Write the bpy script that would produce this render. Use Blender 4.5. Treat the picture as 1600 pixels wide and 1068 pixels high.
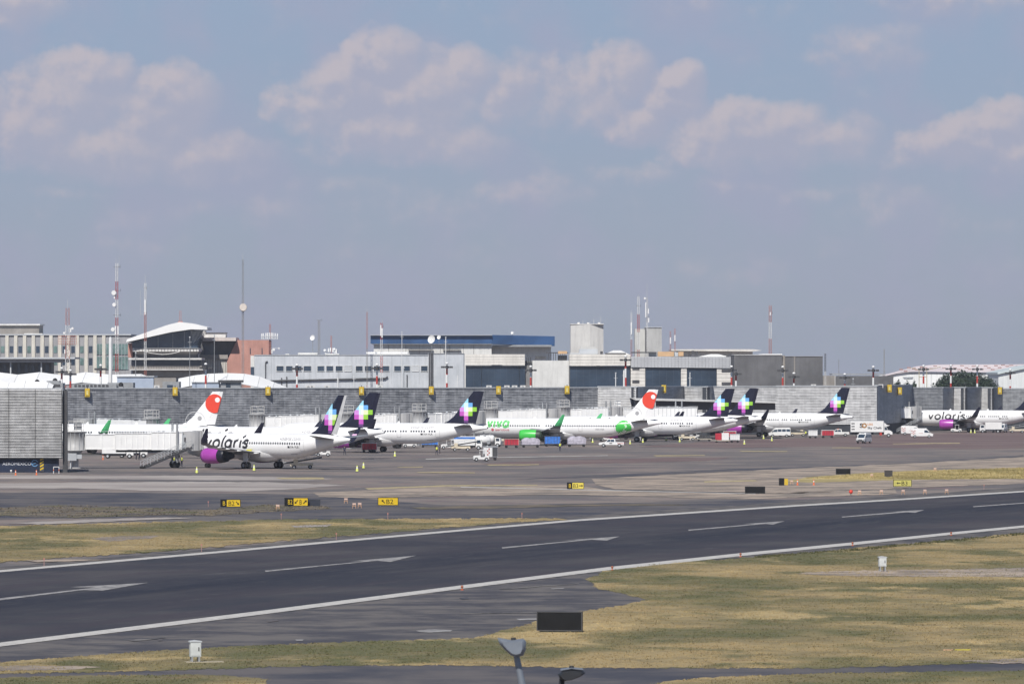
import bpy, bmesh, math, random
import numpy as np
from mathutils import Vector, Matrix
random.seed(7); rng = np.random.default_rng(11)
R = math.radians
for o in list(bpy.data.objects): bpy.data.objects.remove(o)
sc = bpy.context.scene; col = sc.collection

# ------------------------------------------------------------------ camera, sky, sun, exposure
CH, F, HY = 15.7, 9000.0, 582.0          # camera height (m), focal length and horizon row in photo pixels
cam = bpy.data.objects.new('camera', bpy.data.cameras.new('camera')); col.objects.link(cam); sc.camera = cam
cam.location = (0, 0, CH); cam.rotation_euler = (R(90) + math.atan((HY-534)/F), 0, 0)
cam.data.sensor_width = 36; cam.data.lens = F/1600*36
cam.data.clip_start = 1; cam.data.clip_end = 60000
cam.data.dof.use_dof = True; cam.data.dof.focus_distance = 1050; cam.data.dof.aperture_fstop = 7.1
SUN_AZ, SUN_EL = 15, 47                  # degrees left of straight behind the camera; height
sx_, sy_ = -math.sin(R(SUN_AZ)), -math.cos(R(SUN_AZ))
sdir = Vector((sx_*math.cos(R(SUN_EL)), sy_*math.cos(R(SUN_EL)), math.sin(R(SUN_EL))))
sl = bpy.data.lights.new('sun', 'SUN'); sl.energy = 4.6; sl.angle = R(0.5); sl.color = (1.0, 0.955, 0.89)
so = bpy.data.objects.new('sun', sl); col.objects.link(so); so.rotation_euler = sdir.to_track_quat('Z', 'Y').to_euler()
sc.view_settings.view_transform = 'Standard'; sc.view_settings.look = 'None'
sc.cycles.max_bounces = 6; sc.cycles.diffuse_bounces = 3; sc.cycles.adaptive_threshold = 0.015
sc.view_settings.exposure = 0.12; sc.view_settings.gamma = 1

class NT:
    """small helper to write node trees as expressions"""
    def __init__(s, nt): s.nt = nt
    def n(s, t, **kw):
        x = s.nt.nodes.new(t)
        for k, v in kw.items(): setattr(x, k, v)
        return x
    def put(s, sock, v):
        if hasattr(v, 'is_output') or isinstance(v, bpy.types.NodeSocket): s.nt.links.new(v, sock)
        else: sock.default_value = v
    def m(s, op, a, b=0.0, c=0.0, clamp=False):
        x = s.n('ShaderNodeMath', operation=op); x.use_clamp = clamp
        s.put(x.inputs[0], a); s.put(x.inputs[1], b); s.put(x.inputs[2], c); return x.outputs[0]
    def v(s, op, a, b=(0, 0, 0), c=(0, 0, 0)):
        x = s.n('ShaderNodeVectorMath', operation=op)
        s.put(x.inputs[0], a); s.put(x.inputs[1], b)
        if op == 'MULTIPLY_ADD': s.put(x.inputs[2], c)
        return x.outputs['Value'] if op in ('LENGTH', 'DOT_PRODUCT') else x.outputs[0]
    def mix(s, f, a, b, blend='MIX'):
        x = s.n('ShaderNodeMix', data_type='RGBA', blend_type=blend)
        s.put(x.inputs[0], f)
        for i, c in ((6, a), (7, b)):
            if isinstance(c, tuple) and len(c) == 3: c = (*c, 1)
            s.put(x.inputs[i], c)
        return x.outputs[2]
    def mr(s, val, a, b, c=0.0, d=1.0, smooth=True):
        x = s.n('ShaderNodeMapRange', interpolation_type='SMOOTHSTEP' if smooth else 'LINEAR')
        for i, q in enumerate((val, a, b, c, d)): s.put(x.inputs[i], q)
        return x.outputs[0]
    def noise(s, vec, scale, detail=4, rough=.55, dist=0.0):
        x = s.n('ShaderNodeTexNoise'); s.put(x.inputs['Vector'], vec)
        x.inputs['Scale'].default_value = scale; x.inputs['Detail'].default_value = detail
        x.inputs['Roughness'].default_value = rough; x.inputs['Distortion'].default_value = dist
        return x.outputs[0]

def srgb(r, g, b):
    f = lambda c: (c/255/12.92) if c/255 <= .04045 else ((c/255+.055)/1.055)**2.4
    return (f(r), f(g), f(b))

world = bpy.data.worlds.new('World'); sc.world = world; world.use_nodes = True
world.cycles.sampling_method = 'MANUAL'; world.cycles.sample_map_resolution = 256
wn = world.node_tree; wn.nodes.clear(); W = NT(wn)
sky = W.n('ShaderNodeTexSky', sky_type='NISHITA'); sky.sun_disc = False
sky.sun_elevation = R(SUN_EL); sky.sun_rotation = math.atan2(sx_, sy_)
sky.altitude = 2200; sky.air_density = 1.0; sky.dust_density = 1.5; sky.ozone_density = 1.5
bgN = W.n('ShaderNodeBackground'); wn.links.new(sky.outputs[0], bgN.inputs[0]); bgN.inputs[1].default_value = 0.085
# hazy band above the horizon with cumulus, laid out by compass direction and height angle
tc = W.n('ShaderNodeTexCoord'); sep = W.n('ShaderNodeSeparateXYZ'); wn.links.new(tc.outputs['Generated'], sep.inputs[0])
az = W.m('MULTIPLY', W.m('ARCTAN2', sep.outputs[0], sep.outputs[1]), 90.0)       # hundredths of the picture scale
el = W.m('MULTIPLY', W.m('ARCSINE', sep.outputs[2]), 90.0)
cmb = W.n('ShaderNodeCombineXYZ'); wn.links.new(az, cmb.inputs[0]); wn.links.new(el, cmb.inputs[1])
P0 = cmb.outputs[0]
blobs = [(110,150,95,62,1),(150,118,60,34,1),(60,200,80,70,.9),(270,155,66,52,1),(225,190,90,60,.9),(170,235,150,46,.95),(310,245,120,42,.75),(-20,180,40,50,.8),(380,250,60,26,.45),
 (600,100,62,56,1),(545,140,75,50,1),(490,165,66,42,.8),(660,150,90,64,1),(620,205,120,50,.9),(700,225,90,38,.8),(735,115,40,40,.9),(790,140,70,58,.7),(560,235,80,26,.5),(860,170,60,50,.55),
 (900,135,80,48,.8),(970,110,50,44,.95),(930,165,70,40,.7),(1062,128,38,36,1),(1050,165,50,32,.95),(1000,195,50,34,.9),(1110,215,80,44,.95),(1170,205,85,46,1),(1180,240,90,26,.8),(1290,215,80,42,.8),(1240,190,60,34,.7),(1340,235,60,24,.45),
 (1560,200,60,44,1),(1520,225,90,40,.9),(1460,235,60,28,.8),(1600,240,80,40,.8),(1420,250,50,18,.5),(1350,75,100,38,.5),(1400,50,50,26,.4),(25,12,75,34,.8),(1500,0,120,26,.55),(1090,5,60,20,.3),
 (850,298,84,25,0.52),(770,310,84,23,0.46),(650,325,132,34,0.42),(420,330,96,29,0.34),(215,340,72,25,0.37),(240,392,84,27,0.34),(1380,322,79,34,0.49),(1270,300,72,18,0.42),(1530,350,72,25,0.34),(1140,290,72,16,0.34),(1000,272,72,20,0.49),(760,395,60,23,0.33),(1130,425,144,27,0.34),(520,290,96,20,0.34),(120,300,96,16,0.34),(560,400,192,23,0.23),(1530,430,96,27,0.29)]
def cloud_group():
    g = bpy.data.node_groups.new('cloud_density', 'ShaderNodeTree')
    g.interface.new_socket('P', in_out='INPUT', socket_type='NodeSocketVector')
    g.interface.new_socket('D', in_out='OUTPUT', socket_type='NodeSocketFloat')
    G = NT(g); gi = G.n('NodeGroupInput'); go = G.n('NodeGroupOutput'); P = gi.outputs[0]
    w = G.n('ShaderNodeTexNoise'); g.links.new(P, w.inputs['Vector']); w.inputs['Scale'].default_value = 1.7; w.inputs['Detail'].default_value = 8; w.inputs['Roughness'].default_value = .56
    Q = G.v('ADD', P, G.v('MULTIPLY', G.v('SUBTRACT', w.outputs[1], (.5, .5, .5)), (.62, .50, 0)))
    f = None
    for cx, cy, rx, ry, am in blobs:
        X, Y = (cx-800)/100, (HY-cy)/100; ax, ay = 100/(rx*1.30), 100/(ry*1.28)
        l = G.v('LENGTH', G.v('MULTIPLY_ADD', Q, (ax, ay, 0), (-X*ax, -Y*ay, 0)))
        t = G.m('MULTIPLY', G.m('SQRT', G.m('SUBTRACT', 1.0, l, clamp=True)), am)
        f = t if f is None else G.m('SMOOTH_MAX', f, t, .14)
    f = G.m('ADD', f, G.m('MULTIPLY', G.m('SUBTRACT', w.outputs[0], .5), .9))
    g.links.new(f, go.inputs[0]); return g
cg = cloud_group()
def dens(p):
    x = W.n('ShaderNodeGroup'); x.node_tree = cg; wn.links.new(p, x.inputs[0]); return x.outputs[0]
d0 = dens(P0); d1 = dens(W.v('ADD', P0, (-.10, .16, 0)))
cover = W.mr(d0, .10, .70)
lit = W.mr(W.m('ADD', W.m('SUBTRACT', d0, d1), W.m('MULTIPLY', W.m('SUBTRACT', W.noise(W.v('ADD', P0, (7, 3, 0)), .9, 5, .55), .5), .35)), -.16, .34)
soft = W.noise(P0, .55, 3, .5)
grad = W.mr(el, 0.0, 6.2)
base = W.mix(grad, srgb(160, 168, 183), srgb(150, 168, 193))
base = W.mix(W.m('MULTIPLY', W.mr(soft, .4, .66), .5), base, srgb(165, 166, 190))
ccol = W.mix(lit, srgb(168, 171, 190), srgb(192, 185, 193))
hazy = W.mr(el, .6, 4.2, .55, .88)
skyc = W.mix(W.m('MULTIPLY', cover, hazy), base, ccol)
bgC = W.n('ShaderNodeBackground'); wn.links.new(skyc, bgC.inputs[0]); bgC.inputs[1].default_value = 0.93
mxs = W.n('ShaderNodeMixShader'); wn.links.new(W.mr(el, 8.0, 26.0), mxs.inputs[0])
wn.links.new(bgC.outputs[0], mxs.inputs[1]); wn.links.new(bgN.outputs[0], mxs.inputs[2])
wo = W.n('ShaderNodeOutputWorld'); wn.links.new(mxs.outputs[0], wo.inputs[0])

# ------------------------------------------------------------------ helpers
def G_(px, py):                      # photo pixel -> point on flat ground
    s = (py-HY)/CH; return ((px-800)/s, F/s)
def A_(px, py, D):                   # photo pixel at a distance -> x, z
    return ((px-800)*D/F, CH+(HY-py)*D/F)
MATS = {}
def mat(name, c, rough=.6, metal=0.0, var=.12, scale=.6, spec=.4, bump=0.0, c2=None, emis=None):
    if name in MATS: return MATS[name]
    m = bpy.data.materials.new(name); m.use_nodes = True; nt = m.node_tree; N = NT(nt)
    b = nt.nodes['Principled BSDF']; t = N.n('ShaderNodeTexCoord'); ob = t.outputs['Object']
    nz = N.noise(ob, scale, 5, .6)
    lo = tuple(x*(1-var) for x in c); hi = tuple(min(1, x*(1+var)) for x in (c2 or c))
    cc = N.mix(N.mr(nz, .3, .7), lo, hi)
    if rough >= .7 and scale <= .35:
        vs_ = N.noise(N.v('MULTIPLY', ob, (1, 1, .12)), .9, 6, .7); cc = N.mix(N.mr(vs_, .42, .72, 0, .45), cc, tuple(x*.62 for x in c)); cc = N.mix(N.mr(N.noise(N.v('MULTIPLY', ob, (.3, .3, 1)), .5, 5, .7), .55, .75, 0, .35), cc, tuple(x*.7 for x in c))
    nt.links.new(cc, b.inputs['Base Color'])
    b.inputs['Roughness'].default_value = rough; b.inputs['Metallic'].default_value = metal
    b.inputs['Specular IOR Level'].default_value = spec
    if bump:
        bp = N.n('ShaderNodeBump'); bp.inputs['Strength'].default_value = bump; nt.links.new(nz, bp.inputs['Height']); nt.links.new(bp.outputs[0], b.inputs['Normal'])
    MATS[name] = m; return m

class MB:
    """collects shapes, builds ONE mesh object"""
    def __init__(s): s.v = []; s.f = []; s.mi = []; s.sm = []
    def add(s, vs, fs, mi=0, smooth=False):
        k = len(s.v); s.v += [tuple(p) for p in vs]
        for f in fs: s.f.append(tuple(i+k for i in f)); s.mi.append(mi); s.sm.append(smooth)
    def box(s, x0, x1, y0, y1, z0, z1, mi=0):
        s.add([(x0,y0,z0),(x1,y0,z0),(x1,y1,z0),(x0,y1,z0),(x0,y0,z1),(x1,y0,z1),(x1,y1,z1),(x0,y1,z1)],
              [(0,3,2,1),(4,5,6,7),(0,1,5,4),(1,2,6,5),(2,3,7,6),(3,0,4,7)], mi)
    def prism(s, poly, y0, y1, mi=0, axis='y'):      # poly of (x,z) extruded along y (or (x,y) along z, or (y,z) along x)
        n = len(poly)
        P = {'y': lambda a, b, c: (a, c, b), 'z': lambda a, b, c: (a, b, c), 'x': lambda a, b, c: (c, a, b)}[axis]
        vs = [P(a, b, y0) for a, b in poly]+[P(a, b, y1) for a, b in poly]
        s.add(vs, [tuple(range(n)), tuple(range(2*n-1, n-1, -1))]+[(i, i+n, (i+1) % n+n, (i+1) % n) for i in range(n)], mi)
    def cyl(s, p, q, r, r2=None, n=10, mi=0, smooth=True, cap=True):
        p, q = Vector(p), Vector(q); r2 = r if r2 is None else r2
        d = (q-p); 
        if d.length < 1e-6: return
        d.normalize(); a = d.orthogonal().normalized(); b = d.cross(a)
        vs = []
        for c, rr in ((p, r), (q, r2)):
            for i in range(n):
                t = 2*math.pi*i/n; vs.append(c+a*math.cos(t)*rr+b*math.sin(t)*rr)
        s.add(vs, [(i, (i+1) % n, (i+1) % n+n, i+n) for i in range(n)], mi, smooth)
        if cap: s.add(vs, [tuple(range(n-1, -1, -1)), tuple(range(n, 2*n))], mi)
    def lathe(s, prof, origin=(0,0,0), axis='z', n=20, mi=0, smooth=True, sy=1.0):   # prof: (r, h)
        vs = []
        for r, h in prof:
            for i in range(n):
                t = 2*math.pi*i/n; a, b = r*math.cos(t), r*math.sin(t)*sy
                p = (a, b, h) if axis == 'z' else (h, a, b)
                vs.append((p[0]+origin[0], p[1]+origin[1], p[2]+origin[2]))
        fs = [(j*n+i, j*n+(i+1) % n, (j+1)*n+(i+1) % n, (j+1)*n+i) for j in range(len(prof)-1) for i in range(n)]
        s.add(vs, fs, mi, smooth)
    def ball(s, c, r, n=12, mi=0, sz=1.0):
        s.lathe([(r*math.sin(math.pi*k/(n//2)), -r*sz*math.cos(math.pi*k/(n//2))) for k in range(n//2+1)], c, 'z', n, mi)
    def build(s, name, mats, parent=None, loc=None, rz=None, label=None):
        me = bpy.data.meshes.new(name); me.from_pydata(s.v, [], s.f)
        mats = mats if isinstance(mats, (list, tuple)) else [mats]
        for m in mats: me.materials.append(m)
        me.polygons.foreach_set('material_index', s.mi); me.polygons.foreach_set('use_smooth', s.sm); me.validate(); me.update()
        bm = bmesh.new(); bm.from_mesh(me); bmesh.ops.recalc_face_normals(bm, faces=bm.faces); bm.to_mesh(me); bm.free()
        o = bpy.data.objects.new(name, me); col.objects.link(o)
        if parent is not None: o.parent = parent
        if loc is not None: o.location = loc
        if rz is not None: o.rotation_euler.z = rz
        if label: o['label'] = label
        return o
def tag(o, label, cat, group=None):
    o['label'] = label; o['category'] = cat
    if group: o['group'] = group
    return o
def thing(name, label, cat, loc=(0,0,0), rz=0.0, group=None):
    o = bpy.data.objects.new(name, None); col.objects.link(o); o.empty_display_size = .5
    o.location = loc; o.rotation_euler = (0, 0, rz); return tag(o, label, cat, group)
KIDS = {}
def kids(o): return [c for c in bpy.data.objects if c.parent == o]
def dup(root, loc, rz, label, group=None):
    def cp(o, par):
        c = o.copy(); col.objects.link(c)
        if par is not None: c.parent = par
        for ch in kids(o): cp(ch, c)
        return c
    r = cp(root, None); r.location = loc; r.rotation_euler = (0, 0, rz); r['label'] = label
    if group: r['group'] = group
    return r
def text2d(body, size=1.0, shear=0.0, bold=0.0, space=1.0):
    cu = bpy.data.curves.new('tmp', 'FONT'); cu.body = body; cu.size = size; cu.shear = shear; cu.offset = bold; cu.space_character = space; cu.resolution_u = 4
    o = bpy.data.objects.new('tmp', cu); col.objects.link(o)
    dg = bpy.context.evaluated_depsgraph_get(); dg.update()
    me = bpy.data.meshes.new_from_object(o.evaluated_get(dg)); bpy.data.objects.remove(o)
    vs = [(v.co.x, v.co.y) for v in me.vertices]; fs = [tuple(p.vertices) for p in me.polygons]
    bpy.data.meshes.remove(me); bpy.data.curves.remove(cu)
    if not vs: return [], [], 0
    x0 = min(v[0] for v in vs); x1 = max(v[0] for v in vs)
    return [(a-x0, b) for a, b in vs], fs, x1-x0
def flat_text(body, x0, z0, y, width=None, height=.5, **kw):   # in the x-z plane, facing -y
    vs, fs, w = text2d(body, height/.72, **kw); k = (width/w) if width else 1
    m = MB(); m.add([(x0+a*k, y, z0+b) for a, b in vs], fs); return m

# ------------------------------------------------------------------ ground materials
def ground_mat(name, build):
    m = bpy.data.materials.new(name); m.use_nodes = True; N = NT(m.node_tree); b = m.node_tree.nodes['Principled BSDF']
    g = N.n('ShaderNodeNewGeometry'); c, rough = build(N, g.outputs['Position'])
    m.node_tree.links.new(c, b.inputs['Base Color']); b.inputs['Roughness'].default_value = rough; b.inputs['Specular IOR Level'].default_value = .15
    MATS[name] = m; return m
def runway_c(N, P):
    al = N.v('DOT_PRODUCT', P, (.305, .952, 0)); ac = N.v('DOT_PRODUCT', N.v('SUBTRACT', P, (-29.5, 331.7, 0)), (-.952, .305, 0))
    cb = N.n('ShaderNodeCombineXYZ'); N.put(cb.inputs[0], N.m('MULTIPLY', al, .03)); N.put(cb.inputs[1], N.m('MULTIPLY', ac, .30)); S = cb.outputs[0]
    big = N.noise(P, .045, 5, .6); st = N.noise(S, 1.0, 5, .65); st2 = N.noise(N.v('MULTIPLY', S, (4, 3, 1)), 1.0, 5, .7); fine = N.noise(P, 1.1, 5, .7)
    c = N.mix(N.mr(big, .38, .62), (.044, .046, .058), (.082, .078, .082))
    c = N.mix(N.mr(st, .42, .64, 0, .85), c, (.062, .055, .066))
    rub = N.m('SUBTRACT', 1.0, N.m('ABSOLUTE', N.m('DIVIDE', N.m('SUBTRACT', ac, 22), 13)), clamp=True)
    c = N.mix(N.m('MULTIPLY', rub, N.mr(st, .3, .6, .35, .95)), c, (.024, .028, .042))
    c = N.mix(N.mr(st2, .56, .74, 0, .6), c, (.125, .12, .118)); c = N.mix(N.mr(N.noise(N.v('ADD', S, (9, 4, 0)), 2.0, 4, .6), .58, .72, 0, .6), c, (.035, .036, .05))
    c = N.mix(N.mr(fine, .45, .8, 0, .35), c, (.11, .10, .095)); return N.mix(1.0, c, (.82, .82, .84), 'MULTIPLY'), .85
def apron_c(N, P):
    a = N.noise(P, .035, 5, .6); b = N.noise(N.v('ADD', P, (31, 7, 0)), .11, 5, .65); d = N.noise(N.v('ADD', P, (300, 70, 0)), .16, 5, .7); e = N.noise(N.v('ADD', P, (90, 900, 0)), .09, 5, .65); f = N.noise(P, .7, 5, .75)
    c = N.mix(N.mr(a, .40, .60), (.122, .113, .112), (.215, .180, .160))
    c = N.mix(N.mr(b, .50, .66, 0, .8), c, (.105, .103, .115))
    c = N.mix(N.mr(e, .56, .68, 0, .75), c, (.175, .115, .120))
    c = N.mix(N.mr(d, .60, .72, 0, .8), c, (.30, .26, .22))
    c = N.mix(N.mr(N.noise(N.v('ADD', P, (700, 20, 0)), .13, 5, .6), .58, .70, 0, .8), c, (.078, .080, .095))
    c = N.mix(N.mr(N.noise(N.v('MULTIPLY', N.v('ADD', P, (90, 0, 0)), (.5, 1, 1)), .3, 5, .7), .64, .74, 0, .8), c, (.36, .33, .29))
    return N.mix(N.mr(f, .45, .8, 0, .35), c, (.24, .22, .21)), .85
def grass_c(N, P):
    a = N.noise(N.v('MULTIPLY', P, (.55, .30, 1)), .085, 4, .6); b = N.noise(N.v('ADD', P, (57, 33, 0)), .12, 5, .65); f = N.noise(P, .9, 6, .75); q = N.noise(P, 4.0, 3, .7)
    c = N.mix(N.mr(a, .42, .58), (.085, .092, .042), (.31, .235, .120))
    c = N.mix(N.mr(b, .48, .62, 0, .75), c, (.175, .145, .080))
    c = N.mix(N.mr(N.noise(N.v('MULTIPLY', N.v('ADD', P, (400, 10, 0)), (.8, .4, 1)), .11, 5, .6), .54, .64, 0, .85), c, (.42, .32, .165))
    c = N.mix(N.mr(N.noise(N.v('MULTIPLY', N.v('ADD', P, (10, 500, 0)), (.8, .5, 1)), .13, 5, .6), .55, .66, 0, .85), c, (.062, .074, .032))
    c = N.mix(N.mr(N.noise(N.v('ADD', P, (810, 50, 0)), .2, 5, .7), .60, .72, 0, .8), c, (.165, .115, .075))
    c = N.mix(N.mr(f, .46, .72, 0, .75), c, (.13, .10, .062))
    return N.mix(N.mr(q, .3, .7, 0, .25), c, (.30, .26, .15)), .95
def soil_c(N, P):
    a = N.noise(P, .12, 6, .68); f = N.noise(P, 1.2, 5, .7)
    c = N.mix(N.mr(a, .40, .60), (.17, .145, .13), (.37, .30, .245))
    c = N.mix(N.mr(N.noise(P, .09, 5, .6), .52, .66, 0, .8), c, (.12, .11, .105))
    return N.mix(N.mr(f, .4, .8, 0, .5), c, (.42, .37, .28)), .95
def dry_c(N, P):
    a = N.noise(N.v('MULTIPLY', P, (.6, .3, 1)), .12, 6, .65)
    c = N.mix(N.mr(a, .38, .62), (.24, .20, .085), (.42, .34, .165))
    return N.mix(N.mr(N.noise(P, .8, 5, .7), .45, .8, 0, .5), c, (.16, .13, .08)), .95
def weed_c(N, P):
    a = N.noise(P, .25, 6, .65); c = N.mix(N.mr(a, .40, .60), (.085, .078, .075), (.175, .145, .105))
    return N.mix(N.mr(N.noise(P, .12, 4, .6), .5, .66, 0, .8), c, (.10, .10, .05)), .95
def conc_c(N, P):
    a = N.noise(N.v('MULTIPLY', P, (.3, .6, 1)), .10, 6, .65)
    c = N.mix(N.mr(a, .36, .62), (.23, .205, .195), (.38, .345, .32))
    return N.mix(N.mr(N.noise(N.v('MULTIPLY', P, (.2, .8, 1)), .3, 5, .7), .5, .75, 0, .7), c, (.16, .15, .15)), .9
def red_c(N, P):
    a = N.noise(N.v('MULTIPLY', P, (.25, .5, 1)), .12, 6, .65)
    c = N.mix(N.mr(a, .38, .62), (.130, .088, .088), (.185, .140, .130))
    return N.mix(N.mr(N.noise(N.v('MULTIPLY', P, (.2, .9, 1)), .3, 5, .7), .48, .7, 0, .8), c, (.13, .12, .125)), .9
def paint_c(N, P):
    a = N.noise(P, 1.5, 6, .75)
    return N.mix(N.mr(a, .40, .66, 0, .45), (.50, .485, .46), (.17, .165, .165)), .8
def dark_c(N, P):
    a = N.noise(P, .09, 6, .65)
    return N.mix(N.mr(N.noise(P, .5, 5, .7), .5, .8, 0, .4), N.mix(N.mr(a, .38, .62), (.055, .057, .072), (.118, .108, .108)), (.16, .15, .14)), .85
MR, MA, MG, MS, MD, MW, MC, MRD, MP, MK = [ground_mat(n, f) for n, f in (('runway_asphalt', runway_c), ('apron_asphalt', apron_c), ('grass_ground', grass_c), ('bare_soil', soil_c), ('dry_grass', dry_c), ('weedy_soil', weed_c), ('worn_concrete', conc_c), ('reddish_apron', red_c), ('worn_white_paint', paint_c), ('dark_taxiway', dark_c))]

MF = ground_mat('faded_arrow_paint', lambda N, P: (N.mix(N.mr(N.noise(P, .8, 6, .75), .38, .66), (.34, .33, .325), (.13, .13, .135)), .85))
MFF = ground_mat('very_faded_paint', lambda N, P: (N.mix(N.mr(N.noise(P, .6, 6, .75), .42, .58), (.20, .19, .18), (.085, .083, .088)), .85))
def rag(poly, amp=.6, step=14):      # ragged edge in picture rows, then onto the ground
    out = []
    n = len(poly)
    for i in range(n):
        a, b = poly[i], poly[(i+1) % n]; L = max(abs(a[0]-b[0]), 1); k = max(1, int(L/step))
        for j in range(k):
            t = j/k; x = a[0]+(b[0]-a[0])*t; y = a[1]+(b[1]-a[1])*t
            out.append((x+random.uniform(-3, 3)*amp, y+random.uniform(-1, 1)*amp) if amp else (x, y))
    return out
def sheet(name, poly, z, m, amp=.6, step=14):
    pts = [G_(*p) for p in (rag(poly, amp, step) if amp else poly)]
    mb = MB(); mb.add([(x, y, z) for x, y in pts], [tuple(range(len(pts)))])
    o = mb.build(name, m); 
    bm = bmesh.new(); bm.from_mesh(o.data); bmesh.ops.triangulate(bm, faces=bm.faces)
    for f in bm.faces:
        if f.normal.z < 0: f.normal_flip()
    bm.to_mesh(o.data); bm.free(); o['kind'] = 'structure'; return o
g = MB(); g.add([(-9000, -500, 0), (9000, -500, 0), (9000, 22000, 0), (-9000, 22000, 0)], [(0, 1, 2, 3)]); o = g.build('ground', MS); o['kind'] = 'structure'
g = MB(); g.add([(-500, 60, .03), (500, 60, .03), (500, 3000, .03), (-500, 3000, .03)], [(0, 1, 2, 3)]); o = g.build('apron', MA); o['kind'] = 'structure'
NEAR = [(-60,1016),(0,1008),(400,959),(720,918),(950,889),(1157,867),(1332,850),(1486,834),(1600,823),(1680,816)]
FAR = [(-60,899),(0,893),(320,865),(720,829),(905,813),(1040,804),(1250,790),(1400,781),(1600,768),(1680,762)]
off = lambda L, d: [(x, y+d) for x, y in L]
sheet('runway_shoulder', off(FAR, -7)+off(NEAR, 14)[::-1], .045, ground_mat('shoulder_asphalt', lambda N, P: (N.mix(N.mr(N.noise(P, .25, 6, .68), .40, .62), (.06, .06, .067), (.16, .145, .135)), .9)), .3, 40)
sheet('runway', off(FAR, 0)+off(NEAR, 0)[::-1], .06, MR, 0)
# nearer pavement of the turn-off and the service road along the bottom
sheet('exit_taxiway', [(-60,1022),(0,1012),(400,963),(720,922),(918,897),(1040,900),(1060,940),(900,975),(700,1010),(300,1030),(-60,1045)], .05, ground_mat('exit_asphalt', lambda N, P: (N.mix(N.mr(N.noise(P, .16, 6, .68), .40, .62), (.062, .061, .072), (.135, .125, .120)), .9)), 0)
def line(name, pts, w0, w1, z=.075):
    n = len(pts)-1
    up = [(x, y-(w0+(w1-w0)*i/n)/2) for i, (x, y) in enumerate(pts)]; dn = [(x, y+(w0+(w1-w0)*i/n)/2) for i, (x, y) in enumerate(pts)]
    return sheet(name, up+dn[::-1], z, MP, 0)
line('runway_edge_line', NEAR, 6.6, 3.1); line('runway_edge_line', FAR, 3.2, 2.0)
for P in ([(-60,943),(0,935.5),(150,918.5),(110,918),(232,911),(160,923.5),(130,922.5),(0,938.5),(-60,946)],
          [(414,892),(570,877.5),(548,877.5),(650,868.5),(610,878.5),(590,876.5),(415,894)],
          [(784,855.5),(905,844.5),(880,845),(968,838.5),(948,845),(925,843.5),(785,857.5)],
          [(1075,828),(1180,819),(1160,819.2),(1226,814.5),(1208,819.8),(1195,819),(1076,829.6)],
          [(1315,807.5),(1410,799.5),(1390,799.8),(1444,797),(1430,801.5),(1418,800.6),(1316,808.8)],
          [(1520,791.3),(1600,785.5),(1600,786.8),(1521,792.6)]):
    sheet('runway_arrow', P, .075, MF, 0)
# left-over worn lines on the turn-off
for P, mm in (([(780,921),(905,912),(905,912.7),(780,922)], MFF), ([(860,920),(880,919.2),(882,920.6),(862,921.6)], MF), ([(650,986),(680,984),(707,985.5),(705,987.5),(670,989),(655,988)], MF), ([(720,958.5),(845,957),(845,957.8),(720,959.5)], MFF), ([(806,967.5),(846,966.8),(850,969.5),(812,970)], MF), ([(462,1000),(475,999.5),(474,1001.5),(463,1002)], MF), ([(200,1001),(260,996),(262,997),(210,1003)], MFF)):
    sheet('worn_pavement_line', P, .078, mm, .3, 10)
for P in ([(415,969),(430,967.5),(436,971),(420,973.5)], [(718,935),(731,934),(733,937),(722,938)], [(245,1000),(254,999),(253,1002),(247,1002.5)]):
    sheet('tar_patch', P, .078, MK, .4, 6)
GN1 = [(1700,826),(1600,833),(1480,845),(1350,856),(1240,866),(1150,873),(1070,878),(1010,883),(945,893),(918,905),(930,919),(985,930),(1012,938),(975,946),(900,958),(840,972),(780,988),(740,998),(600,1002),(430,1008),(250,1017),(130,1026),(0,1036),(-60,1040),(-60,1055),(0,1053),(120,1052),(330,1046),(480,1041),(700,1040),(900,1044),(1280,1045),(1500,1038),(1700,1034)]
GN2 = [(1700,1048),(1450,1050),(1280,1053),(1090,1060),(1010,1071),(1200,1120),(1700,1120)]
GN3 = [(-60,1062),(0,1060),(150,1056),(330,1055),(420,1062),(390,1090),(-60,1090)]
GM = [(-60,826),(0,822),(250,816),(450,812),(620,811),(860,810),(885,812),(800,816.5),(600,833),(480,842),(240,863),(60,874),(-60,884)]
sheet('service_road', [(-60,1040),(400,1030),(1700,1025),(1700,1120),(-60,1120)], .055, MK, 0)
sheet('near_grass_verge', GN1, .07, MG, 1.5, 6); sheet('near_grass_verge', GN2, .07, MG, 1.2, 9); sheet('near_grass_verge', GN3, .07, MG, 1.2, 9)
sheet('middle_grass_verge', GM, .07, MG, 1.3, 7)
sheet('bare_soil_patch', [(1240,897),(1300,893),(1480,890),(1700,886),(1700,903),(1500,902),(1330,901)], .085, MS, .8, 8)
sheet('bare_soil_patch', [(1500,1034),(1600,1029),(1700,1028),(1700,1037),(1560,1038)], .085, MS, .8, 8)
sheet('bare_soil_patch', [(-60,1043),(60,1041),(160,1043),(110,1048),(-60,1050)], .085, MS, .8, 8)
sheet('taxiway', [(-60,770),(0,770),(200,769.5),(400,771),(560,778),(700,790),(1000,785),(1400,777),(1600,764),(1700,757),(1700,768),(1400,782),(1040,803),(700,829),(560,822),(350,806),(0,812),(-60,814)], .04, MK, .4, 20)
sheet('weed_strip', [(-60,794),(0,793),(90,790),(150,791),(320,797),(420,789),(500,790),(520,795),(420,800),(330,806),(250,805),(120,809),(0,806),(-60,808)], .07, MW, .8, 9)
sheet('bare_soil_patch', [(10,818),(150,812),(260,809),(300,810),(180,815),(60,820)], .085, MC, .4, 9)
sheet('bare_soil_patch', [(40,876),(120,874.2),(170,875),(110,877.5),(60,879)], .085, MS, .3, 9)
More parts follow.
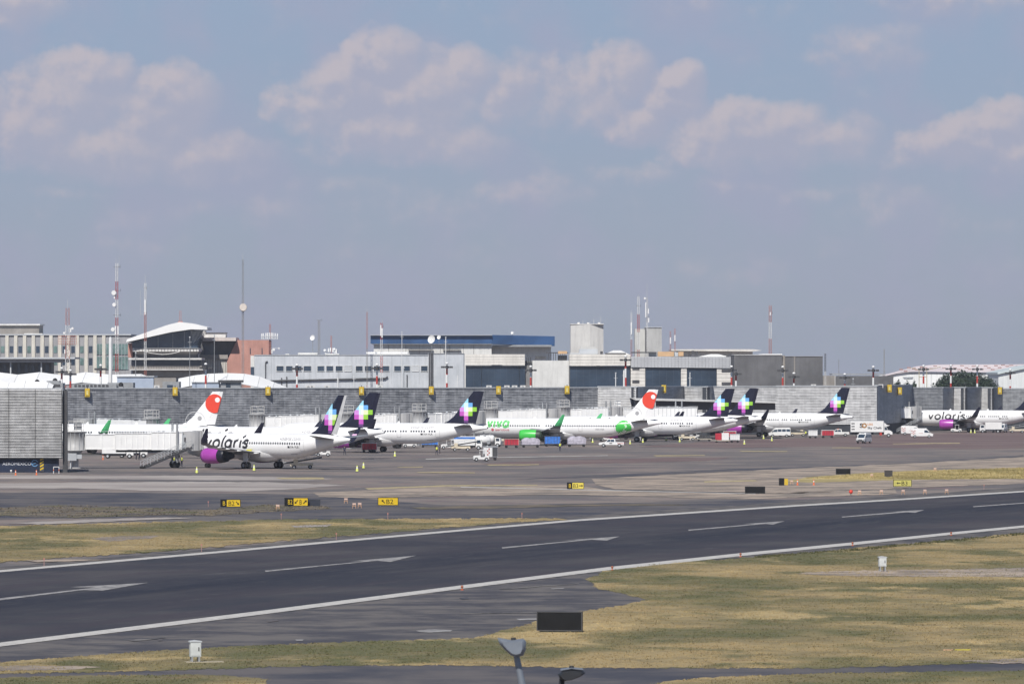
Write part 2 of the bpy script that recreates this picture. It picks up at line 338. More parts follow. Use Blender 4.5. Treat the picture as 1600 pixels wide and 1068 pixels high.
sheet('bare_soil_patch', [(140,842),(190,838),(250,837),(235,842),(170,847)], .085, MS, .6, 9)
sheet('bare_soil_patch', [(455,822),(520,820),(510,823.5),(460,824.5)], .085, MC, .4, 9)
sheet('concrete_strip', [(-60,741.5),(0,742),(150,742.8),(330,743),(480,746),(522,748),(480,751),(300,750),(120,748),(-60,748)], .05, MC, .3, 12)
sheet('concrete_strip', [(-60,755),(0,755),(180,753.5),(300,752.5),(420,753.5),(540,758),(470,763),(380,768),(250,767),(120,763),(-60,763)], .05, MC, .4, 12)
sheet('bare_soil_patch', [(490,770),(620,763),(760,758),(900,758),(950,766),(1160,772),(1400,765),(1400,772),(1160,780),(900,773),(700,775),(560,778),(500,776)], .06, MS, .5, 12)
sheet('bare_soil_patch', [(925,748),(1040,742),(1260,731),(1420,724),(1700,708),(1700,752),(1420,762),(1240,771),(1100,768),(960,764),(930,757)], .06, MS, .5, 12)
sheet('taxiway_centre_patch', [(800,749),(960,741),(1130,733),(1330,727),(1480,719),(1600,711),(1600,713.5),(1480,721),(1330,730),(1130,737),(960,745)], .05, MK, .3, 12)
sheet('dry_grass_strip', [(1225,753),(1260,746),(1340,740),(1440,735),(1700,729),(1700,749),(1560,748),(1400,750),(1280,754)], .07, MD, .5, 10)
sheet('dry_grass_strip', [(640,793),(740,790),(1000,787.5),(1080,789),(900,791),(760,795),(660,796)], .07, MW, .4, 10)
sheet('reddish_apron_strip', [(750,724),(850,719.5),(1060,714.5),(1140,715),(1100,720),(900,725),(780,727.5)], .05, MRD, .3, 12)
sheet('reddish_apron_strip', [(1000,698),(1100,690),(1260,684),(1450,677),(1700,671),(1700,699),(1500,702),(1300,697),(1140,700)], .05, MRD, .3, 12)
for P in ([(760,726),(842,725.2),(842,726.6),(765,727.6)], [(1020,711.5),(1100,710.8),(1102,712),(1025,713)], [(1155,704.5),(1230,704.8),(1230,706),(1160,705.8)], [(650,737.5),(742,738),(742,739.4),(655,739)], [(1395,693),(1500,691.8),(1500,693),(1395,694)], [(430,746.5),(505,746),(507,749),(440,749)], [(1300,699.2),(1345,698.9),(1345,700),(1300,700.2)], [(620,729.5),(662,729),(660,730.2),(622,730.5)], [(570,763),(700,758),(840,757.5),(840,759),(700,760),(575,765)], [(1100,752),(1180,750),(1182,752),(1100,754)]):
    sheet('worn_yellow_line', P, .075, ground_mat('worn_yellow_paint', lambda N, P: (N.mix(N.mr(N.noise(P, 1.2, 5, .7), .35, .7), (.46, .38, .20), (.22, .19, .15)), .85)) if 'worn_yellow_paint' not in MATS else MATS['worn_yellow_paint'], .2, 12)
sheet('worn_white_line', [(665,717),(760,714.5),(950,711.5),(950,712.2),(760,715.4),(665,718)], .075, MP, .15, 12)
sheet('worn_white_line', [(720,760.5),(1180,771.5),(1180,772.2),(720,761.5)], .075, MP, .15, 12)

# ------------------------------------------------------------------ grass tufts (nobody could count them)
def in_poly(px, py, poly):
    ins = np.zeros(len(px), bool); n = len(poly)
    for i in range(n):
        (x1, y1), (x2, y2) = poly[i], poly[(i+1) % n]
        if y1 == y2: continue
        c = ((y1 > py) != (y2 > py)) & (px < (x2-x1)*(py-y1)/(y2-y1)+x1); ins ^= c
    return ins
def tufts(name, polys, count, h0, h1, m, label, cat, w=.12, blades=3):
    xs = []; ys = []; got = 0
    allp = [G_(*p) for q in polys for p in q]
    y0, y1 = max(250, min(p[1] for p in allp)), max(p[1] for p in allp)
    while got < count:
        D = rng.uniform(y0, y1, 40000); X = rng.uniform(-.1, .1, 40000)*D
        px = 800+X*F/D; py = HY+CH*F/D
        k = np.zeros(len(D), bool)
        for q in polys: k |= in_poly(px, py, q)
        k &= (px > -20) & (px < 1620) & (py < 1085)
        clump = np.sin(X*1.3+3*np.sin(D*.21))*np.sin(D*.37+2*np.sin(X*.5))+rng.uniform(-.9, .9, len(D))
        k &= clump > -.3
        xs.append(X[k]); ys.append(D[k]); got += k.sum()
    X = np.concatenate(xs)[:count]; D = np.concatenate(ys)[:count]; N = count*blades
    X = np.repeat(X, blades)+rng.normal(0, w*.7, N); D = np.repeat(D, blades)+rng.normal(0, w, N)
    H = rng.uniform(h0, h1, N)*rng.choice([.7, 1, 1.35], N); ww = rng.uniform(.5, 1.2, N)*w; lean = rng.normal(0, .35, N)*H; l2 = rng.normal(0, .35, N)*H; rot = rng.uniform(-.9, .9, N)
    V = np.zeros((N, 3, 3)); cx = np.cos(rot)*ww/2; sx = np.sin(rot)*ww/2
    V[:, 0] = np.stack([X-cx, D-sx, np.full(N, .05)], 1); V[:, 1] = np.stack([X+cx, D+sx, np.full(N, .05)], 1); V[:, 2] = np.stack([X+lean, D+l2, .06+H], 1)
    me = bpy.data.meshes.new(name); me.vertices.add(N*3); me.vertices.foreach_set('co', V.ravel())
    me.loops.add(N*3); me.loops.foreach_set('vertex_index', np.arange(N*3)); me.polygons.add(N); me.polygons.foreach_set('loop_start', np.arange(0, N*3, 3))
    me.materials.append(m); me.update(calc_edges=True); o = bpy.data.objects.new(name, me); col.objects.link(o)
    o['kind'] = 'stuff'; tag(o, label, cat)
tufts('grass', [GN1, GN2, GN3], 42000, .02, .07, MG, 'patchy green and straw coloured grass on the near side of the runway', 'grass', .12)
tufts('grass', [GM], 12000, .02, .07, MG, 'yellow green grass strip between runway and taxiway at left', 'grass', .14)
tufts('weeds', [[(-60,794),(0,793),(90,790),(150,791),(320,797),(420,789),(500,790),(520,795),(420,800),(330,806),(250,805),(120,809),(0,806),(-60,808)]], 700, .04, .15, MW, 'brown weeds growing along the taxiway at the left', 'weeds', .3)
tufts('grass', [[(1260,748),(1340,741),(1440,736),(1640,730),(1640,748),(1400,749)]], 7000, .05, .18, MD, 'dry yellow grass strip beyond the runway at the right', 'grass', .22)
tufts('weeds', [[(1180,870),(1350,857),(1600,833),(1600,836),(1350,860),(1180,873)]], 500, .05, .15, ground_mat('dark_weed', lambda N, P: (N.mix(N.mr(N.noise(P, .5, 4, .6), .4, .6), (.045, .05, .025), (.10, .095, .045)), .95)), 'dark green weeds along the edge of the runway shoulder', 'weeds', .2)

# ------------------------------------------------------------------ materials for built things
def clad_mat(name, c1, c2, rough=.45, metal=.35):
    """weathered corrugated cladding: sheets of differing tone, streaks and stains"""
    m = bpy.data.materials.new(name); m.use_nodes = True; N = NT(m.node_tree); b = m.node_tree.nodes['Principled BSDF']
    t = N.n('ShaderNodeNewGeometry'); P = t.outputs['Position']
    s = N.n('ShaderNodeSeparateXYZ'); m.node_tree.links.new(P, s.inputs[0])
    c = N.n('ShaderNodeCombineXYZ')
    m.node_tree.links.new(N.m('FLOOR', N.m('MULTIPLY', s.outputs[0], .33)), c.inputs[0]); m.node_tree.links.new(N.m('FLOOR', N.m('MULTIPLY', s.outputs[2], .8)), c.inputs[1])
    wn_ = N.n('ShaderNodeTexWhiteNoise'); m.node_tree.links.new(c.outputs[0], wn_.inputs[0])
    c2_ = N.n('ShaderNodeCombineXYZ'); m.node_tree.links.new(N.m('FLOOR', N.m('MULTIPLY', s.outputs[0], 1.1)), c2_.inputs[0]); m.node_tree.links.new(N.m('FLOOR', N.m('MULTIPLY', s.outputs[2], 1.9)), c2_.inputs[1]); wn2 = N.n('ShaderNodeTexWhiteNoise'); m.node_tree.links.new(c2_.outputs[0], wn2.inputs[0])
    st = N.noise(N.v('MULTIPLY', P, (.5, .5, 3.2)), .9, 5, .7); pt = N.noise(P, .13, 4, .6); vs = N.noise(N.v('MULTIPLY', P, (2.2, 2.2, .2)), .5, 4, .65)
    k = N.m('ADD', N.m('ADD', N.m('MULTIPLY', wn_.outputs[0], .20), N.m('MULTIPLY', N.m('SUBTRACT', wn2.outputs[0], .45), .26)), N.m('ADD', N.m('MULTIPLY', N.mr(st, .35, .68), .34), N.m('ADD', N.m('MULTIPLY', N.mr(pt, .35, .65), .2), N.m('MULTIPLY', N.mr(vs, .4, .66), .24))))
    m.node_tree.links.new(N.mix(k, c1, c2), b.inputs['Base Color']); b.inputs['Roughness'].default_value = rough; b.inputs['Metallic'].default_value = metal
    MATS[name] = m; return m
CL_D = clad_mat('shade_side_cladding', (.095, .10, .112), (.43, .44, .46), .5, .0)  # darker copy for faces turned from the sun, shade put into the colour
CL_L = clad_mat('sun_side_cladding', (.29, .29, .292), (.66, .66, .66), .5, .0)  # paler copy of the same cladding, sunlight put into the colour
WH = mat('white_paint', (.74, .74, .73), .4, 0, .05, .5); WHD = mat('dirty_white', (.60, .59, .57), .6, 0, .14, .35); CREAM = mat('cream_panel', (.68, .655, .61), .7, 0, .10, .2)
GREY = mat('grey_metal', (.30, .31, .32), .5, .2, .15, .5); DKG = mat('dark_grey_metal', (.07, .07, .075), .6, .2, .2, .5); BLK = mat('black_rubber', (.018, .018, .02), .8, 0, .2, 1)
LGREY = mat('light_grey_paint', (.46, .48, .50), .5, 0, .08, .3); REDP = mat('red_paint', (.42, .045, .035), .5, 0, .12, .6); REDL = mat('faded_red_paint', (.42, .16, .13), .6, 0, .15, .6)
WALLG = mat('grey_blue_wall', (.48, .51, .545), .8, 0, .08, .10, c2=(.55, .57, .60)); WALLP = mat('pale_wall', (.64, .64, .62), .8, 0, .08, .12)
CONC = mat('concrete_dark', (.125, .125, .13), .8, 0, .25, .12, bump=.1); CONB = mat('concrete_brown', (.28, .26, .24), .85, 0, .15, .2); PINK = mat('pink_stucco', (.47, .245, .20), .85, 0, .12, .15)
PIL = mat('beige_pilaster', (.62, .59, .52), .8, 0, .08, .3); FAC = mat('grey_facade', (.31, .31, .32), .8, 0, .10, .2); GLS = mat('dark_glass', (.035, .055, .085), .12, 0, .35, .08, spec=.6)
GLG = mat('green_glass', (.13, .20, .19), .2, 0, .3, .5, spec=.6); BLUE = mat('blue_fascia', (.034, .085, .20), .35, 0, .25, .12); BLUL = mat('pale_blue_panel', (.36, .42, .52), .6, 0, .08, .3)
YEL = mat('sign_yellow', (.62, .42, .012), .5, 0, .06, 1); YELD = mat('beacon_yellow', (.55, .38, .03), .5, 0, .1, 1); SBLK = mat('sign_black', (.006, .0065, .008), .9, 0, .3, .6); NAVY = mat('navy_band', (.012, .020, .045), .5, 0, .35, .3)
ORG = mat('orange_plastic', (.65, .13, .03), .5, 0, .1, 2); CONEY = mat('yellow_green_cone', (.62, .66, .16), .5, 0, .1, 3); TAN = mat('tan_box', (.55, .36, .20), .7, 0, .1, .4); LWHT = mat('bright_roof_white', (.80, .80, .79), .6, 0, .04, .1)  # LWHT is the plain bright white of the roofs
RIB = mat('ribbed_wall', (.50, .48, .44), .8, 0, .12, .6)

def louver_profile(z0, z1, n, d=.10):         # saw-tooth section (outward, z)
    p = []
    h = (z1-z0)/n
    for i in range(n): p += [(0, z0+i*h), (d, z0+i*h+.06*h), (d*.2, z0+i*h+.9*h)]
    return p+[(0, z1)]
def louver_wall(mb, a, b, z0, z1, n, d=.12, tilt=0.0):
    """corrugated face from a to b (x,y), facing to the right of b->a i.e. towards the apron"""
    a, b = Vector(a), Vector(b); t = (b-a).normalized(); nrm = Vector((t.y, -t.x))
    pr = louver_profile(z0, z1, n, d)
    va = [(a.x+nrm.x*q, a.y+nrm.y*q, z) for q, z in pr]; vb = [(b.x+nrm.x*q, b.y+nrm.y*q, z) for q, z in pr]
    k = len(pr); mb.add(va+vb, [(i, i+1, i+1+k, i+k) for i in range(k-1)])

# pier head at the far left, faced with louvers over a navy base
D0 = 905.0
t = thing('end_building', 'light grey louvered end building with navy base at the left edge', 'building', (-85, D0, 0))
ax0, ax1 = A_(-160, 0, D0)[0]+85, A_(97.5, 0, D0)[0]+85
m = MB(); m.prism([(ax0, .3), (ax1-.3, .3), (ax1-1.6, 18), (ax0, 18)], 2.35, 13.1, axis='z'); m.build('wall', CL_D, t)
m = MB(); louver_wall(m, (ax0, 0), (ax1, 0), 2.4, 13.15, 44, .30); lc = m
m = MB(); louver_wall(m, (ax1, 0), (ax1-1.25, 18), 2.4, 13.15, 44, .16); m.build('side_cladding', CL_D, t)
lc.build('louver_cladding', [CL_L, DKG], t) if 0 else None; m = MB()
for k in range(9):
    x = ax1-.1-k*4.15; lc.box(x-.03, x+.03, -.33, -.1, 2.4, 13.1, 1)
lc.build('louver_cladding', [CL_L, DKG], t); m.box(ax0, ax1, -.25, .1, 2.25, 2.42); m.build('sill', DKG, t); m = MB(); m.box(ax0, ax1, -.15, .25, 13.15, 13.3); m.build('coping', LGREY, t)
m = MB(); m.prism([(ax0, .5), (ax1-.6, .5), (ax1-1.9, 17.5), (ax0, 17.5)], 0, 2.33, axis='z'); m.build('base', NAVY, t)
m = flat_text('AEROMEXICO', A_(3.5, 0, D0)[0]+85, 1.18, .44, width=4.5, height=.5); m.build('lettering', mat('sign_white', (.6, .62, .66), .6, 0, .05, 1), t)
lx = A_(54, 0, D0)[0]+85; m = MB()
for r0, r1, a0, a1 in ((.42, .55, 20, 330),):
    n = 10; vs = []
    for k in range(n+1):
        q = R(a0+(a1-a0)*k/n); vs += [(lx+r0*math.cos(q), .44, 1.5+r0*math.sin(q)), (lx+r1*math.cos(q), .44, 1.5+r1*math.sin(q))]
    m.add(vs, [(2*k, 2*k+1, 2*k+3, 2*k+2) for k in range(n)])
m.add([(lx-.42, .43, 1.38), (lx+.2, .43, 1.62), (lx+.3, .43, 1.52), (lx-.42, .43, 1.30)], [(0, 1, 2, 3)])
m.build('emblem', mat('sign_blue', (.12, .28, .5), .6, 0, .05, 1), t)
ch = MB(); xh = A_(65, 0, D0)[0]+85
for k in range(4): ch.add([(xh-.28, .40, .35+k*.5), (xh+.28, .40, .65+k*.5), (xh+.28, .40, .9+k*.5), (xh-.28, .40, .6+k*.5)], [(0, 1, 2, 3)])
ch.build('hazard_marking', YEL, t); m = MB(); m.box(ax1+.02, ax1+.72, .6, 1.6, 0, 12.9); m.build('corner_column', DKG, t)
m = MB(); m.box(xh-.32, xh+.32, .42, .5, .2, 3.6); m.build('column', DKG, t)

# long corrugated pier behind the aircraft: facets facing different ways, their sun and shade also put into the tone
t = thing('pier_building', 'long grey corrugated pier building running behind all the aircraft', 'building', (0, 1400, 0))
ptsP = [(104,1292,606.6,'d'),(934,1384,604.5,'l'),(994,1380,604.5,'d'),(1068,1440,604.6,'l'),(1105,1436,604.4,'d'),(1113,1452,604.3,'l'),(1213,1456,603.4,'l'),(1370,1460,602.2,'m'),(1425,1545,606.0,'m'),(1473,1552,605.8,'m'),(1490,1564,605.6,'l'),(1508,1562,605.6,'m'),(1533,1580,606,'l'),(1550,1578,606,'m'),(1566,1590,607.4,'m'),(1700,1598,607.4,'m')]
def wall_d(px):
    i = max(0, min(len(ptsP)-2, sum(1 for q in ptsP if q[0] <= px)-1)); (a, da, _, _), (b, db, _, _) = ptsP[i], ptsP[i+1]; return 1/(1/da+(1/db-1/da)*(px-a)/(b-a))
CL_M = clad_mat('half_shade_cladding', (.14, .145, .155), (.42, .43, .44), .5, .0)  # in-between copy, part of the facet shade is in its colour
body = MB(); cap = MB(); jn = MB(); seq = []
for i in range(len(ptsP)-1):
    (p0, d0_, y0, k), (p1, d1_, _, _) = ptsP[i], ptsP[i+1]
    a = (((p0-800)*d0_/F), d0_-1400); b = (((p1-800)*d1_/F), d1_-1400)
    zt = CH+(HY-y0)*((d0_+d1_)/2)/F
    tv = Vector((b[0]-a[0], b[1]-a[1])); L = tv.length; tv.normalize(); nv = Vector((-tv.y, tv.x))
    q = [Vector(a)+nv*.12, Vector(b)+nv*.12, Vector(b)+nv*1.2, Vector(a)+nv*1.2]; m = MB(); louver_wall(m, a, b, 2.6, zt, 24, .14)
    body.prism([(v.x, v.y) for v in q], 0.1, zt-.05-.004*i, axis='z')
    w_ = [Vector(a)-nv*.25, Vector(b)-nv*.25, Vector(b)+nv*.6, Vector(a)+nv*.6]
    cap.prism([(v.x, v.y) for v in w_], zt+.003*i, zt+.22+.004*i, axis='z')
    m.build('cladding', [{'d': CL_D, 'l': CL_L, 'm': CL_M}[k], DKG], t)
    for j in range(1, int(L/7)):
        c = Vector(a)+tv*(j*7.0)-nv*.17; m.box(c.x-.05, c.x+.05, c.y-.04, c.y+.04, 2.6, zt-.1, 1)
body.build('core_wall', mat('pier_core', (.045, .05, .06), .8, 0, .2, .2), t); cap.build('coping', LGREY, t)
rf = MB(); rf.prism([(x, y+1.2) for x, y in [((p-800)*d/F, d-1400) for p, d, _, _ in ptsP]]+[(140, 300), (-140, 60)], 10.2, 10.3, axis='z'); rf.build('roof', DKG, t)
# projecting canopy over the middle gates
m = MB(); dz = 1370.0
x0, x1 = A_(985, 0, dz)[0], A_(1212, 0, dz)[0]
m.prism([(x0, CH+(HY-621.5)*dz/F), (x1, CH+(HY-627.2)*dz/F), (x1, CH+(HY-629.3)*dz/F), (x0+1.2, CH+(HY-624.8)*dz/F)], -36, -14); m.build('canopy_fascia', mat('canopy_fascia', (.50, .50, .49), .6, 0, .12, .2), t)
m = MB(); m.prism([(x0+1.0, CH+(HY-625.0)*dz/F), (x1-.2, CH+(HY-629.5)*dz/F), (x1-.2, CH+(HY-640)*dz/F), (x0+3.5, CH+(HY-640)*dz/F)], -32, -12); m.build('canopy_soffit', mat('soffit_grey', (.13, .13, .14), .7, 0, .12, .1), t)

# yellow gate boards on the coping
gate = thing('gate_board', '', 'sign', (0, 0, 0))
m = MB(); m.box(-.55, .55, -.3, .3, 0, 1.9); m.box(-.4, .4, -.45, .45, .3, 1.6); m.build('board', YELD, gate)
m = MB(); m.box(-.2, .2, -.47, -.452, .5, 1.4); m.build('panel', mat('gate_panel', (.62, .55, .22), .6), gate)
m = MB(); m.box(-.62, -.56, -.25, .25, -.2, 2.0); m.box(.56, .62, -.25, .25, -.2, 2.0); m.cyl((0, 0, 1.9), (0, 0, 2.2), .1); m.build('bracket', DKG, gate)
first = True
GB = [(137,615.5,1290,'leftmost yellow gate board, beside the louvered end building'),(274,613.5,1297,'yellow gate board left of the aircraft tail with a red disc at left'),(419,613,1311,'yellow gate board below the pale grey building with square windows, leftmost there'),(565,612.5,1322,'yellow gate board just left of the second navy tail'),(674,612,1330,'yellow gate board midway between the second and third navy tails'),(779,611.5,1338,'yellow gate board just right of the third navy tail'),(886,611,1344,'yellow gate board where the dark cladding turns lighter'),(1037,609.5,1355,'yellow gate board right of the tail with a red disc in the middle'),(1388,608.5,1393,'yellow gate board left of a matching lower one, right part of the pier'),(1404,612.5,1440,'lower yellow gate board right of its twin, right part of the pier'),(1560,612,1534,'rightmost yellow gate board, below the red speckled white hangar')]
for px, py, D, lab in GB:
    D = wall_d(px); x, z = A_(px, py, D)
    o = gate if first else dup(gate, (0, 0, 0), 0, lab); first = False
    o.location = (x, D-(4.5 if 1370 < px < 1430 or px > 1550 else .75), z-.6); o['label'] = lab; o['group'] = 'yellow gate boards along the pier'

# ------------------------------------------------------------------ buildings behind the pier
def bx(mb, p0, p1, yt, yb, D, dep, front=0.0, mi=0):     # a box given by its outline in the photo at distance D
    x0, zt = A_(p0, yt, D); x1, zb = A_(p1, yb, D); mb.box(x0, x1, D-front, D+dep, zb, zt, mi)
def gx(mb, p0, p1, yt, D, dep, front=0.0): x0, zt = A_(p0, yt, D); x1 = A_(p1, 0, D)[0]; mb.box(x0, x1, D-front, D+dep, 0, zt)
def root(name, label, cat, D, px): return thing(name, label, cat, (A_(px, 0, D)[0], D, 0))
def pb(mb, name, m, par, label=None):                     # build in world coordinates, then parent
    o = mb.build(name, m, None); 
    L = par.location
    o.data.transform(Matrix.Translation((-L.x, -L.y, -L.z))); o.parent = par
    if label: o['label'] = label
    return o
# office block with pilasters
D = 2050; t = root('office_block', 'grey office block with beige pilasters and a green glass end, far left', 'building', D, 70)
m = MB(); gx(m, -60, 205, 523.5, D, 30); pb(m, 'wall', FAC, t)
for k in range(16):
    m = MB(); c = -44+13.75*k; bx(m, c-2.6, c+2.6, 522.5, 592, D, .3, .5); pb(m, 'pilaster', PIL, t)
base_w = None
for k in range(15):
    for (yt, yb) in ((540.5, 551), (559, 570)):
        c = -37.1+13.75*k
        if c > 150: continue
        m = MB(); bx(m, c-2.8, c+2.8, yt, yb, D, .1, .12); w = pb(m, 'window', GLS if k % 3 else GLG, t)
m = MB(); bx(m, 151, 200, 537, 553.5, D, .1, .3); bx(m, 151, 200, 557, 577, D, .1, .3); pb(m, 'green_glazing', GLG, t)
m = MB()
for k in range(11): bx(m, 151+k*4.9, 151.5+k*4.9, 537, 577, D, .1, .42)
pb(m, 'mullion', LGREY, t)
m = MB(); bx(m, -60, 205, 521.8, 523.6, D, 30, .6); pb(m, 'roof_edge', LGREY, t)
m = MB(); bx(m, -60, 61, 508, 523.5, D+8, 18); pb(m, 'penthouse', CONB, t)
m = MB(); bx(m, -60, 62.5, 505.8, 508.2, D+7, 20); bx(m, 38, 66, 520.5, 523.6, D+2, 4); pb(m, 'roof_slab', WHD, t)
# flat canopy pavilion in front
D = 1900; t = root('canopy_pavilion', 'dark open pavilion under a flat grey roof in front of the far left office block', 'building', D, 50)
m = MB(); bx(m, -60, 118, 557.8, 560.5, D, 20, 3); pb(m, 'roof', LGREY, t)
m = MB(); bx(m, -60, 105, 560.6, 566, D, 18, 1.5); pb(m, 'fascia', FAC, t)
m = MB(); gx(m, -60, 80, 566, D+5, 12); pb(m, 'wall', DKG, t)
for p in (-30, 16.5, 64.5, 96):
    m = MB(); gx(m, p-1, p+1, 565.9, D-.5, .5); pb(m, 'column', LGREY, t)
m = MB()
for k in range(12): bx(m, -50+k*11, -45+k*11, 569, 581, D+4.9, .1)
pb(m, 'glazing', GLS, t)
# white tent roofs at left
def tent(name, label, D, pts, dep, m_=LWHT, ridges=()):
    t = root(name, label, 'building', D, pts[0][0]); mb = MB()
    q = [A_(p, y, D) for p, y in pts]; x0, x1 = q[0][0], q[-1][0]
    roof = MB(); n = len(q)
    dr = 2.7; vs = [(x, D, min(z-.3, max(z-dr, 11.2))) for x, z in q]+[(x, D+dep*.5, z) for x, z in q]+[(x, D+dep, min(z-.3, max(z-dr, 11.2))) for x, z in q]
    roof.add(vs, [(i, i+1, i+1+n, i+n) for i in range(n-1)]+[(i+n, i+1+n, i+1+2*n, i+2*n) for i in range(n-1)])
    pb(roof, 'roof', m_, t)
    w = MB(); w.prism([(x0+.3, 0), (x0+.3, 10.9), (x1-.3, 10.9), (x1-.3, 0)], D+.3, D+dep-.3); pb(w, 'wall', WHD, t)
    e = MB()
    for i in range(n): e.cyl((q[i][0], D-.04, vs[i][2]+.03), (q[i][0], D+dep*.5, q[i][1]+.03), .06, n=4)
    for i in range(n-1): e.cyl((q[i][0], D-.05, vs[i][2]), (q[i+1][0], D-.05, vs[i+1][2]), .08, n=4)
    pb(e, 'roof_edge', LGREY, t); return t
tent('tent_roof', 'white peaked canopy roofs behind the louvered end building, far left', 1500, [(-60,587),(-20,580),(20,585),(55,581),(90,586),(128,581),(168,585),(215,584),(232,590)], 30)
tent('tent_roof', 'low white roof just above the louvered end building', 1420, [(-60,596),(-10,594),(10,598),(36,595),(72,597),(80,601)], 16)
tent('tent_roof', 'broad white arched roof below the pink building', 1500, [(274,591),(300,586),(322,583.5),(352,582.5),(378,583.5),(402,588),(425,597),(447,606)], 30)
D = 1480; t = root('service_block', 'pale blue box building left of the white arched roof', 'building', D, 212)
m = MB(); gx(m, 183, 240, 588.5, D, 14); pb(m, 'wall', BLUL, t); m = MB(); bx(m, 182, 241, 587, 588.6, D, 15, .3); pb(m, 'roof', LGREY, t)
D = 1470; t = root('service_block', 'small dark grey plant room right of the pale blue box building', 'building', D, 258)
m = MB(); gx(m, 241, 275, 590, D+4, 10); pb(m, 'wall', CONB, t); m = MB(); gx(m, 254, 280, 596, D, 8); pb(m, 'annex', GREY, t)
m = MB(); bx(m, 261, 270, 601, 605, D-.1, .1); pb(m, 'window', GLS, t)
D = 1440; t = root('service_block', 'low grey rooftop plant room at far left behind the louvered end building', 'building', D, 80)
m = MB(); gx(m, 62, 98, 598, D, 8); m.box(*sorted((A_(72,0,D)[0], A_(92,0,D)[0])), D+2, D+6, 5, CH+(HY-594.5)*D/F); pb(m, 'wall', GREY, t); m = MB(); bx(m, 68, 94, 600, 604, D-.1, .1); pb(m, 'louver', DKG, t)
D = 1440; t = root('service_block', 'low rooftop shed with a dark slotted front behind the first yellow gate board', 'building', D, 160)
m = MB(); gx(m, 114, 182, 599.5, D, 8); gx(m, 168, 208, 597.5, D+3, 8); pb(m, 'wall', GREY, t)
m = MB()
for k in range(9): bx(m, 116+k*6.2, 120+k*6.2, 600.8, 604, D-.1, .1)
pb(m, 'louver', DKG, t)
D = 1490; t = root('service_block', 'small grey shed with a flat dark roof under the white arched roof', 'building', D, 362)
m = MB(); gx(m, 345, 376, 597, D-6, 5); pb(m, 'wall', GREY, t); m = MB(); bx(m, 341, 379, 593.5, 597, D-6.5, 6, .2); pb(m, 'roof', DKG, t); m = MB(); bx(m, 353, 360, 599, 605, D-6.2, .1); pb(m, 'door', GLS, t)
D = 1485; t = root('service_block', 'pale blue low shed in front of the white arched roof', 'building', D, 320)
m = MB(); gx(m, 300, 342, 597.5, D, 6); pb(m, 'wall', BLUL, t); m = MB(); bx(m, 299, 343, 596.3, 597.6, D, 7, .3); pb(m, 'roof', LGREY, t)
# water tanks
for p, y0_, y1_, D, lab in ((58, 592.5, 604, 1435, 'black water tank on a stand behind the louvered end building'), (86, 590.5, 598, 1443, 'black domed water tank on the grey plant room roof'), (189, 597, 606, 1436, 'dark domed tank beside the shed behind the first yellow gate board')):
    x, zt = A_(p, y0_, D); zb = A_(p, y1_, D)[1]; t = thing('water_tank', lab, 'tank', (x, D, 0), 0, 'water tanks on the low roofs')
    r = .62; m = MB(); m.lathe([(.01, zt), (r*.35, zt), (r*.8, zt-.25), (r, zt-.5), (r, zb+.5), (r*.9, zb+.4), (.01, zb+.4)], n=14); m.build('tank', BLK, t)
    m = MB()
    for a in (-.6, .6):
        for b in (-.6, .6): m.cyl((a, b, 0), (a, b, zb+.45), .06, n=6)
    m.box(-.75, .75, -.75, .75, zb+.3, zb+.38); m.build('stand', GREY, t)

# control tower building with its big sloping roof
D = 1950; t = root('control_building', 'terraced building with a big sloping white roof over dark glass at left', 'building', D, 262)
P2 = lambda L: [A_(p, y, D) for p, y in L]
m = MB(); m.prism(P2([(199,534.5),(200,530),(262,508),(282,503),(300,505),(325,511),(325.5,515),(299,514.5),(268,519)]), D-6, D+24); pb(m, 'roof', LWHT, t)
m = MB(); m.prism(P2([(207,534),(268,519.5),(299,515.2),(318,516),(309,537),(309,543.5),(207,543.5)]), D-1, D+20); pb(m, 'glazing', GLS, t)
m = MB()
for p, yt in ((222, 531), (247, 525.5), (270, 520), (288, 518), (298, 516)): bx(m, p-.3, p+.3, yt, 543, D-1.1, .2, .1)
pb(m, 'mullion', GREY, t)
m = MB()
for k in range(9): # folded blinds under the roof end
    p = 299+k*2.0; m.cyl((A_(p, 516, D-1.3)[0], D-1.3, A_(p, 516.5, D)[1]), (A_(p+3, 534-k, D-1.3)[0], D-1.3, A_(p, 536-k*1.6, D)[1]), .13, n=5)
pb(m, 'blind', LGREY, t)
for yt, yb, p0, p1, mm, nm, fr in ((543.6, 549, 208, 311, WHD, 'balcony', 3), (549.1, 553, 212, 309, CONB, 'balcony_soffit', 1.5), (553.1, 559, 210, 306, CONC, 'band', 0), (559.1, 561.8, 202, 316, WHD, 'ledge', 4.2), (562, 571, 206, 314, GLS, 'glazing', 0), (571.1, 576.5, 204, 316, CONB, 'balcony', 2.4), (576.6, 578, 204, 318, WHD, 'ledge', 3.4), (578.1, 587, 208, 314, CONB, 'band', 1)):
    m = MB(); bx(m, p0, p1, yt, yb, D, 18, fr); pb(m, nm, mm, t)
m = MB(); gx(m, 212, 312, 587.1, D, 18); pb(m, 'wall', CONB, t)
m = MB(); bx(m, 206, 312, 571.2, 571.9, D-2.6, .1)
for k in range(26): bx(m, 208+k*4, 208.4+k*4, 571.9, 576, D-2.6, .1)
pb(m, 'railing', DKG, t)
m = MB(); bx(m, 209, 310, 543.9, 544.6, D-3.2, .1)
for k in range(20): bx(m, 212+k*5, 212.5+k*5, 544.6, 549, D-3.2, .1)
pb(m, 'railing', DKG, t)
m = MB(); bx(m, 200, 207, 536, 558, D+2, 14); pb(m, 'side_wall', PINK, t)
m = MB()
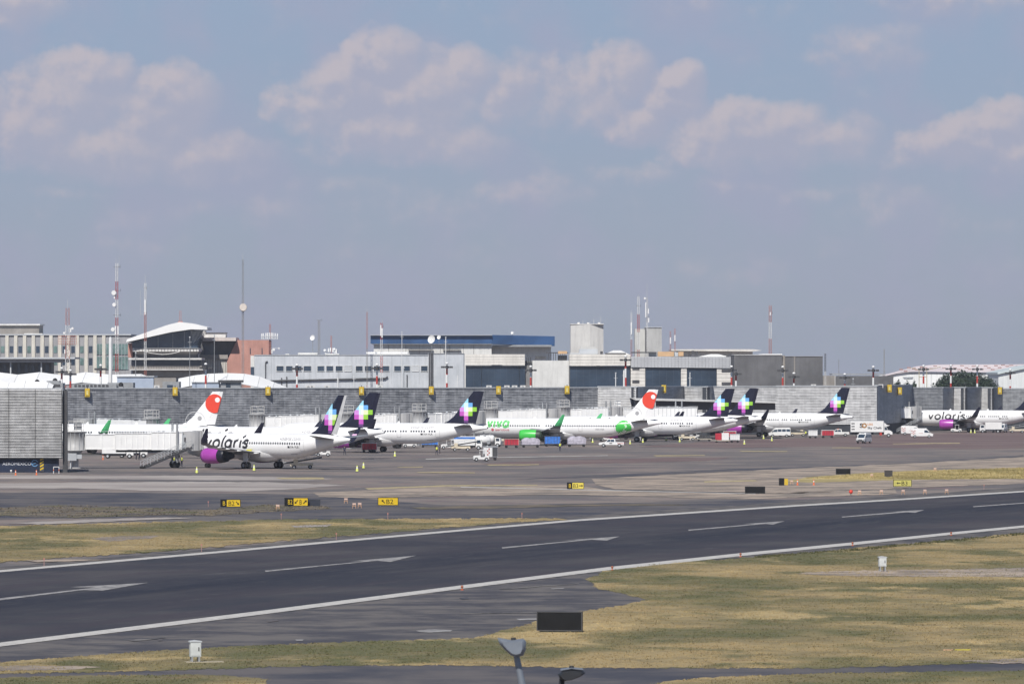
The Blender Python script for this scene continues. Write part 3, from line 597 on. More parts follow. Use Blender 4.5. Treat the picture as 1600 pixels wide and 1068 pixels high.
for s_ in range(6):
    a = 228+s_*9; b = a+9; sag = lambda q: 549+4.5*(1-((q-255)/27)**2)
    m.cyl((A_(a, 0, D)[0], D-3.6, A_(0, sag(a), D)[1]), (A_(b, 0, D)[0], D-3.6, A_(0, sag(b), D)[1]), .12, n=5)
pb(m, 'cable_festoon', WHD, t)
x, z = A_(281, 503, D); m = MB()
for dx in (-.35, .35): m.cyl((x+dx, D+3, z-.3), (x+dx*.6, D+3, z+4), .06, n=5)
for k in range(5): m.cyl((x-.35, D+3, z+.4+k*.7), (x+.35, D+3, z+.75+k*.7), .04, n=4)
m.box(x-.8, x+.8, D+2.6, D+3.4, z-.1, z+.3); pb(m, 'roof_aerial', REDL, t)
# pink building
D = 1980; t = root('pink_building', 'pink stucco building with a deep shaded recess beside the control building', 'building', D, 385)
m = MB(); m.prism(P2([(355,563),(370,531),(420,531),(420,600),(355,600)])[:0] or [A_(p, y, D) for p, y in ((355,563),(370,531),(420,531),(420,606),(355,606))], D, D+22); pb(m, 'wall', PINK, t)
m = MB()
for p in (391, 409.5): bx(m, p-.7, p+.7, 543.5, 553, D-.1, .1)
pb(m, 'window', GLS, t)
m = MB(); bx(m, 314, 369.5, 527.3, 532.5, D, 20, 4); pb(m, 'roof', mat('pinkish_white', (.56, .50, .47), .7, 0, .1, .2), t)
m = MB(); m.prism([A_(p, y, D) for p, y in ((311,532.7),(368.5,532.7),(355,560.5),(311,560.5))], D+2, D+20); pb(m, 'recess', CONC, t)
m = MB(); bx(m, 318, 334, 537, 555, D+1.9, .1); pb(m, 'glazing', GLS, t)
m = MB(); bx(m, 311, 356, 554, 560.5, D, 3, .4); pb(m, 'balcony', CONB, t)
m = MB(); gx(m, 314, 354.8, 560.6, D+.6, 18); pb(m, 'base_wall', RIB, t)
m = MB()
for k in range(10): bx(m, 316+k*4, 316.7+k*4, 561, 588, D+.45, .1)
pb(m, 'rib', CONB, t)
m = MB(); bx(m, 317, 352.5, 520.3, 527.1, D+3, 10); pb(m, 'penthouse', WHD, t); m = MB(); bx(m, 316, 353.5, 519.3, 520.2, D+2.6, 11); pb(m, 'penthouse_roof', DKG, t)

# long grey building with square windows
D = 1850; t = root('grey_building', 'long pale grey building with a row of sixteen square windows', 'building', D, 560)
m = MB(); gx(m, 397.5, 669, 554.8, D, 30); pb(m, 'wall', WALLG, t)
m = MB(); gx(m, 391.5, 397.3, 555.5, D+2, 26); pb(m, 'side_wall', WALLP, t); m = MB(); bx(m, 391.6, 397, 573, 588, D+1.9, .1); pb(m, 'side_glazing', GLS, t)
m = MB(); bx(m, 397, 669, 553.9, 554.7, D, 30, .25); pb(m, 'roof_edge', LGREY, t)
WX = [(432,443),(447,457),(461,471),(474.5,486),(496,506.5),(510,520.5),(524.5,535),(538,549),(556,566.5),(570,580.5),(584,594),(597.5,608),(616,626.5),(631,640.5),(644,654),(658,668)]
for k, (a, b) in enumerate(WX):
    m = MB(); bx(m, a, b, 571.5, 579.6, D-.1, .1); w = pb(m, 'window', (LGREY if k in (7, 14) else GLS), t, 'boarded pale window' if k in (7, 14) else None)
    fr = MB(); bx(fr, a-.5, b+.5, 571, 571.6, D-.2, .2); bx(fr, a-.5, b+.5, 579.6, 580.3, D-.2, .2); bx(fr, a-.5, a, 571.6, 579.6, D-.2, .2); bx(fr, b, b+.5, 571.6, 579.6, D-.2, .2)
    f = pb(fr, 'frame', WALLP, t); wm = f; 
m = MB(); x0, z0 = A_(422, 594.8, D); x1, z1 = A_(602, 590.8, D); m.cyl((x0, D-.5, z0), (x1, D-.5, z1), .28, n=6)
for k in range(22): q = k/21; m.cyl((x0+(x1-x0)*q, D-.5, z0+(z1-z0)*q), (x0+(x1-x0)*q, D, z0+(z1-z0)*q-.1), .08, n=4)
x2, z2 = A_(606, 588, D); m.cyl((x1, D-.5, z1), (x2, D-.5, z2), .22, n=6)
for p, yt in ((415, 566), (440, 590), (448, 588), (592, 590), (636, 585)):
    xx, zt = A_(p, yt, D); m.cyl((xx, D-.3, 3), (xx, D-.3, zt), .16, n=6)
m.cyl((A_(415,0,D)[0], D-.3, A_(0,565.5,D)[1]), (A_(418.5,0,D)[0], D-.3, A_(0,564.5,D)[1]), .22, n=6); pb(m, 'pipework', DKG, t)
m = MB()
for p in (424, 484, 529, 550, 574, 612, 655): bx(m, p-.15, p+.15, 556, 600, D-.06, .06)
pb(m, 'wall_joint', mat('joint_stain', (.30, .31, .32), .9), t)
m = MB(); bx(m, 465.5, 496, 550.7, 553.8, D+4, 6); bx(m, 508, 530, 552, 553.8, D+6, 6); bx(m, 446, 452, 552.4, 553.8, D+3, 3); pb(m, 'roof_housing', WALLP, t)
m = MB(); bx(m, 572, 637, 549.6, 552.8, D+5, 12); pb(m, 'roof_strip', LWHT, t)
# wing linking to the terminal
D = 1840; t = root('grey_building', 'grey wing with vertical service pipes between the square windows and the terminal glass', 'building', D, 698)
m = MB(); gx(m, 669.3, 724.5, 552.5, D, 26); pb(m, 'wall', WALLG, t)
m = MB()
for p in (671, 673.6, 676): xx = A_(p, 0, D)[0]; m.cyl((xx, D-.4, 2), (xx, D-.4, A_(0, 551, D)[1]), .17, n=6)
pb(m, 'pipe', DKG, t); m = MB(); bx(m, 668.8, 725, 551.6, 552.4, D, 26, .25); pb(m, 'roof_edge', LGREY, t)
# blue fascia building
D = 2080; t = root('blue_roof_building', 'wide building topped by a deep blue fascia band in the middle distance', 'building', D, 720)
m = MB(); bx(m, 579, 769, 524, 536.6, D, 34, .5); pb(m, 'fascia', BLUE, t)
m = MB(); x0, zt = A_(769.2, 523, D); zb = A_(0, 537, D)[1]; x1, zt2 = A_(867, 525, D); zb2 = A_(0, 540, D)[1]
m.add([(x0, D-.4, zb), (x1, D+6.5, zb2), (x1, D+6.5, zt2), (x0, D-.4, zt), (x0, D+32, zb), (x1, D+32, zb2), (x1, D+32, zt2), (x0, D+32, zt)], [(0,1,2,3),(4,5,6,7),(3,2,6,7),(0,1,5,4),(1,5,6,2),(0,4,7,3)]); pb(m, 'fascia_return', BLUE, t)
m = MB()
for k in range(14):
    p = 592+k*13; bx(m, p-.12, p+.12, 524.3, 536.4, D-.6, .1)
for k in range(26): bx(m, 584+k*7.1, 584.5+k*7.1, 536.7, 538, D-.6, .4)
pb(m, 'fascia_joint', mat('blue_joint', (.06, .12, .26), .6), t)
m = MB(); bx(m, 581, 768, 536.7, 538, D, 30, .4); bx(m, 769, 862, 538.5, 541.5, D+2, 24); pb(m, 'soffit', GREY, t)
m = MB(); gx(m, 584, 768, 538.1, D+1, 30); pb(m, 'wall', WALLP, t); m = MB(); gx(m, 768.2, 861, 541.6, D+7, 24); pb(m, 'side_wall', WALLP, t)
m = MB()
for p0, p1, y in ((638, 677, 545), (692, 720, 545.2)): q = MB(); bx(q, p0, p1, y, y+1.2, D, .6, .8); pb(q, 'wall_ledge', DKG, t)
for p in (607, 634, 655, 688, 702, 724, 740): bx(m, p-.15, p+.15, 539, 553, D+.9, .1, .1)
pb(m, 'wall_detail', DKG, t)
m = MB(); bx(m, 578.5, 769, 523.2, 523.9, D, 34, 1.8); pb(m, 'fascia_cap', LGREY, t)
def dish(name_root, px, py, D, r, face=(-.6, -1, .25), m_=None):
    m = MB(); f = Vector(face).normalized(); x, z = A_(px, py, D); c = Vector((x, D, z)); a = f.orthogonal().normalized(); b = f.cross(a); n = 14
    rings = [[c+f*(.35*r*(q*q)-.2*r)+(a*math.cos(2*math.pi*i/n)+b*math.sin(2*math.pi*i/n))*r*q for i in range(n)] for q in (.02, .4, .75, 1)]
    vs = [v for rr in rings for v in rr]; m.add(vs, [(j*n+i, j*n+(i+1) % n, (j+1)*n+(i+1) % n, (j+1)*n+i) for j in range(3) for i in range(n)], 0, True)
    m.cyl(c-f*.2*r, c-f*.7*r, r*.3, n=8); m.cyl(c+f*.1*r, c+f*.75*r, .05, n=5)
    return pb(m, 'dish', m_ or WH, name_root)
for px, py, D, r, lab in ((674.5, 530, 2070, 1.5, 'large white dish aerial in front of the blue fascia'), (686, 526.5, 2072, .8, 'small white dish aerial beside the large one on the blue fascia'), (800.5, 519.5, 2085, .55, 'tiny white dish aerial on top of the blue fascia roof'), (488.5, 527.5, 1856, .9, 'white dish aerial on a thin post above the square windows')):
    x, z = A_(px, py, D); t = thing('dish_aerial', lab, 'dish aerial', (x, D, 0), 0, 'dish aerials on the roofs'); dish(t, px, py, D, r)
    zb = {2070: z-7, 2072: z-2, 2085: z-1.5}.get(D, A_(0, 553.5, D)[1]); m = MB(); m.cyl((x, D+.3, zb), (x, D+.3, z), .09, n=6); pb(m, 'post', GREY, t)

# terminal with big dark glass bays
D = 1780; t = root('terminal_building', 'cream banded terminal with large dark glass bays behind the pier', 'building', D, 950)
m = MB(); gx(m, 727.5, 832, 570.8, D+1, 30); gx(m, 889, 1146, 571.5, D+1, 30); pb(m, 'core_wall', mat('terminal_core', (.2, .2, .2), .8), t)
def parapet(p0, p1, yt, yb, mm, n=4):
    for k in range(n):
        a = yt+(yb-yt)*k/n; b = yt+(yb-yt)*(k+1)/n-.35; m = MB(); bx(m, p0, p1, a, b, D, 30.5, 1.2+.05*(k % 2)); pb(m, 'parapet_band', mm, t)
    m = MB(); bx(m, p0+.5, p1-.5, yt+.3, yb-.6, D, 29, .8); pb(m, 'parapet_core', GREY, t)
parapet(727, 820, 553.2, 570, CREAM); parapet(889.5, 985, 553.3, 571.2, CREAM); 
m = MB()
for r_ in range(5):
    for k in range(30):
        p = 985.8+k*5.3; a = 557+r_*3.3+(k*.05); bx(m, p, p+5.0, a, a+3.05, D, 2, .9+.03*((k*7+r_*3) % 3))
pb(m, 'tiled_parapet', mat('tile_grey', (.44, .45, .47), .6, 0, .08, .15), t)
m = MB(); bx(m, 985.5, 1145, 557.2, 574, D, 28, .6); pb(m, 'parapet_core', GREY, t)
for a, b, y0_, y1_ in ((728, 752, 571, 606), (753, 811, 571, 606), (812, 820, 571, 606), (890.5, 984, 572.5, 606), (1008.5, 1063.5, 574.5, 606), (1073.5, 1119.5, 575.5, 606)):
    m = MB(); bx(m, a, b, y0_, 612, D, .5, .1); w = pb(m, 'glass_bay', GLS, t)
    fr = MB()
    n = max(1, int((b-a)/9.5))
    for k in range(n+1): p = a+(b-a)*k/n; bx(fr, p-.15, p+.15, y0_, 608, D-.15, .12)
    for y in (582, 593): bx(fr, a, b, y-.12, y+.12, D-.15, .12)
    f = pb(fr, 'glazing_bar', mat('bar_blue', (.06, .08, .11), .4, 0, .1, .3), t); f.parent = w; f.matrix_parent_inverse = Matrix()
for a, b in ((985.5, 1008), (1064, 1073), (1120, 1127.5), (1127.5, 1143.5)):
    for k in range(6):
        m = MB(); y = 573.5+k*5.5; bx(m, a, b, y, y+5.1, D, 1, .5); pb(m, 'pier_panel', CREAM, t)
for a, b, y in ((988, 999, 572.8), (988, 999, 593.5), (1127.5, 1141.5, 576.5), (1127.5, 1141.5, 596.8)):
    m = MB(); bx(m, a, b, y, y+4.6, D-.65, .1); pb(m, 'window', DKG, t)
m = MB(); gx(m, 832, 889, 563, D+.5, 26); pb(m, 'plain_wall', WALLP, t); m = MB(); gx(m, 820.3, 831.8, 563.5, D+3, 20); pb(m, 'recess_wall', GREY, t)
m = MB()
for p in (823, 826, 829): xx = A_(p, 0, D)[0]; m.cyl((xx, D+2.5, 5), (xx, D+2.5, A_(0, 558, D)[1]), .12, n=5)
for k in range(5): bx(m, 821, 831, 565+k*7.5, 565.8+k*7.5, D+2.2, .5)
pb(m, 'ladder_frame', DKG, t)
m = MB()
for k in range(8): bx(m, 857+k*3.6, 858+k*3.6, 552, 563, D+3, .4)
bx(m, 853, 888, 550, 551.5, D+2.8, 8); bx(m, 836, 853, 556, 561, D+4, 4); bx(m, 872, 886, 555, 562.8, D+4, 4); pb(m, 'roof_plant', DKG, t)
m = MB(); bx(m, 872, 886, 548.2, 552.6, D+2.7, .2); bx(m, 1028, 1053, 549, 556.5, D+8, 5); bx(m, 1060, 1068, 549.3, 556, D+8, 4); pb(m, 'tan_housing', TAN, t)
for q in ((1054, 1059.5, 550, 556.5, D+8, 5), (1014, 1026, 550.8, 556.8, D+8, 5), (890, 921, 551, 553, D+5, 10), (905, 934, 545, 553, D+14, 10)): m = MB(); bx(m, *q); pb(m, 'grey_housing', LGREY, t)
m = MB(); bx(m, 987, 1026, 549.5, 551.2, D+6, 12); bx(m, 946, 978, 551.2, 553, D+3, 12); pb(m, 'roof_slab', DKG, t)
for a in ((944,553,967,547,986,554), (1092,556.5,1120,553,1142,557)):
    m = MB(); m.prism([A_(a[0], a[1]+.5, D), A_(a[2]-8, a[3], D), A_(a[2]+4, a[3], D), A_(a[4], a[5]+.5, D)], D+6, D+16); pb(m, 'white_roof', LWHT, t)
m = MB()
for p, y in ((940, 550), (1078, 554), (1083, 549), (1089, 551), (1137, 556), (1141, 553)): bx(m, p-2, p+2, y-1.5, y+3.5, D+4, 3); 
pb(m, 'roof_unit', DKG, t)
D = 2100; t = root('flat_roof_building', 'cream building with a thin flat roof behind the terminal parapet', 'building', D, 1120)
m = MB(); gx(m, 1050, 1176, 548.5, D, 30); pb(m, 'wall', CREAM, t); m = MB(); m.prism([A_(1048, 545.4, D), A_(1176, 545.4, D), A_(1190, 547.2, D), A_(1176, 549, D), A_(1048, 547.8, D)], D-3, D+32); pb(m, 'roof', CREAM, t)
# the two pale roof towers
D = 2000; t = root('stair_tower', 'pale square roof tower, left of the two, with small aerials on top', 'building', D, 917)
x0, x1, x2 = A_(891.5, 0, D)[0], A_(934, 0, D)[0], A_(943, 0, D)[0]; zt = A_(0, 506.5, D)[1]
m = MB(); m.prism([(x0, D), (A_(922,0,D)[0], D-.3), (x2, D+1.2), (x2-2, D+14), (x0, D+14)], 3, zt, axis='z'); pb(m, 'wall', mat('tower_pale', (.56, .55, .53), .8, 0, .06, .12), t)
m = MB(); bx(m, 907, 932, 541, 600, D-4, 3); pb(m, 'annex', mat('tower_pale2', (.60, .60, .58), .8, 0, .05, .12), t)
m = MB(); bx(m, 891, 943.5, 505.6, 506.6, D, 14, .3); pb(m, 'roof_edge', WHD, t)
m = MB()
for p, h in ((911, 6), (922, 3), (928, 8), (939, 12), (904, 1.5)): xx, zz = A_(p, 506, D); m.cyl((xx, D+3, zz), (xx, D+3, zz+h*.22), .06, n=4)
for p in (904, 919, 936): xx, zz = A_(p, 504.8, D); m.box(xx-.4, xx+.4, D+2, D+3, zz-.2, zz+.3)
pb(m, 'roof_aerial', WHD, t)
D = 2050; t = root('stair_tower', 'pale grey roof tower, right of the two, behind the tall red and white masts', 'building', D, 1013)
m = MB(); gx(m, 1008, 1034, 511.5, D-2, 14); pb(m, 'wall', mat('tower_grey', (.42, .42, .41), .85, 0, .10, .12), t)
m = MB(); gx(m, 992, 1007.6, 513.5, D+1, 11); pb(m, 'side_wall', mat('tower_pale3', (.52, .52, .50), .85, 0, .10, .12), t)
m = MB(); bx(m, 1008.2, 1010.5, 513, 549, D-2.3, .2); pb(m, 'duct', DKG, t); m = MB(); bx(m, 1007, 1034.5, 510.6, 511.6, D-2, 14, .3); pb(m, 'roof_edge', LGREY, t)
# dark concrete blocks
D = 1700; t = root('concrete_block', 'tall dark grey concrete block in two halves right of the terminal', 'building', D, 1216)
m = MB(); gx(m, 1147, 1222, 554.5, D, 26); pb(m, 'wall', CONC, t); m = MB(); gx(m, 1227, 1285.5, 557, D, 26); pb(m, 'wall', CONC, t, 'right hand half of the block')
m = MB(); gx(m, 1222.3, 1226.7, 555, D+.8, 20); pb(m, 'joint_column', CONB, t)
m = MB(); bx(m, 1190, 1222, 552.6, 554.3, D, 20, .2); bx(m, 1146.6, 1190, 553.8, 554.4, D, 20, .15); pb(m, 'roof_edge', LWHT, t)
m = MB(); bx(m, 1227, 1286, 556.3, 556.9, D, 20, .2); bx(m, 1240.5, 1242.5, 556.9, 603, D-.2, .2); pb(m, 'edge_trim', CONB, t)
D = 1760; t = root('low_block', 'low grey concrete building between the dark block and the white hangar', 'building', D, 1340)
m = MB(); gx(m, 1286, 1305, 586.5, D+3, 20); pb(m, 'left_wall', CONB, t); m = MB(); gx(m, 1305.4, 1396, 587, D, 20); pb(m, 'wall', CONC, t)
m = MB(); bx(m, 1300, 1384, 583.3, 585.5, D+10, 14); pb(m, 'roof', GREY, t); m = MB(); bx(m, 1304.3, 1305.3, 586.6, 603, D-.4, .3); pb(m, 'downpipe', WHD, t)

# white hangar with red speckled roof
D = 2350; t = root('hangar', 'long white hangar with a curved roof speckled red, far right', 'building', D, 1500)
m = MB()
prof = [(1378,586),(1390,583),(1410,577.5),(1432,572),(1462,569.2),(1500,569),(1560,569),(1620,568.6),(1690,568.6)]
vs = []; DD = 70
low = [(1384,587),(1400,583.5),(1420,580.8),(1440,580.2),(1470,580.5),(1500,581),(1560,581.5),(1620,581.8),(1690,582)]
for (p, y), (p2, y2) in zip(prof, low):
    a = A_(p2, y2, D); b = A_(p, y, D+DD*.6); c = A_(p, y, D+DD); vs += [(a[0], D-1, a[1]), (b[0], D+DD*.6, b[1]), (c[0], D+DD, c[1]-1)]
n = len(prof); m.add(vs, [(3*i+j, 3*i+3+j, 3*i+4+j, 3*i+1+j) for i in range(n-1) for j in (0, 1)]); pb(m, 'roof', mat('hangar_roof', (.68, .60, .60), .7, 0, .10, .05), t)
vv = [Vector(v) for v in vs]
sp = MB(); sk = [(1408,577),(1415,579.5),(1428,575.6),(1432,577.7),(1440,573.4),(1446,575),(1455,576),(1461,572.2),(1475,575.5),(1481,577.2),(1486,571),(1492,575.2),(1498,577.4),(1503,571.5),(1510,574.9),(1515,577),(1521,572.5),(1527,571.5),(1534,577.3),(1540,572),(1545,574.8),(1551,577.5),(1556,571.5),(1562,574.5),(1567,570.5),(1574,572.5),(1580,571),(1590,572.6),(1420,574.3),(1596,575.2)]
for p, y in sk:
    q = min(1, max(0, (581-y)/12)); dd = D-1+(DD*.6+1)*q; x, z = A_(p, y, dd); sp.box(x-.7, x+.7, dd-1.2, dd+.9, z-.3, z+.35)
pb(sp, 'roof_vent', mat('vent_red', (.30, .20, .19), .7), t)
m = MB(); m.prism([A_(1386, 612, D)]+[A_(p, y+.6, D) for p, y in low]+[A_(1690, 612, D)], D, D+60); pb(m, 'wall', mat('hangar_white', (.80, .81, .80), .7, 0, .05, .05), t)
m = MB()
for p in (1455, 1495, 1535, 1558): bx(m, p-.25, p+.25, 583, 606, D-.2, .2)
bx(m, 1420, 1690, 582.4, 583, D, .4, .3)
for p0, p1, y in ((1411, 1427, 588.3), (1412, 1426, 590.2)): bx(m, p0, p1, y, y+.9, D-.3, .3)
pb(m, 'wall_trim', LGREY, t)
D = 2200; t = root('hangar', 'second white hangar with a pale blue sloping roof edge at the right border', 'building', D, 1600)
m = MB(); m.prism([A_(p, y, D) for p, y in ((1560,620),(1560,583.5),(1600,575),(1700,560),(1700,620))], D, D+50); pb(m, 'wall', mat('hangar_white2', (.66, .68, .68), .7, 0, .06, .05), t)
m = MB(); m.prism([A_(p, y, D) for p, y in ((1558.5,584.4),(1558.5,581.4),(1600,572.5),(1700,557.5),(1700,560.5),(1600,576))], D-1, D+52); pb(m, 'roof_edge', mat('roof_teal', (.50, .56, .57), .6), t)

# ------------------------------------------------------------------ trees
LEAF = [mat('leaf_dark', (.020, .036, .023), .7, 0, .35, .5), mat('leaf_mid', (.036, .060, .032), .7, 0, .3, .5)]
BARK = mat('bark', (.10, .08, .06), .9, 0, .2, 1)
def tree(px, ytop, ybase, wpx, D, label, n, shape=1.0):
    x, zt = A_(px, ytop, D); w = wpx*D/F/2; t = thing('tree', label, 'tree', (x, D, 0), 0, None)
    zc = zt*.52; hz = zt-zc; m = MB(); m.cyl((0, 0, 0), (.2, 0, zt*.45), .45, .3, 8); 
    ends = []
    for k in range(7):
        a = k*.9+.3; e = (math.cos(a)*w*.55, math.sin(a)*w*.4, zt*.5+random.uniform(.1, .35)*zt); ends.append(e); m.cyl((.2, 0, zt*random.uniform(.25, .45)), e, .16, .05, 6)
    m.build('trunk', BARK, t)
    V = []; Fs = []; MI = []; ph = [random.uniform(0, 6.28) for _ in range(6)]
    for k in range(n):
        d = Vector((random.gauss(0, 1), random.gauss(0, 1), random.gauss(0, 1))).normalized()
        lump = 1+.10*math.sin(5*d.x+ph[0]+2*d.z)*math.cos(4*d.y+ph[1])+.07*math.sin(11*d.x+ph[2])*math.sin(9*d.z+ph[3])+.05*math.sin(19*d.x+13*d.y+ph[4])
        q = random.uniform(.25, 1)**.35*lump*random.choice([1, 1, 1, .93, 1.03]); c = Vector((d.x*w*q, d.y*w*.75*q, zt*.50+d.z*zt*.5*q*(.92 if d.z > 0 else .8)))
        if c.z < .3: continue
        s = random.uniform(.13, .34); nrm = (d+Vector((random.gauss(0, .6), random.gauss(0, .6), random.gauss(0, .6)))).normalized(); a = nrm.orthogonal().normalized(); b = nrm.cross(a)
        kk = len(V); V += [c+a*s, c+b*s*.7, c-a*s, c-b*s*.7]; Fs.append((kk, kk+1, kk+2, kk+3)); cl = math.sin(c.x*1.1+ph[5])*math.sin(c.z*1.4+c.y)+random.uniform(-.8, .8); MI.append(0 if cl < .35 else 1)
    m = MB(); m.v = [tuple(v) for v in V]; m.f = Fs; m.mi = MI; m.sm = [False]*len(Fs); m.build('crown', LEAF, t)
tree(1507, 576.5, 604, 96, 1800, 'large dark spreading tree in front of the white hangar', 26000)
tree(1476, 583, 604, 44, 1790, 'left shoulder of dark tree growth beside the large tree before the hangar', 7000)
tree(1542, 587, 604, 44, 1795, 'lower dark tree at the right foot of the large tree before the hangar', 6000)
tree(1402, 591.5, 604, 16, 1700, 'small round tree at the left end of the white hangar', 3500)
tree(1417, 593.5, 604, 19, 1700, 'low tree below the lettering on the white hangar, left of its twin', 3500)
tree(1428, 593.5, 604, 15, 1705, 'low tree below the lettering on the white hangar, right of its twin', 3000)

# ------------------------------------------------------------------ masts
def bands(z0, z1, first, n):
    out = []; h = (z1-z0)/n
    for k in range(n): out.append((z0+k*h, z0+(k+1)*h, (first+k) % 2))
    return out
def lattice_mast(px, ytop, D, w, label, n=6, first=0, taper=.6, mats=(REDP, WH), zb=8.0, th=.07, extras=()):
    x, zt = A_(px, ytop, D); t = thing('radio_mast', label, 'mast', (x, D, 0), 0, 'radio masts on the skyline')
    wd = lambda z: w*(1-(1-taper)*(z/zt))
    for z0, z1, c in bands(0, zt, first, n):
        m = MB(); st = max(.9, w*1.1); k = max(1, round((z1-z0)/st)); lev = [z0+(z1-z0)*i/k for i in range(k+1)]
        cs = [(1, 1), (-1, 1), (-1, -1), (1, -1)]
        for a, b in cs: m.cyl((a*wd(z0)/2, b*wd(z0)/2, z0), (a*wd(z1)/2, b*wd(z1)/2, z1), th, n=4, cap=False)
        for i in range(k):
            for j in range(4):
                (a, b), (a2, b2) = cs[j], cs[(j+1) % 4]; u, v = wd(lev[i])/2, wd(lev[i+1])/2
                if i % 2: a, b, a2, b2 = a2, b2, a, b
                m.cyl((a*u, b*u, lev[i]), (a2*v, b2*v, lev[i+1]), th*.6, n=3, cap=False); m.cyl((a*u, b*u, lev[i]), (a2*u, b2*u, lev[i]), th*.6, n=3, cap=False)
        m.build('lattice_section', mats[c], t)
    for e in extras:
        kind, dx, y, s = e; z = A_(0, y, D)[1]; dx = dx*D/F; m = MB()
        if kind == 'dish':
            m.cyl((dx, -.5, z), (dx, -.95, z), s, s*.9, 12); m.cyl((0, 0, z), (dx, -.5, z), .06, n=4); m.build('dish', WH, t)
        if kind == 'whip':
            m.cyl((dx, 0, z), (dx, 0, z+s), .075, .05, 5); m.cyl((0, 0, z+.2), (dx, 0, z+.2), .05, n=4); m.build('whip_aerial', LGREY, t)
        if kind == 'panel':
            m.box(dx-.18, dx+.18, -.6, -.35, z-s/2, z+s/2); m.cyl((0, 0, z), (dx, -.3, z), .05, n=4); m.build('panel_aerial', WH, t)
        if kind == 'arm':
            m.cyl((-s, 0, z), (s, 0, z), .06, n=4); m.cyl((s, 0, z-.4), (s, 0, z+.5), .05, n=4); m.build('cross_arm', DKG, t)
        if kind == 'gallery':
            for q in (0, .8, 1.6, 2.4): m.cyl((-s, -.8, z+q), (s, -.8, z+q), .07, n=4); m.cyl((-s, .8, z+q), (s, .8, z+q), .07, n=4)
            for k in range(11): xx = -s+2*s*k/10; m.cyl((xx, -.8, z), (xx, -.8, z+2.4), .07, n=4)
            m.box(-s*.6, s*.6, -.8, .8, z-.12, z); m.build('gallery', REDL, t)
    return t
lattice_mast(105.5, 481, 1700, 1.5, 'stocky red and white lattice mast with a railed gallery, far left', 7, 1, .6, extras=[('gallery', 0, 537.5, 2.7), ('dish', 8, 513, .4), ('dish', -5, 520, .35), ('whip', 0, 481, 2.6), ('panel', -4, 549, 1.2), ('panel', 3, 551, 1.4), ('arm', 0, 552, 1.5), ('panel', 5, 516, 1.0)], mats=(WH, REDL))
lattice_mast(182.5, 411, 1700, .85, 'tallest slim red and white lattice mast with dishes, left', 9, 1, .75, extras=[('dish', -4.5, 457.5, .75), ('panel', -3.5, 461, 2), ('dish', -4, 476, .6), ('dish', -6, 514.5, .65), ('panel', -2, 516, 2.6), ('panel', 2, 516, 2.6), ('arm', 0, 417, 1.0), ('arm', 0, 454, 1.1), ('arm', 0, 492, 1.1), ('arm', 0, 531, .8), ('whip', 3.5, 417, 3.3), ('whip', -1, 411, 1.5)])
lattice_mast(227, 442, 1640, .6, 'slim red topped mast with a long white whip aerial beside the sloping white roof', 5, 0, .8, mats=(WH, REDL), extras=[('panel', 0, 480, 4.2), ('whip', -7.5, 492, 7), ('arm', -2, 450, .4), ('whip', 0, 442, 2.2)])
lattice_mast(379.5, 405, 1760, .62, 'tall thin dark lattice mast with a pale round drum, above the pink building', 4, 1, .7, mats=(GREY, CONB), th=.06, extras=[('whip', 0, 405, 1.6)])
t = [o for o in bpy.data.objects if o.get('label', '').startswith('tall thin dark')][0]; z = A_(0, 480, 1760)[1]; m = MB(); m.cyl((.15, -.7, z), (.15, -1.5, z), 1.2, 1.1, 14)
for k in range(8): a = k*math.pi/4; m.cyl((.15+math.cos(a)*1.2, -1, z+math.sin(a)*1.2), (0, 0, z-1.5), .03, n=3)
m.build('drum_aerial', mat('drum_pale', (.62, .56, .5), .6), t)
lattice_mast(498.5, 500, 1870, .8, 'thin lattice mast with a flared head above the square windows', 2, 1, .7, mats=(CONB, WHD), extras=[('arm', 0, 500, .9), ('whip', -2, 500, .4)], th=.06)
lattice_mast(573.5, 487, 1845, .5, 'very thin tall reddish mast left of the blue fascia', 3, 1, .8, mats=(CONB, REDL), th=.045, extras=[('whip', 0, 487, 1.2)])
lattice_mast(596, 504, 1830, .7, 'red and white mast standing in front of the left end of the blue fascia', 6, 1, .8, extras=[('panel', -1, 516, 3.4), ('panel', 1, 520, 3), ('whip', 1.5, 504, 1.2), ('arm', 0, 510, .6)])
lattice_mast(997.5, 463, 1890, .75, 'red and white mast left of the tallest thin one, above the right pale roof tower', 7, 0, .8, mats=(WH, REDP), extras=[('arm', 1, 477.5, .8), ('whip', 0, 463, .8)])
lattice_mast(986.5, 488, 1900, .5, 'short thin mast with a white tube left of the red and white pair', 4, 1, .8, mats=(WH, REDL), extras=[('panel', 0, 513, 4), ('whip', 0, 488, .8)], th=.05)
lattice_mast(1011, 464, 1910, .6, 'thin pale mast with dishes and a long whip, tallest by the right roof tower', 5, 0, .8, mats=(WHD, WH), extras=[('whip', 0, 464, 4.4), ('dish', -3.5, 466, .4), ('panel', -2, 484, 5), ('panel', 2, 486, 1.6), ('arm', 0, 495, .6), ('panel', 2.5, 500, 1.5)], th=.055)
for px, yt, lab in ((1047.5, 517, 'short thin mast right of the pale roof towers, left of its twin'), (1054.5, 513, 'short thin reddish mast right of the pale roof towers, right of its twin')):
    lattice_mast(px, yt, 2000, .45, lab, 4, 0, .8, mats=(WHD, REDL), th=.05, extras=[('panel', 0, yt+15, 2.2)])
lattice_mast(1203.5, 477, 1850, .85, 'red and white lattice mast standing above the dark concrete block', 7, 0, .85, mats=(REDL, WH), extras=[('arm', 0, 489, .7), ('panel', 0, 490, 1.0)])
lattice_mast(1289.5, 552, 1750, .45, 'short dark pole mast at the right edge of the dark concrete block', 4, 1, .8, mats=(DKG, WHD), th=.06)
lattice_mast(1310.5, 561, 2100, .3, 'distant short thin mast above the low grey building', 2, 1, .8, mats=(GREY, GREY), th=.04)
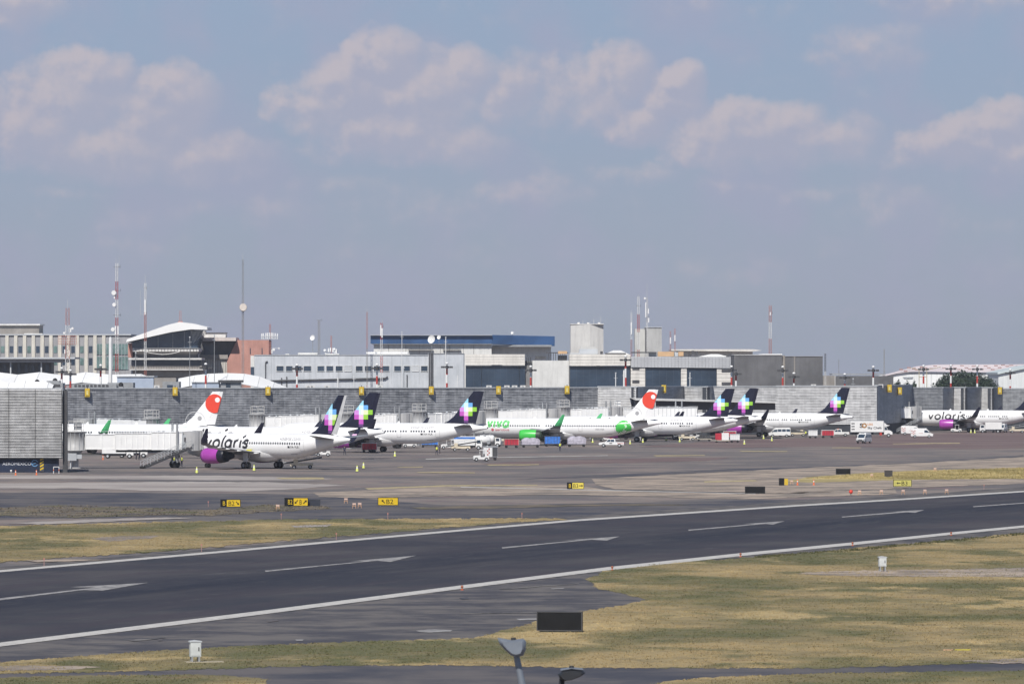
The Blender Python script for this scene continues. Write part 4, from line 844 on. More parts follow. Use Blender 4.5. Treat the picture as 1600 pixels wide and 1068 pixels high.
lattice_mast(1381.5, 545, 2100, .35, 'distant thin mast at the left end of the hangar roof', 2, 1, .8, mats=(CONB, CONB), th=.05)
lattice_mast(517.5, 524, 1880, .55, 'short brown mast base crowded with small white aerials on the grey roof', 3, 1, .6, mats=(CONB, REDL), th=.06, extras=[('panel', q, 546+abs(q)*.3, 1.4) for q in (-9, -4, -1, 3, 6, 8)]+[('dish', -10, 547, .45), ('dish', 5, 545, .4), ('arm', 0, 549, 2.0)])
t = lattice_mast(422, 506, 1900, .5, 'mast carrying a ring of white panel aerials beside the pink building', 3, 1, .8, mats=(GREY, REDL), th=.06, extras=[('panel', q, 524+abs(q)*.12, 2.0) for q in (-13, -10.5, -6.5, -4, -1, 2, 4.5, 8, 11.5)]+[('dish', 6, 546, .5), ('dish', 14, 544, .3), ('panel', 3, 549, 1.2)])
m = MB(); z = A_(0, 529.5, 1900)[1]; m.box(-3.0, 2.7, -.9, .9, z-.1, z+.05); m.box(-3, 2.7, -.95, -.9, z, z+1.1) if 0 else None
for q in (.5, 1.0): m.cyl((-3, -.9, z+q), (2.7, -.9, z+q), .05, n=4)
m.build('platform', LGREY, t)

# apron floodlight masts: red and white tube, domed head with arms
def flood(px, ytop, D, label, first=0):
    x, zt = A_(px, ytop, D); t = thing('floodlight_mast', label, 'mast', (x, D, 0), 0, 'red and white floodlight masts behind the pier')
    n = 8
    for k, (z0, z1, c) in enumerate(bands(0, zt-1.0, first, n)):
        m = MB(); m.cyl((0, 0, z0), (0, 0, z1), .34-.10*k/n, .34-.10*(k+1)/n, 8); m.build('mast_section', REDP if c else WH, t)
    m = MB(); m.ball((0, 0, zt-.25), .42, 10, sz=.75); m.build('dome', WH, t)
    m = MB()
    for a in range(6):
        q = a*math.pi/3+.3; c, s = math.cos(q), math.sin(q); m.cyl((0, 0, zt-1.3), (c*1.2, s*1.2, zt-1.15), .07, n=4)
        m.box(c*1.3-.3, c*1.3+.3, s*1.3-.3, s*1.3+.3, zt-1.45, zt-.95)
    m.cyl((0, 0, zt-1.7), (0, 0, zt-.7), .3, n=8); m.build('lamp_ring', DKG, t)
    return t
FL = [(96.5,573.5,1460,'left of the two near the lattice mast with the gallery'),(110,577,1465,'right of the two near the lattice mast with the gallery'),(157.3,569,1450,'left of the tall lattice mast with dishes'),(321.5,567,1455,'in front of the ribbed wall beside the pink building'),(464,568.5,1470,'in front of the third square window from the left'),(589,568,1480,'in front of the eleventh square window from the left'),(698.3,566,1490,'left of the first glass bay of the terminal'),(829.3,571,1500,'in the recess right of the first glass bay'),(977.5,555,1510,'tallest, in front of the second terminal glass bay'),(1143,571,1520,'left of its twin beside the dark concrete block'),(1150,577,1530,'right of its twin beside the dark concrete block'),(1223,571.5,1520,'on the joint of the two dark concrete halves'),(1240.5,581.5,1540,'low, in front of the right dark concrete half'),(1320,583,1560,'above the low grey concrete building, without red top'),(1364.5,571.5,1530,'right end of the low grey concrete building'),(1443,570,1620,'pale one left of a yellow steel frame before the hangar'),(1485.7,569.5,1630,'in front of the left part of the large dark tree'),(1527,570,1640,'in front of the right part of the large dark tree'),(1578.5,576,1650,'rightmost, before the hangar with pale blue roof edge')]
for k, (px, yt, D, lab) in enumerate(FL): flood(px, yt, D, 'banded floodlight mast '+lab, k % 2)
# white tube masts and thin whips above the coping
m_first = None
WP = [(172.5,527,1460,.55,'white slatted tube mast just left of the tall mast with dishes'),(553,584,1430,.1,'thin white pole on the pier roof before the middle square windows'),(737,578,1430,.1,'thin white pole before the wing with service pipes') if 0 else (715,585,1430,.12,'thin white pole before the wing left of the terminal glass'),(962,583,1440,.14,'thin white pole before the left part of the second glass bay'),(975,579,1450,.3,'white ladder tube mast beside the tallest floodlight mast'),(1078,583,1450,.14,'thin white pole before the fourth glass bay'),(528,588,1430,.2,'short white pipe on the pier roof below the eighth square window'),(212,551,1500,.12,'thin dark pole in front of the terraced control building'),(296.5,527,1480,.1,'thin grey pole in front of the control building glass'),(335,524,1500,.1,'thin grey pole in front of the recess of the pink building'),(628,519,1600,.1,'thin pale pole crossing the blue fascia'),(696.5,527,1600,.14,'white tube pole crossing the right of the blue fascia'),(631,575,1450,.12,'thin grey pole with crossbars before the right square windows'),(1333,592,1480,.12,'short white pole left on the low grey concrete building'),(1473,566,1630,.0,'')]
for px, yt, D, r, lab in WP:
    if not lab: continue
    x, zt = A_(px, yt, D); t = thing('roof_pole', lab, 'pole', (x, D, 0), 0, 'thin poles on the pier roof'); dk = 'dark' in lab or 'grey' in lab
    m = MB(); m.cyl((0, 0, 0), (0, 0, zt), max(.09, r), max(.07, r*.8), 6); m.build('pole', GREY if dk else WH, t)
    m = MB(); m.cyl((-.5, 0, zt-1.2), (.5, 0, zt-1.2), .06, n=4); m.box(-.16, .16, -.16, .16, zt-.1, zt+.25); m.build('fitting', LGREY, t)
# yellow steel frame before the hangar
x, zt = A_(1448, 577.5, 1625); t = thing('steel_frame', 'yellowish portal frame standing before the white hangar beside the large tree', 'frame', (x, 1640, 0))
m = MB(); w = 1.1
for a in (-w, w): m.cyl((a, 0, 0), (a, 0, zt), .12, n=5)
m.cyl((-w, 0, zt), (w, 0, zt), .14, n=5); m.cyl((-w, 0, zt-2), (w, 0, zt-2), .1, n=5); m.cyl((w, 0, zt), (w+4, 0, zt+.9), .09, n=5); m.cyl((-w, 0, zt), (-w-2.5, 0, zt+.6), .09, n=5); m.build('frame', mat('frame_yellow', (.45, .40, .28), .6), t)
# cluster of rooftop junk: air-conditioning boxes on the pier roof
ac = thing('air_conditioning_unit', '', 'air conditioner', (0, 0, 0))
m = MB(); m.box(-.8, .8, -.5, .5, .1, 1.25); m.build('housing', WHD, ac)
m = MB(); m.cyl((0, -.52, .68), (0, -.505, .68), .38, n=12); m.build('fan_grille', GREY, ac); ac.scale = (.8, .8, .8)
m = MB()
for a in (-.7, .7): m.box(a-.05, a+.05, -.4, .4, 0, .1)
m.build('foot', GREY, ac)
for k, (px, py, D, lab) in enumerate([(482, 606, 1330, 'below the fourth square window, left of its neighbour'), (487.5, 606, 1331, 'below the fourth square window, right of its neighbour'), (594, 606, 1340, 'just right of the second navy tail'), (511, 606, 1333, 'small one left of the second navy tail'), (764, 606, 1350, 'left of the white frames before the first glass bay'), (792, 606, 1352, 'below the first glass bay of the terminal'), (804, 606, 1353, 'left of the white domed hood'), (817, 606, 1354, 'on the roof edge before the terminal recess'), (1271, 604, 1370, 'on the roof edge below the dark concrete block'), (245, 606, 1310, 'on the pier roof beside the small dark plant room'), (1376, 604, 1400, 'on the roof edge below the low grey concrete building')]):
    D = wall_d(px); x, z = A_(px, py, D+2); o = ac if k == 0 else dup(ac, (0, 0, 0), 0, ''); o.location = (x, D+2, z-.35); o['label'] = 'pale rooftop air conditioning unit '+lab; o['group'] = 'air conditioning units on the pier roof'

# ------------------------------------------------------------------ aircraft
PW = mat('aircraft_white', (.80, .80, .80), .28, 0, .015, .4, spec=.5); NAVYT = mat('tail_navy', (.012, .013, .030), .3, 0, .15, .4, spec=.4); WUND = mat('wing_grey', (.24, .25, .26), .4, 0, .08, .4)
PURP = mat('engine_purple', (.36, .055, .36), .3, 0, .06, .8, spec=.5); GRN = mat('aircraft_green', (.055, .50, .07), .3, 0, .05, .8, spec=.5); GRNT = mat('winglet_green', (.07, .42, .16), .35, 0, .05, .8)
REDT = mat('tail_red', (.72, .065, .035), .35, 0, .04, .6); TXT = mat('lettering_dark', (.03, .03, .035), .5, 0, .05, 2); TXTG = mat('lettering_green', (.10, .50, .13), .5, 0, .05, 2); TXTR = mat('lettering_red', (.6, .14, .16), .5, 0, .05, 2)
WIN = mat('cabin_window', (.05, .055, .07), .2, 0, .1, 2); LINE = mat('door_outline', (.42, .42, .43), .6, 0, .05, 2); TYRE = BLK; STEEL = mat('gear_steel', (.40, .40, .41), .4, .4, .1, 2); DARKE = mat('engine_dark', (.010, .011, .022), .4, 0, .2, 1)
SQ = {k: mat('tail_square_'+k, v, .35, 0, .02, 1) for k, v in dict(sky=(.33, .68, .88), blue=(.16, .42, .80), pale=(.62, .84, .90), white=(.82, .86, .86), lemon=(.74, .82, .50), lime=(.28, .58, .05), pink=(.62, .27, .68), magenta=(.50, .09, .46), rose=(.78, .50, .72), plum=(.12, .05, .17)).items()}
NAC = mat('nacelle_lip', (.55, .55, .56), .3, .5, .05, 1)

def interp(x, tab): return [float(np.interp(x, [t[0] for t in tab], [t[k] for t in tab])) for k in (1, 2, 3)]
ZC = 3.72
class Fus:
    def __init__(s, L):
        s.L = L
        s.tab = [(0, -.55, -.62, .04), (.12, -.28, -.90, .30), (.4, -.02, -1.15, .58), (.9, .32, -1.42, .92), (1.6, .80, -1.66, 1.25), (2.1, 1.22, -1.76, 1.42), (2.8, 1.62, -1.88, 1.62), (3.6, 1.86, -1.97, 1.78), (4.6, 2.0, -2.04, 1.90), (6.2, 2.07, -2.07, 1.975),
                 (L-13.8, 2.07, -2.07, 1.975), (L-12.2, 2.07, -2.0, 1.965), (L-10.5, 2.07, -1.78, 1.92), (L-8.5, 2.06, -1.36, 1.78), (L-6.5, 2.02, -.82, 1.52), (L-4.5, 1.92, -.24, 1.16), (L-2.8, 1.76, .24, .80), (L-1.4, 1.58, .60, .50), (L-.5, 1.42, .80, .32), (L, 1.30, .90, .17)]
    def sec(s, x): return interp(x, s.tab)           # top, bottom, half width
    def side(s, x, z, d=.015):                        # point on the port side
        t, b, w = s.sec(x); c, h = (t+b)/2, (t-b)/2; q = max(-.999, min(.999, (z-ZC-c)/h)); return -(w*math.sqrt(1-q*q)+d)
    def mesh(s):
        xs = sorted(set([t[0] for t in s.tab]+[6.2+k*(s.L-20)/14 for k in range(15)]+[.05, .25, .65, 1.2, 1.85, 2.4, 3.2, s.L-11.3, s.L-9.5, s.L-7.5, s.L-5.5, s.L-3.6, s.L-2.1])); n = 36; vs = []
        for x in xs:
            t, b, w = s.sec(x); c, h = (t+b)/2, (t-b)/2
            for i in range(n): a = 2*math.pi*i/n; vs.append((x, math.cos(a)*w, ZC+c+math.sin(a)*h))
        k = len(xs); m = MB(); m.add(vs, [(j*n+i, j*n+(i+1) % n, (j+1)*n+(i+1) % n, (j+1)*n+i) for j in range(k-1) for i in range(n)], 0, True)
        m.add(vs[:n], [tuple(range(n))]); m.add(vs[-n:], [tuple(range(n))]); return m
def wrap_text(fus, body, x0, zbase, width, height, d=.02, **kw):
    vs, fs, w = text2d(body, 1.0, **kw); ys = [v[1] for v in vs]; hh = max(ys) if max(ys) > 0 else 1; kx, kz = width/w, height/hh
    bm = bmesh.new(); bv = [bm.verts.new((a*kx, b*kz, 0)) for a, b in vs]
    for f in fs:
        try: bm.faces.new([bv[i] for i in f])
        except ValueError: pass
    z = -height*.4
    while z < height: bmesh.ops.bisect_plane(bm, geom=bm.verts[:]+bm.edges[:]+bm.faces[:], plane_co=(0, z, 0), plane_no=(0, 1, 0)); z += .16
    bm.verts.index_update(); m = MB()
    m.add([(x0+v.co.x, fus.side(x0+v.co.x, zbase+v.co.y, d), zbase+v.co.y) for v in bm.verts], [tuple(v.index for v in f.verts) for f in bm.faces]); bm.free(); return m
def strokes(word):
    arc = lambda cx, cy, rx, ry, a0, a1, n=14: [(cx+rx*math.cos(R(a0+(a1-a0)*k/n)), cy+ry*math.sin(R(a0+(a1-a0)*k/n))) for k in range(n+1)]
    GL = {'v': (.78, [[(0, 1), (.36, 0), (.74, 1)]]), 'o': (.95, [arc(.45, .5, .45, .5, 0, 360, 20)]), 'l': (.18, [[(.05, 0), (.05, 1.62)]]), 'a': (.95, [arc(.42, .5, .42, .5, 0, 360, 20), [(.87, 1), (.87, 0)]]),
          'r': (.55, [[(.05, 0), (.05, 1)], [(.05, .55), (.15, .85), (.35, 1.0), (.52, 1.0)]]), 'i': (.16, [[(.05, 0), (.05, 1)]]), 'I': (.16, [[(.05, 0), (.05, 1)], [(.10, 1.32), (.34, 1.62)]]),
          's': (.62, [[(.60, .90), (.42, 1), (.18, .97), (.06, .78), (.18, .60), (.45, .46), (.58, .26), (.46, .04), (.2, 0), (0, .1)]])}
    out = []; x = 0
    for ch in word:
        w, st = GL[ch]; out += [[(x+a, b) for a, b in q] for q in st]; x += w+.36
    return out, x-.36
def stroke_text(fus, word, x0, zb, width, xh, th, shear=.14, d=.02):
    st, w = strokes(word); k = width/w; m = MB(); lay = 0
    def put(a, z): return (x0+a, fus.side(x0+a, zb+z, d+lay*.0012), zb+z)
    for q in st:
        P = [(a*k+shear*b*xh, b*xh) for a, b in q]
        for i in range(len(P)-1):
            (xa, za), (xb, zb_) = P[i], P[i+1]; L = math.hypot(xb-xa, zb_-za); 
            if L < 1e-6: continue
            ux, uz = (xb-xa)/L, (zb_-za)/L; e = th*.28 if len(P) > 4 else 0; nseg = max(1, int(L/.2)); vs = []
            for j in range(nseg+1):
                t_ = -e+(L+2*e)*j/nseg; cx, cz = xa+ux*t_, za+uz*t_; vs += [put(cx-uz*th/2, cz+ux*th/2), put(cx+uz*th/2, cz-ux*th/2)]
            m.add(vs, [(2*j, 2*j+1, 2*j+3, 2*j+2) for j in range(nseg)]); lay = (lay+1) % 9
    return m
def patch(fus, x0, x1, z0, z1, d=.02, nx=2, nz=4):
    m = MB(); vs = []
    for j in range(nz+1):
        for i in range(nx+1): x = x0+(x1-x0)*i/nx; z = z0+(z1-z0)*j/nz; vs.append((x, fus.side(x, z, d), z))
    m.add(vs, [(j*(nx+1)+i, j*(nx+1)+i+1, (j+1)*(nx+1)+i+1, (j+1)*(nx+1)+i) for j in range(nz) for i in range(nx)]); return m
def clip_poly(poly, clip):                            # Sutherland-Hodgman, clip is convex and counter-clockwise
    out = poly
    for i in range(len(clip)):
        a, b = clip[i], clip[(i+1) % len(clip)]; inp, out = out, []
        ins = lambda p: (b[0]-a[0])*(p[1]-a[1])-(b[1]-a[1])*(p[0]-a[0]) >= 0
        for j in range(len(inp)):
            p, q = inp[j-1], inp[j]
            if ins(p) != ins(q):
                d1 = (b[0]-a[0])*(p[1]-a[1])-(b[1]-a[1])*(p[0]-a[0]); d2 = (b[0]-a[0])*(q[1]-a[1])-(b[1]-a[1])*(q[0]-a[0]); t = d1/(d1-d2)
                out.append((p[0]+(q[0]-p[0])*t, p[1]+(q[1]-p[1])*t))
            if ins(q): out.append(q)
        if not out: return []
    return out
WINMESH = {}
def aircraft(px, s, a, kind, livery, label, grey_rudder=False, doors=True, tail_dz=0.0):
    L = {'319': 33.84, '320': 37.57, '321': 44.51}[kind]; XG = {'319': 16.1, '320': 17.7, '321': 22.0}[kind]; fus = Fus(L)
    X, Dd = (px-800)/s, F/s; t = thing('airliner', label, 'airliner', (X, Dd, .04), R(-a), 'airliners parked nose in along the pier')
    sh = lambda m, name, mt, par=None, **k: (lambda o: (o.data.transform(Matrix.Translation((-XG, 0, 0))), o)[1])(m.build(name, mt, par or t, **k))
    f = sh(fus.mesh(), 'fuselage', PW)
    eng = PURP if livery == 'v' else GRN
    # belly fairing
    m = MB(); m.lathe([(.05, 10.6-XG+XG), (1.1, 11.4), (1.6, 13.2), (1.80, 15.5), (1.82, 19.0), (1.6, 21.0), (.95, 23.0), (.05, 24.4)], (XG-17.9, 0, ZC-.80), 'x', 20, 0, sy=1.0); sh(m, 'belly_fairing', PW)
    # wings
    k = XG-17.7
    for sgn in (-1, 1):
        secs = []
        for y, le, te, z, th in ((1.2, 11.7, 19.0, 2.55, .85), (6.4, 15.0, 19.2, 3.0, .52), (12, 17.85, 20.6, 3.55, .34), (16.6, 20.2, 21.9, 4.12, .22)):
            c = te-le; pts = [(le, 0), (le+.12*c, .55), (le+.4*c, .62), (te, .05), (te, 0), (le+.45*c, -.38), (le+.1*c, -.35)]; secs.append([(x+k, sgn*y, z+q*th) for x, q in pts])
        n = 7; m = MB(); vs = sum(secs, [])
        m.add(vs, [(j*n+i, j*n+(i+1) % n, (j+1)*n+(i+1) % n, (j+1)*n+i) for j in range(3) for i in range(n)], 0, False); m.add(secs[-1], [tuple(range(n))]); w = sh(m, 'wing', WUND)
        # sharklet
        m = MB(); S = []
        for y, z, le, te, th in ((16.6, 4.15, 20.2, 21.9, .20), (17.1, 4.35, 20.6, 22.15, .16), (17.4, 4.9, 21.0, 22.4, .12), (17.62, 5.8, 21.75, 22.75, .09), (17.85, 6.7, 22.5, 23.05, .05)):
            S.append([(le+k, sgn*y, z), ((le+te)/2+k, sgn*(y+th), z), (te+k, sgn*y, z), ((le+te)/2+k, sgn*(y-th), z)])
        n = 4; m.add(sum(S, []), [(j*n+i, j*n+(i+1) % n, (j+1)*n+(i+1) % n, (j+1)*n+i) for j in range(4) for i in range(n)]); m.add(S[-1], [(0, 1, 2, 3)])
        wl = sh(m, 'winglet', NAVYT if livery == 'v' else GRNT)
        if livery == 'v':
            m = MB(); m.add([(21.35+k, sgn*17.42+sgn*-.14, 5.15), (22.45+k, sgn*17.42-sgn*.14, 5.15), (22.55+k, sgn*17.52-sgn*.14, 5.55), (21.6+k, sgn*17.52-sgn*.14, 5.55)], [(0, 1, 2, 3)]); sh(m, 'winglet_stripe', SQ['rose'], wl) if sgn > 0 else sh(m, 'winglet_stripe', SQ['magenta'], wl)
        for yy in (3.2, 7.6, 11.0, 13.6):     # flap track fairings
            zz = 2.35+.1*yy; xx = 18.2+max(0, yy-6.4)*.25+k; m = MB(); m.lathe([(.02, xx-1.6), (.16, xx-1.0), (.2, xx), (.12, xx+1.3), (.02, xx+1.9)], (0, sgn*yy, zz-.12), 'x', 8); sh(m, 'flap_fairing', PW if sgn < 0 else WUND, w)
        # engine
        ex, ey, ez = 10.2+k, sgn*5.75, 2.12
        m = MB(); m.lathe([(.92, ex+.35), (1.02, ex+.05), (1.16, ex+.06), (1.27, ex+.6), (1.31, ex+1.5), (1.28, ex+2.6), (1.20, ex+3.7)], (0, ey, ez), 'x', 24); e = sh(m, 'engine', eng)
        m = MB(); m.lathe([(1.195, ex+3.705), (1.12, ex+4.3), (.98, ex+5.0), (.94, ex+5.02), (.66, ex+4.9), (.60, ex+5.9), (.42, ex+6.4), (.26, ex+6.3), (.05, ex+6.9)], (0, ey, ez), 'x', 20); sh(m, 'exhaust', DARKE if livery == 'v' else mat('engine_grey_dark', (.03, .05, .035), .5), e)
        m = MB(); m.lathe([(1.03, ex+.03), (1.09, ex-.04), (1.17, ex+.06)], (0, ey, ez), 'x', 24); sh(m, 'intake_lip', NAC, e)
        m = MB(); m.lathe([(.02, ex+.3), (.16, ex+.5), (.3, ex+.85), (.93, ex+.9)], (0, ey, ez), 'x', 20); sh(m, 'fan', DARKE, e)
        m = MB(); m.prism([(ex+1.6, ez+1.15), (ex+3.9, ez+1.1), (ex+7.2, ez+.55), (ex+7.6, ez+.95), (ex+5.8, ez+1.25), (ex+2.6, ez+1.5)], ey-.18, ey+.18); sh(m, 'pylon', DARKE if livery == 'v' else WUND, e)
        # main gear
        gx_ = 17.7+k; m = MB(); m.cyl((gx_, sgn*3.8, .6), (gx_, sgn*3.75, 2.7), .13, .16, 8); m.cyl((gx_, sgn*3.35, .6), (gx_, sgn*4.25, .6), .1, n=6); m.cyl((gx_, sgn*3.8, 1.2), (gx_-.2, sgn*2.2, 2.6), .08, n=6); m.cyl((gx_+.1, sgn*3.8, .9), (gx_+.9, sgn*3.7, 2.4), .06, n=5); gr = sh(m, 'main_gear', STEEL)
        for yy in (3.34, 4.26):
            m = MB(); m.lathe([(.3, -.2), (.52, -.2), (.585, -.1), (.585, .1), (.52, .2), (.3, .2), (.02, .16)], (0, 0, 0), 'z', 18); m.v = [(gx_+x, sgn*yy+z, .585+y) for x, y, z in m.v]; m.lathe([(.3, 0)], (0, 0, -9)) if 0 else None; wv = sh(m, 'wheel', TYRE, gr)
            h = MB(); h.cyl((gx_, sgn*yy-.17, .585), (gx_, sgn*yy+.17, .585), .27, n=12); sh(h, 'hub', STEEL, wv)
        m = MB(); m.box(gx_-.5, gx_+.5, sgn*4.0-.04, sgn*4.0+.04, 1.2, 2.6) if sgn < 0 else m.box(gx_-.5, gx_+.5, 3.96, 4.04, 1.2, 2.6); sh(m, 'gear_door', PW, gr)
        # tailplane
        secs = []
        for y, le, te, z, th in ((.7, L-7.0, L-2.9, 4.95, .35), (6.2, L-3.3, L-1.75, 5.5, .14)):
            c = te-le; secs.append([(x, sgn*y, z+q*th) for x, q in ((le, 0), (le+.25*c, .5), (te, 0), (le+.3*c, -.5))])
        m = MB(); m.add(sum(secs, []), [(i, (i+1) % 4, (i+1) % 4+4, i+4) for i in range(4)]+[(4, 5, 6, 7)]); sh(m, 'tailplane', WUND)
    # nose gear
    m = MB(); m.cyl((5.07, 0, .4), (5.0, 0, 2.0), .09, .12, 8); m.cyl((5.07, -.3, .38), (5.07, .3, .38), .06, n=6); ng = sh(m, 'nose_gear', STEEL)
    for yy in (-.25, .25): m = MB(); m.cyl((5.07, yy-.11, .38), (5.07, yy+.11, .38), .38, n=16); sh(m, 'wheel', TYRE, ng)
    # fin
    ft, fb = L-.65, L-2.35; rt = [(L-9.2, ZC+1.95), (L-8.0, ZC+2.45), (L-6.9, ZC+3.3), (L-2.75, 12.05-.0), (ft, 12.05), (fb, ZC+1.85)]
    def fin_at(z, top=False):
        le = np.interp(z, [p[1] for p in rt[:4]], [p[0] for p in rt[:4]]); te = np.interp(z, [ZC+1.85, 12.05], [fb, ft]); return le, te
    zs = [ZC+1.5, ZC+1.95, ZC+2.45, ZC+3.3, 8.2, 10, 11.5, 12.05]; rs = .74; S = []; n = 6
    for z in zs:
        le, te = fin_at(max(z, ZC+1.95)); th = np.interp(z, [5, 12], [.30, .16]); re = le+(te-le)*(rs if z > ZC+1.9 else .9)
        S.append([(le, 0, z), (le+.22*(re-le), th, z), (re, th*.9, z), (re, -th*.9, z), (le+.22*(re-le), -th, z)])
    n = 5; m = MB(); m.add(sum(S, []), [(j*n+i, j*n+(i+1) % n, (j+1)*n+(i+1) % n, (j+1)*n+i) for j in range(len(zs)-1) for i in range(n)]); m.add(S[-1], [tuple(range(n))]); base = NAVYT if livery == 'v' else PW
    fin = sh(m, 'fin', base)
    S = []; zs2 = [ZC+2.0, 7, 9, 10.5, 12.0]
    for z in zs2:
        le, te = fin_at(z); th = np.interp(z, [5, 12], [.30, .16])*.88; re = le+(te-le)*rs+.02
        if grey_rudder: yy = -(te-re)*.30; S.append([(re, th, z), (re+(te-re)*.95, yy, z), (re, -th, z)])
        else: S.append([(re, th, z), (te, 0, z), (re, -th, z)])
    m = MB(); m.add(sum(S, []), [(j*3+i, j*3+(i+1) % 3, (j+1)*3+(i+1) % 3, (j+1)*3+i) for j in range(4) for i in range(3)]); m.add(S[0], [(0, 1, 2)]); m.add(S[-1], [(0, 1, 2)])
    rud = sh(m, 'rudder', mat('rudder_grey', (.50, .50, .50), .5) if grey_rudder else base, None, label='light grey rudder swung to one side' if grey_rudder else None)
    CLIP = [(L-7.9, ZC+1.97), (fb, ZC+1.97), (ft, 12.0), (L-2.8, 12.0)]
    if grey_rudder: CLIP = [(L-7.9, ZC+1.97), (L-4.05, ZC+1.97), (L-1.25, 12.0), (L-2.8, 12.0)]
    def decal(poly, mt, name, par, d=0.0, sides=(-1, 1)):
        q = clip_poly(poly, CLIP)
        if len(q) < 3: return None
        m = MB()
        for sg in sides: m.add([(x, sg*(float(np.interp(z, [5, 12], [.30, .16]))+.012+d), z) for x, z in q], [tuple(range(len(q)))])
        return sh(m, name, mt, par)
    if livery == 'v':
        c = .87; cx0 = fb-3.18; zt = 10.62
        cells = {(1, 0): 'sky', (0, 1): 'sky', (1, 1): 'pale', (2, 1): 'blue', (0, 2): 'pink', (1, 2): 'white', (2, 2): 'lemon', (3, 2): 'lime', (0, 3): 'magenta', (1, 3): 'rose', (2, 3): 'lime', (1, 4): 'magenta', (1, 5): 'plum'}
        for (i, j), kk in cells.items():
            h = .5 if j == 5 else c; x0 = cx0+i*c; z1 = zt-j*.86
            if (i, j) == (3, 2) or True: decal([(x0, z1-h*.985), (x0+c*.995, z1-h*.985), (x0+c*.995, z1), (x0, z1)], SQ[kk], 'tail_square', fin)
            if kk == 'white': decal([(x0, z1-h), (x0+c*.45, z1-h), (x0+c*.45, z1), (x0, z1)], SQ['rose'] if 0 else SQ['pale'], 'tail_square', fin, .004)
        big = 'volaris'
        if kind != 'x':
            x0 = 6.5
            sh(stroke_text(fus, 'volarIs', x0, ZC-.28, 9.6, 1.20, .40), 'lettering', TXT, f)
            xs = XG+(5.6 if kind == '320' else 7.4)
            sh(wrap_text(fus, 'volaris.com', xs, ZC+.95, 4.6, .62, shear=.25, bold=-.002), 'lettering', mat('lettering_grey', (.22, .22, .24), .6), f)
            sh(wrap_text(fus, 'XA-VLR', xs+2.6, ZC-.28, 1.9, .36, bold=.01), 'registration', TXT, f)
            m = MB(); m.add(patch(fus, xs+2.05, xs+2.5, ZC-.28, ZC+.05, .02, 1, 1).v, [(0, 1, 3, 2)]); sh(m, 'flag', TXT, f)
    else:
        circ = lambda x, z, r: [(x+r*math.cos(q*math.pi/20), z+r*math.sin(q*math.pi/20)) for q in range(40)]
        decal(circ(L-2.35, 9.75, 1.82), REDT, 'tail_disc', fin); decal(circ(L-1.75, 10.45, .48), PW, 'tail_disc', fin, .01)
        decal(circ(L-5.3, 6.9, .42), mat('disc_grey', (.35, .35, .36), .5), 'tail_disc', fin)
        ring = MB(); n = 40; vs = []
        for q in range(n+1):
            aa = 2*math.pi*q/n
            for r in (1.86, 1.95):
                x, z = L-6.1+r*math.cos(aa), 6.25+r*math.sin(aa); le, te = fin_at(max(z, 5.7)); on = z > 5.9 and x > le-.05
                y = -(np.interp(z, [5, 12], [.30, .16])+.012) if on else fus.side(x, min(z, ZC+1.9), .02); vs.append((x, y, z))
        ring.add(vs, [(2*q, 2*q+1, 2*q+3, 2*q+2) for q in range(n) if vs[2*q][2] < 5.6 or vs[2*q][2] > 6.0 and vs[2*q][0] > L-8.4]); sh(ring, 'tail_ring', mat('ring_grey', (.55, .55, .55), .6), fin)
        sh(stroke_text(fus, 'viva', 6.2, ZC+.15, 4.7, 1.30, .46, .12), 'lettering', TXTG, f)
        sh(wrap_text(fus, 'aerobus', 8.0, ZC-.65, 3.1, .55, bold=.01), 'lettering', TXTR, f)
        m = MB(); cxp, czp, rr = 7.4, ZC-.4, .32; vs = [(cxp, fus.side(cxp, czp, .025), czp)]+[(cxp+rr*math.cos(q*.524), fus.side(cxp, czp+rr*math.sin(q*.524), .025), czp+rr*math.sin(q*.524)) for q in range(12)]
        m.add(vs, [(0, 1+q, 1+(q+1) % 12) for q in range(12)]); sh(m, 'emblem', TXTR, f)
        # green ball on the rear fuselage
        bx0, bz0, br = L-8.0, ZC-.05, 1.72; m = MB(); vs = []; nn = 26; rr_ = [0, .3, .55, .78, .92, 1]
        for q in rr_:
            for i in range(nn): aa = 2*math.pi*i/nn; x = bx0+br*q*math.cos(aa); z = bz0+br*q*math.sin(aa); vs.append((x, fus.side(x, max(z, ZC+(fus.sec(x)[1])+.03), .02), max(z, ZC+fus.sec(x)[1]+.03)))
        m.add(vs, [(j*nn+i, j*nn+(i+1) % nn, (j+1)*nn+(i+1) % nn, (j+1)*nn+i) for j in range(5) for i in range(nn)], 0, True); gb = sh(m, 'green_ball', GRN, f)
        m = MB(); vs = [(bx0+.35+.42*math.cos(q*.393), fus.side(bx0+.35, bz0+.45+.42*math.sin(q*.393), .035), bz0+.45+.42*math.sin(q*.393)) for q in range(16)]; m.add(vs, [tuple(range(16))]); sh(m, 'ball_highlight', mat('ball_pale', (.45, .72, .45), .5), gb)
        sh(wrap_text(fus, 'XA-VIA', L-14.2, ZC-.45, 2.0, .35, bold=.01), 'registration', mat('lettering_grey', (.22, .22, .24), .6), f)
    # cabin windows, each a small part
    key = kind
    wx = [6.6+.533*i for i in range(int((L-6.6-8.8)/.533))]
    wx = [x for x in wx if not (abs(x-(XG-3.6)) < .5)]
    if livery == 'v': keep = [x for x in wx if x > 14.6]
    else: keep = wx
    if key not in WINMESH:
        m = MB(); z = ZC+.42; m.add([(-.13, -.004, -.19), (.13, -.004, -.19), (.16, -.004, 0), (.13, .02, .19), (-.13, .02, .19), (-.16, -.004, 0)], [(0, 1, 2, 3, 4, 5)]); o0 = m.build('window', WIN, None); WINMESH[key] = o0.data; bpy.data.objects.remove(o0)
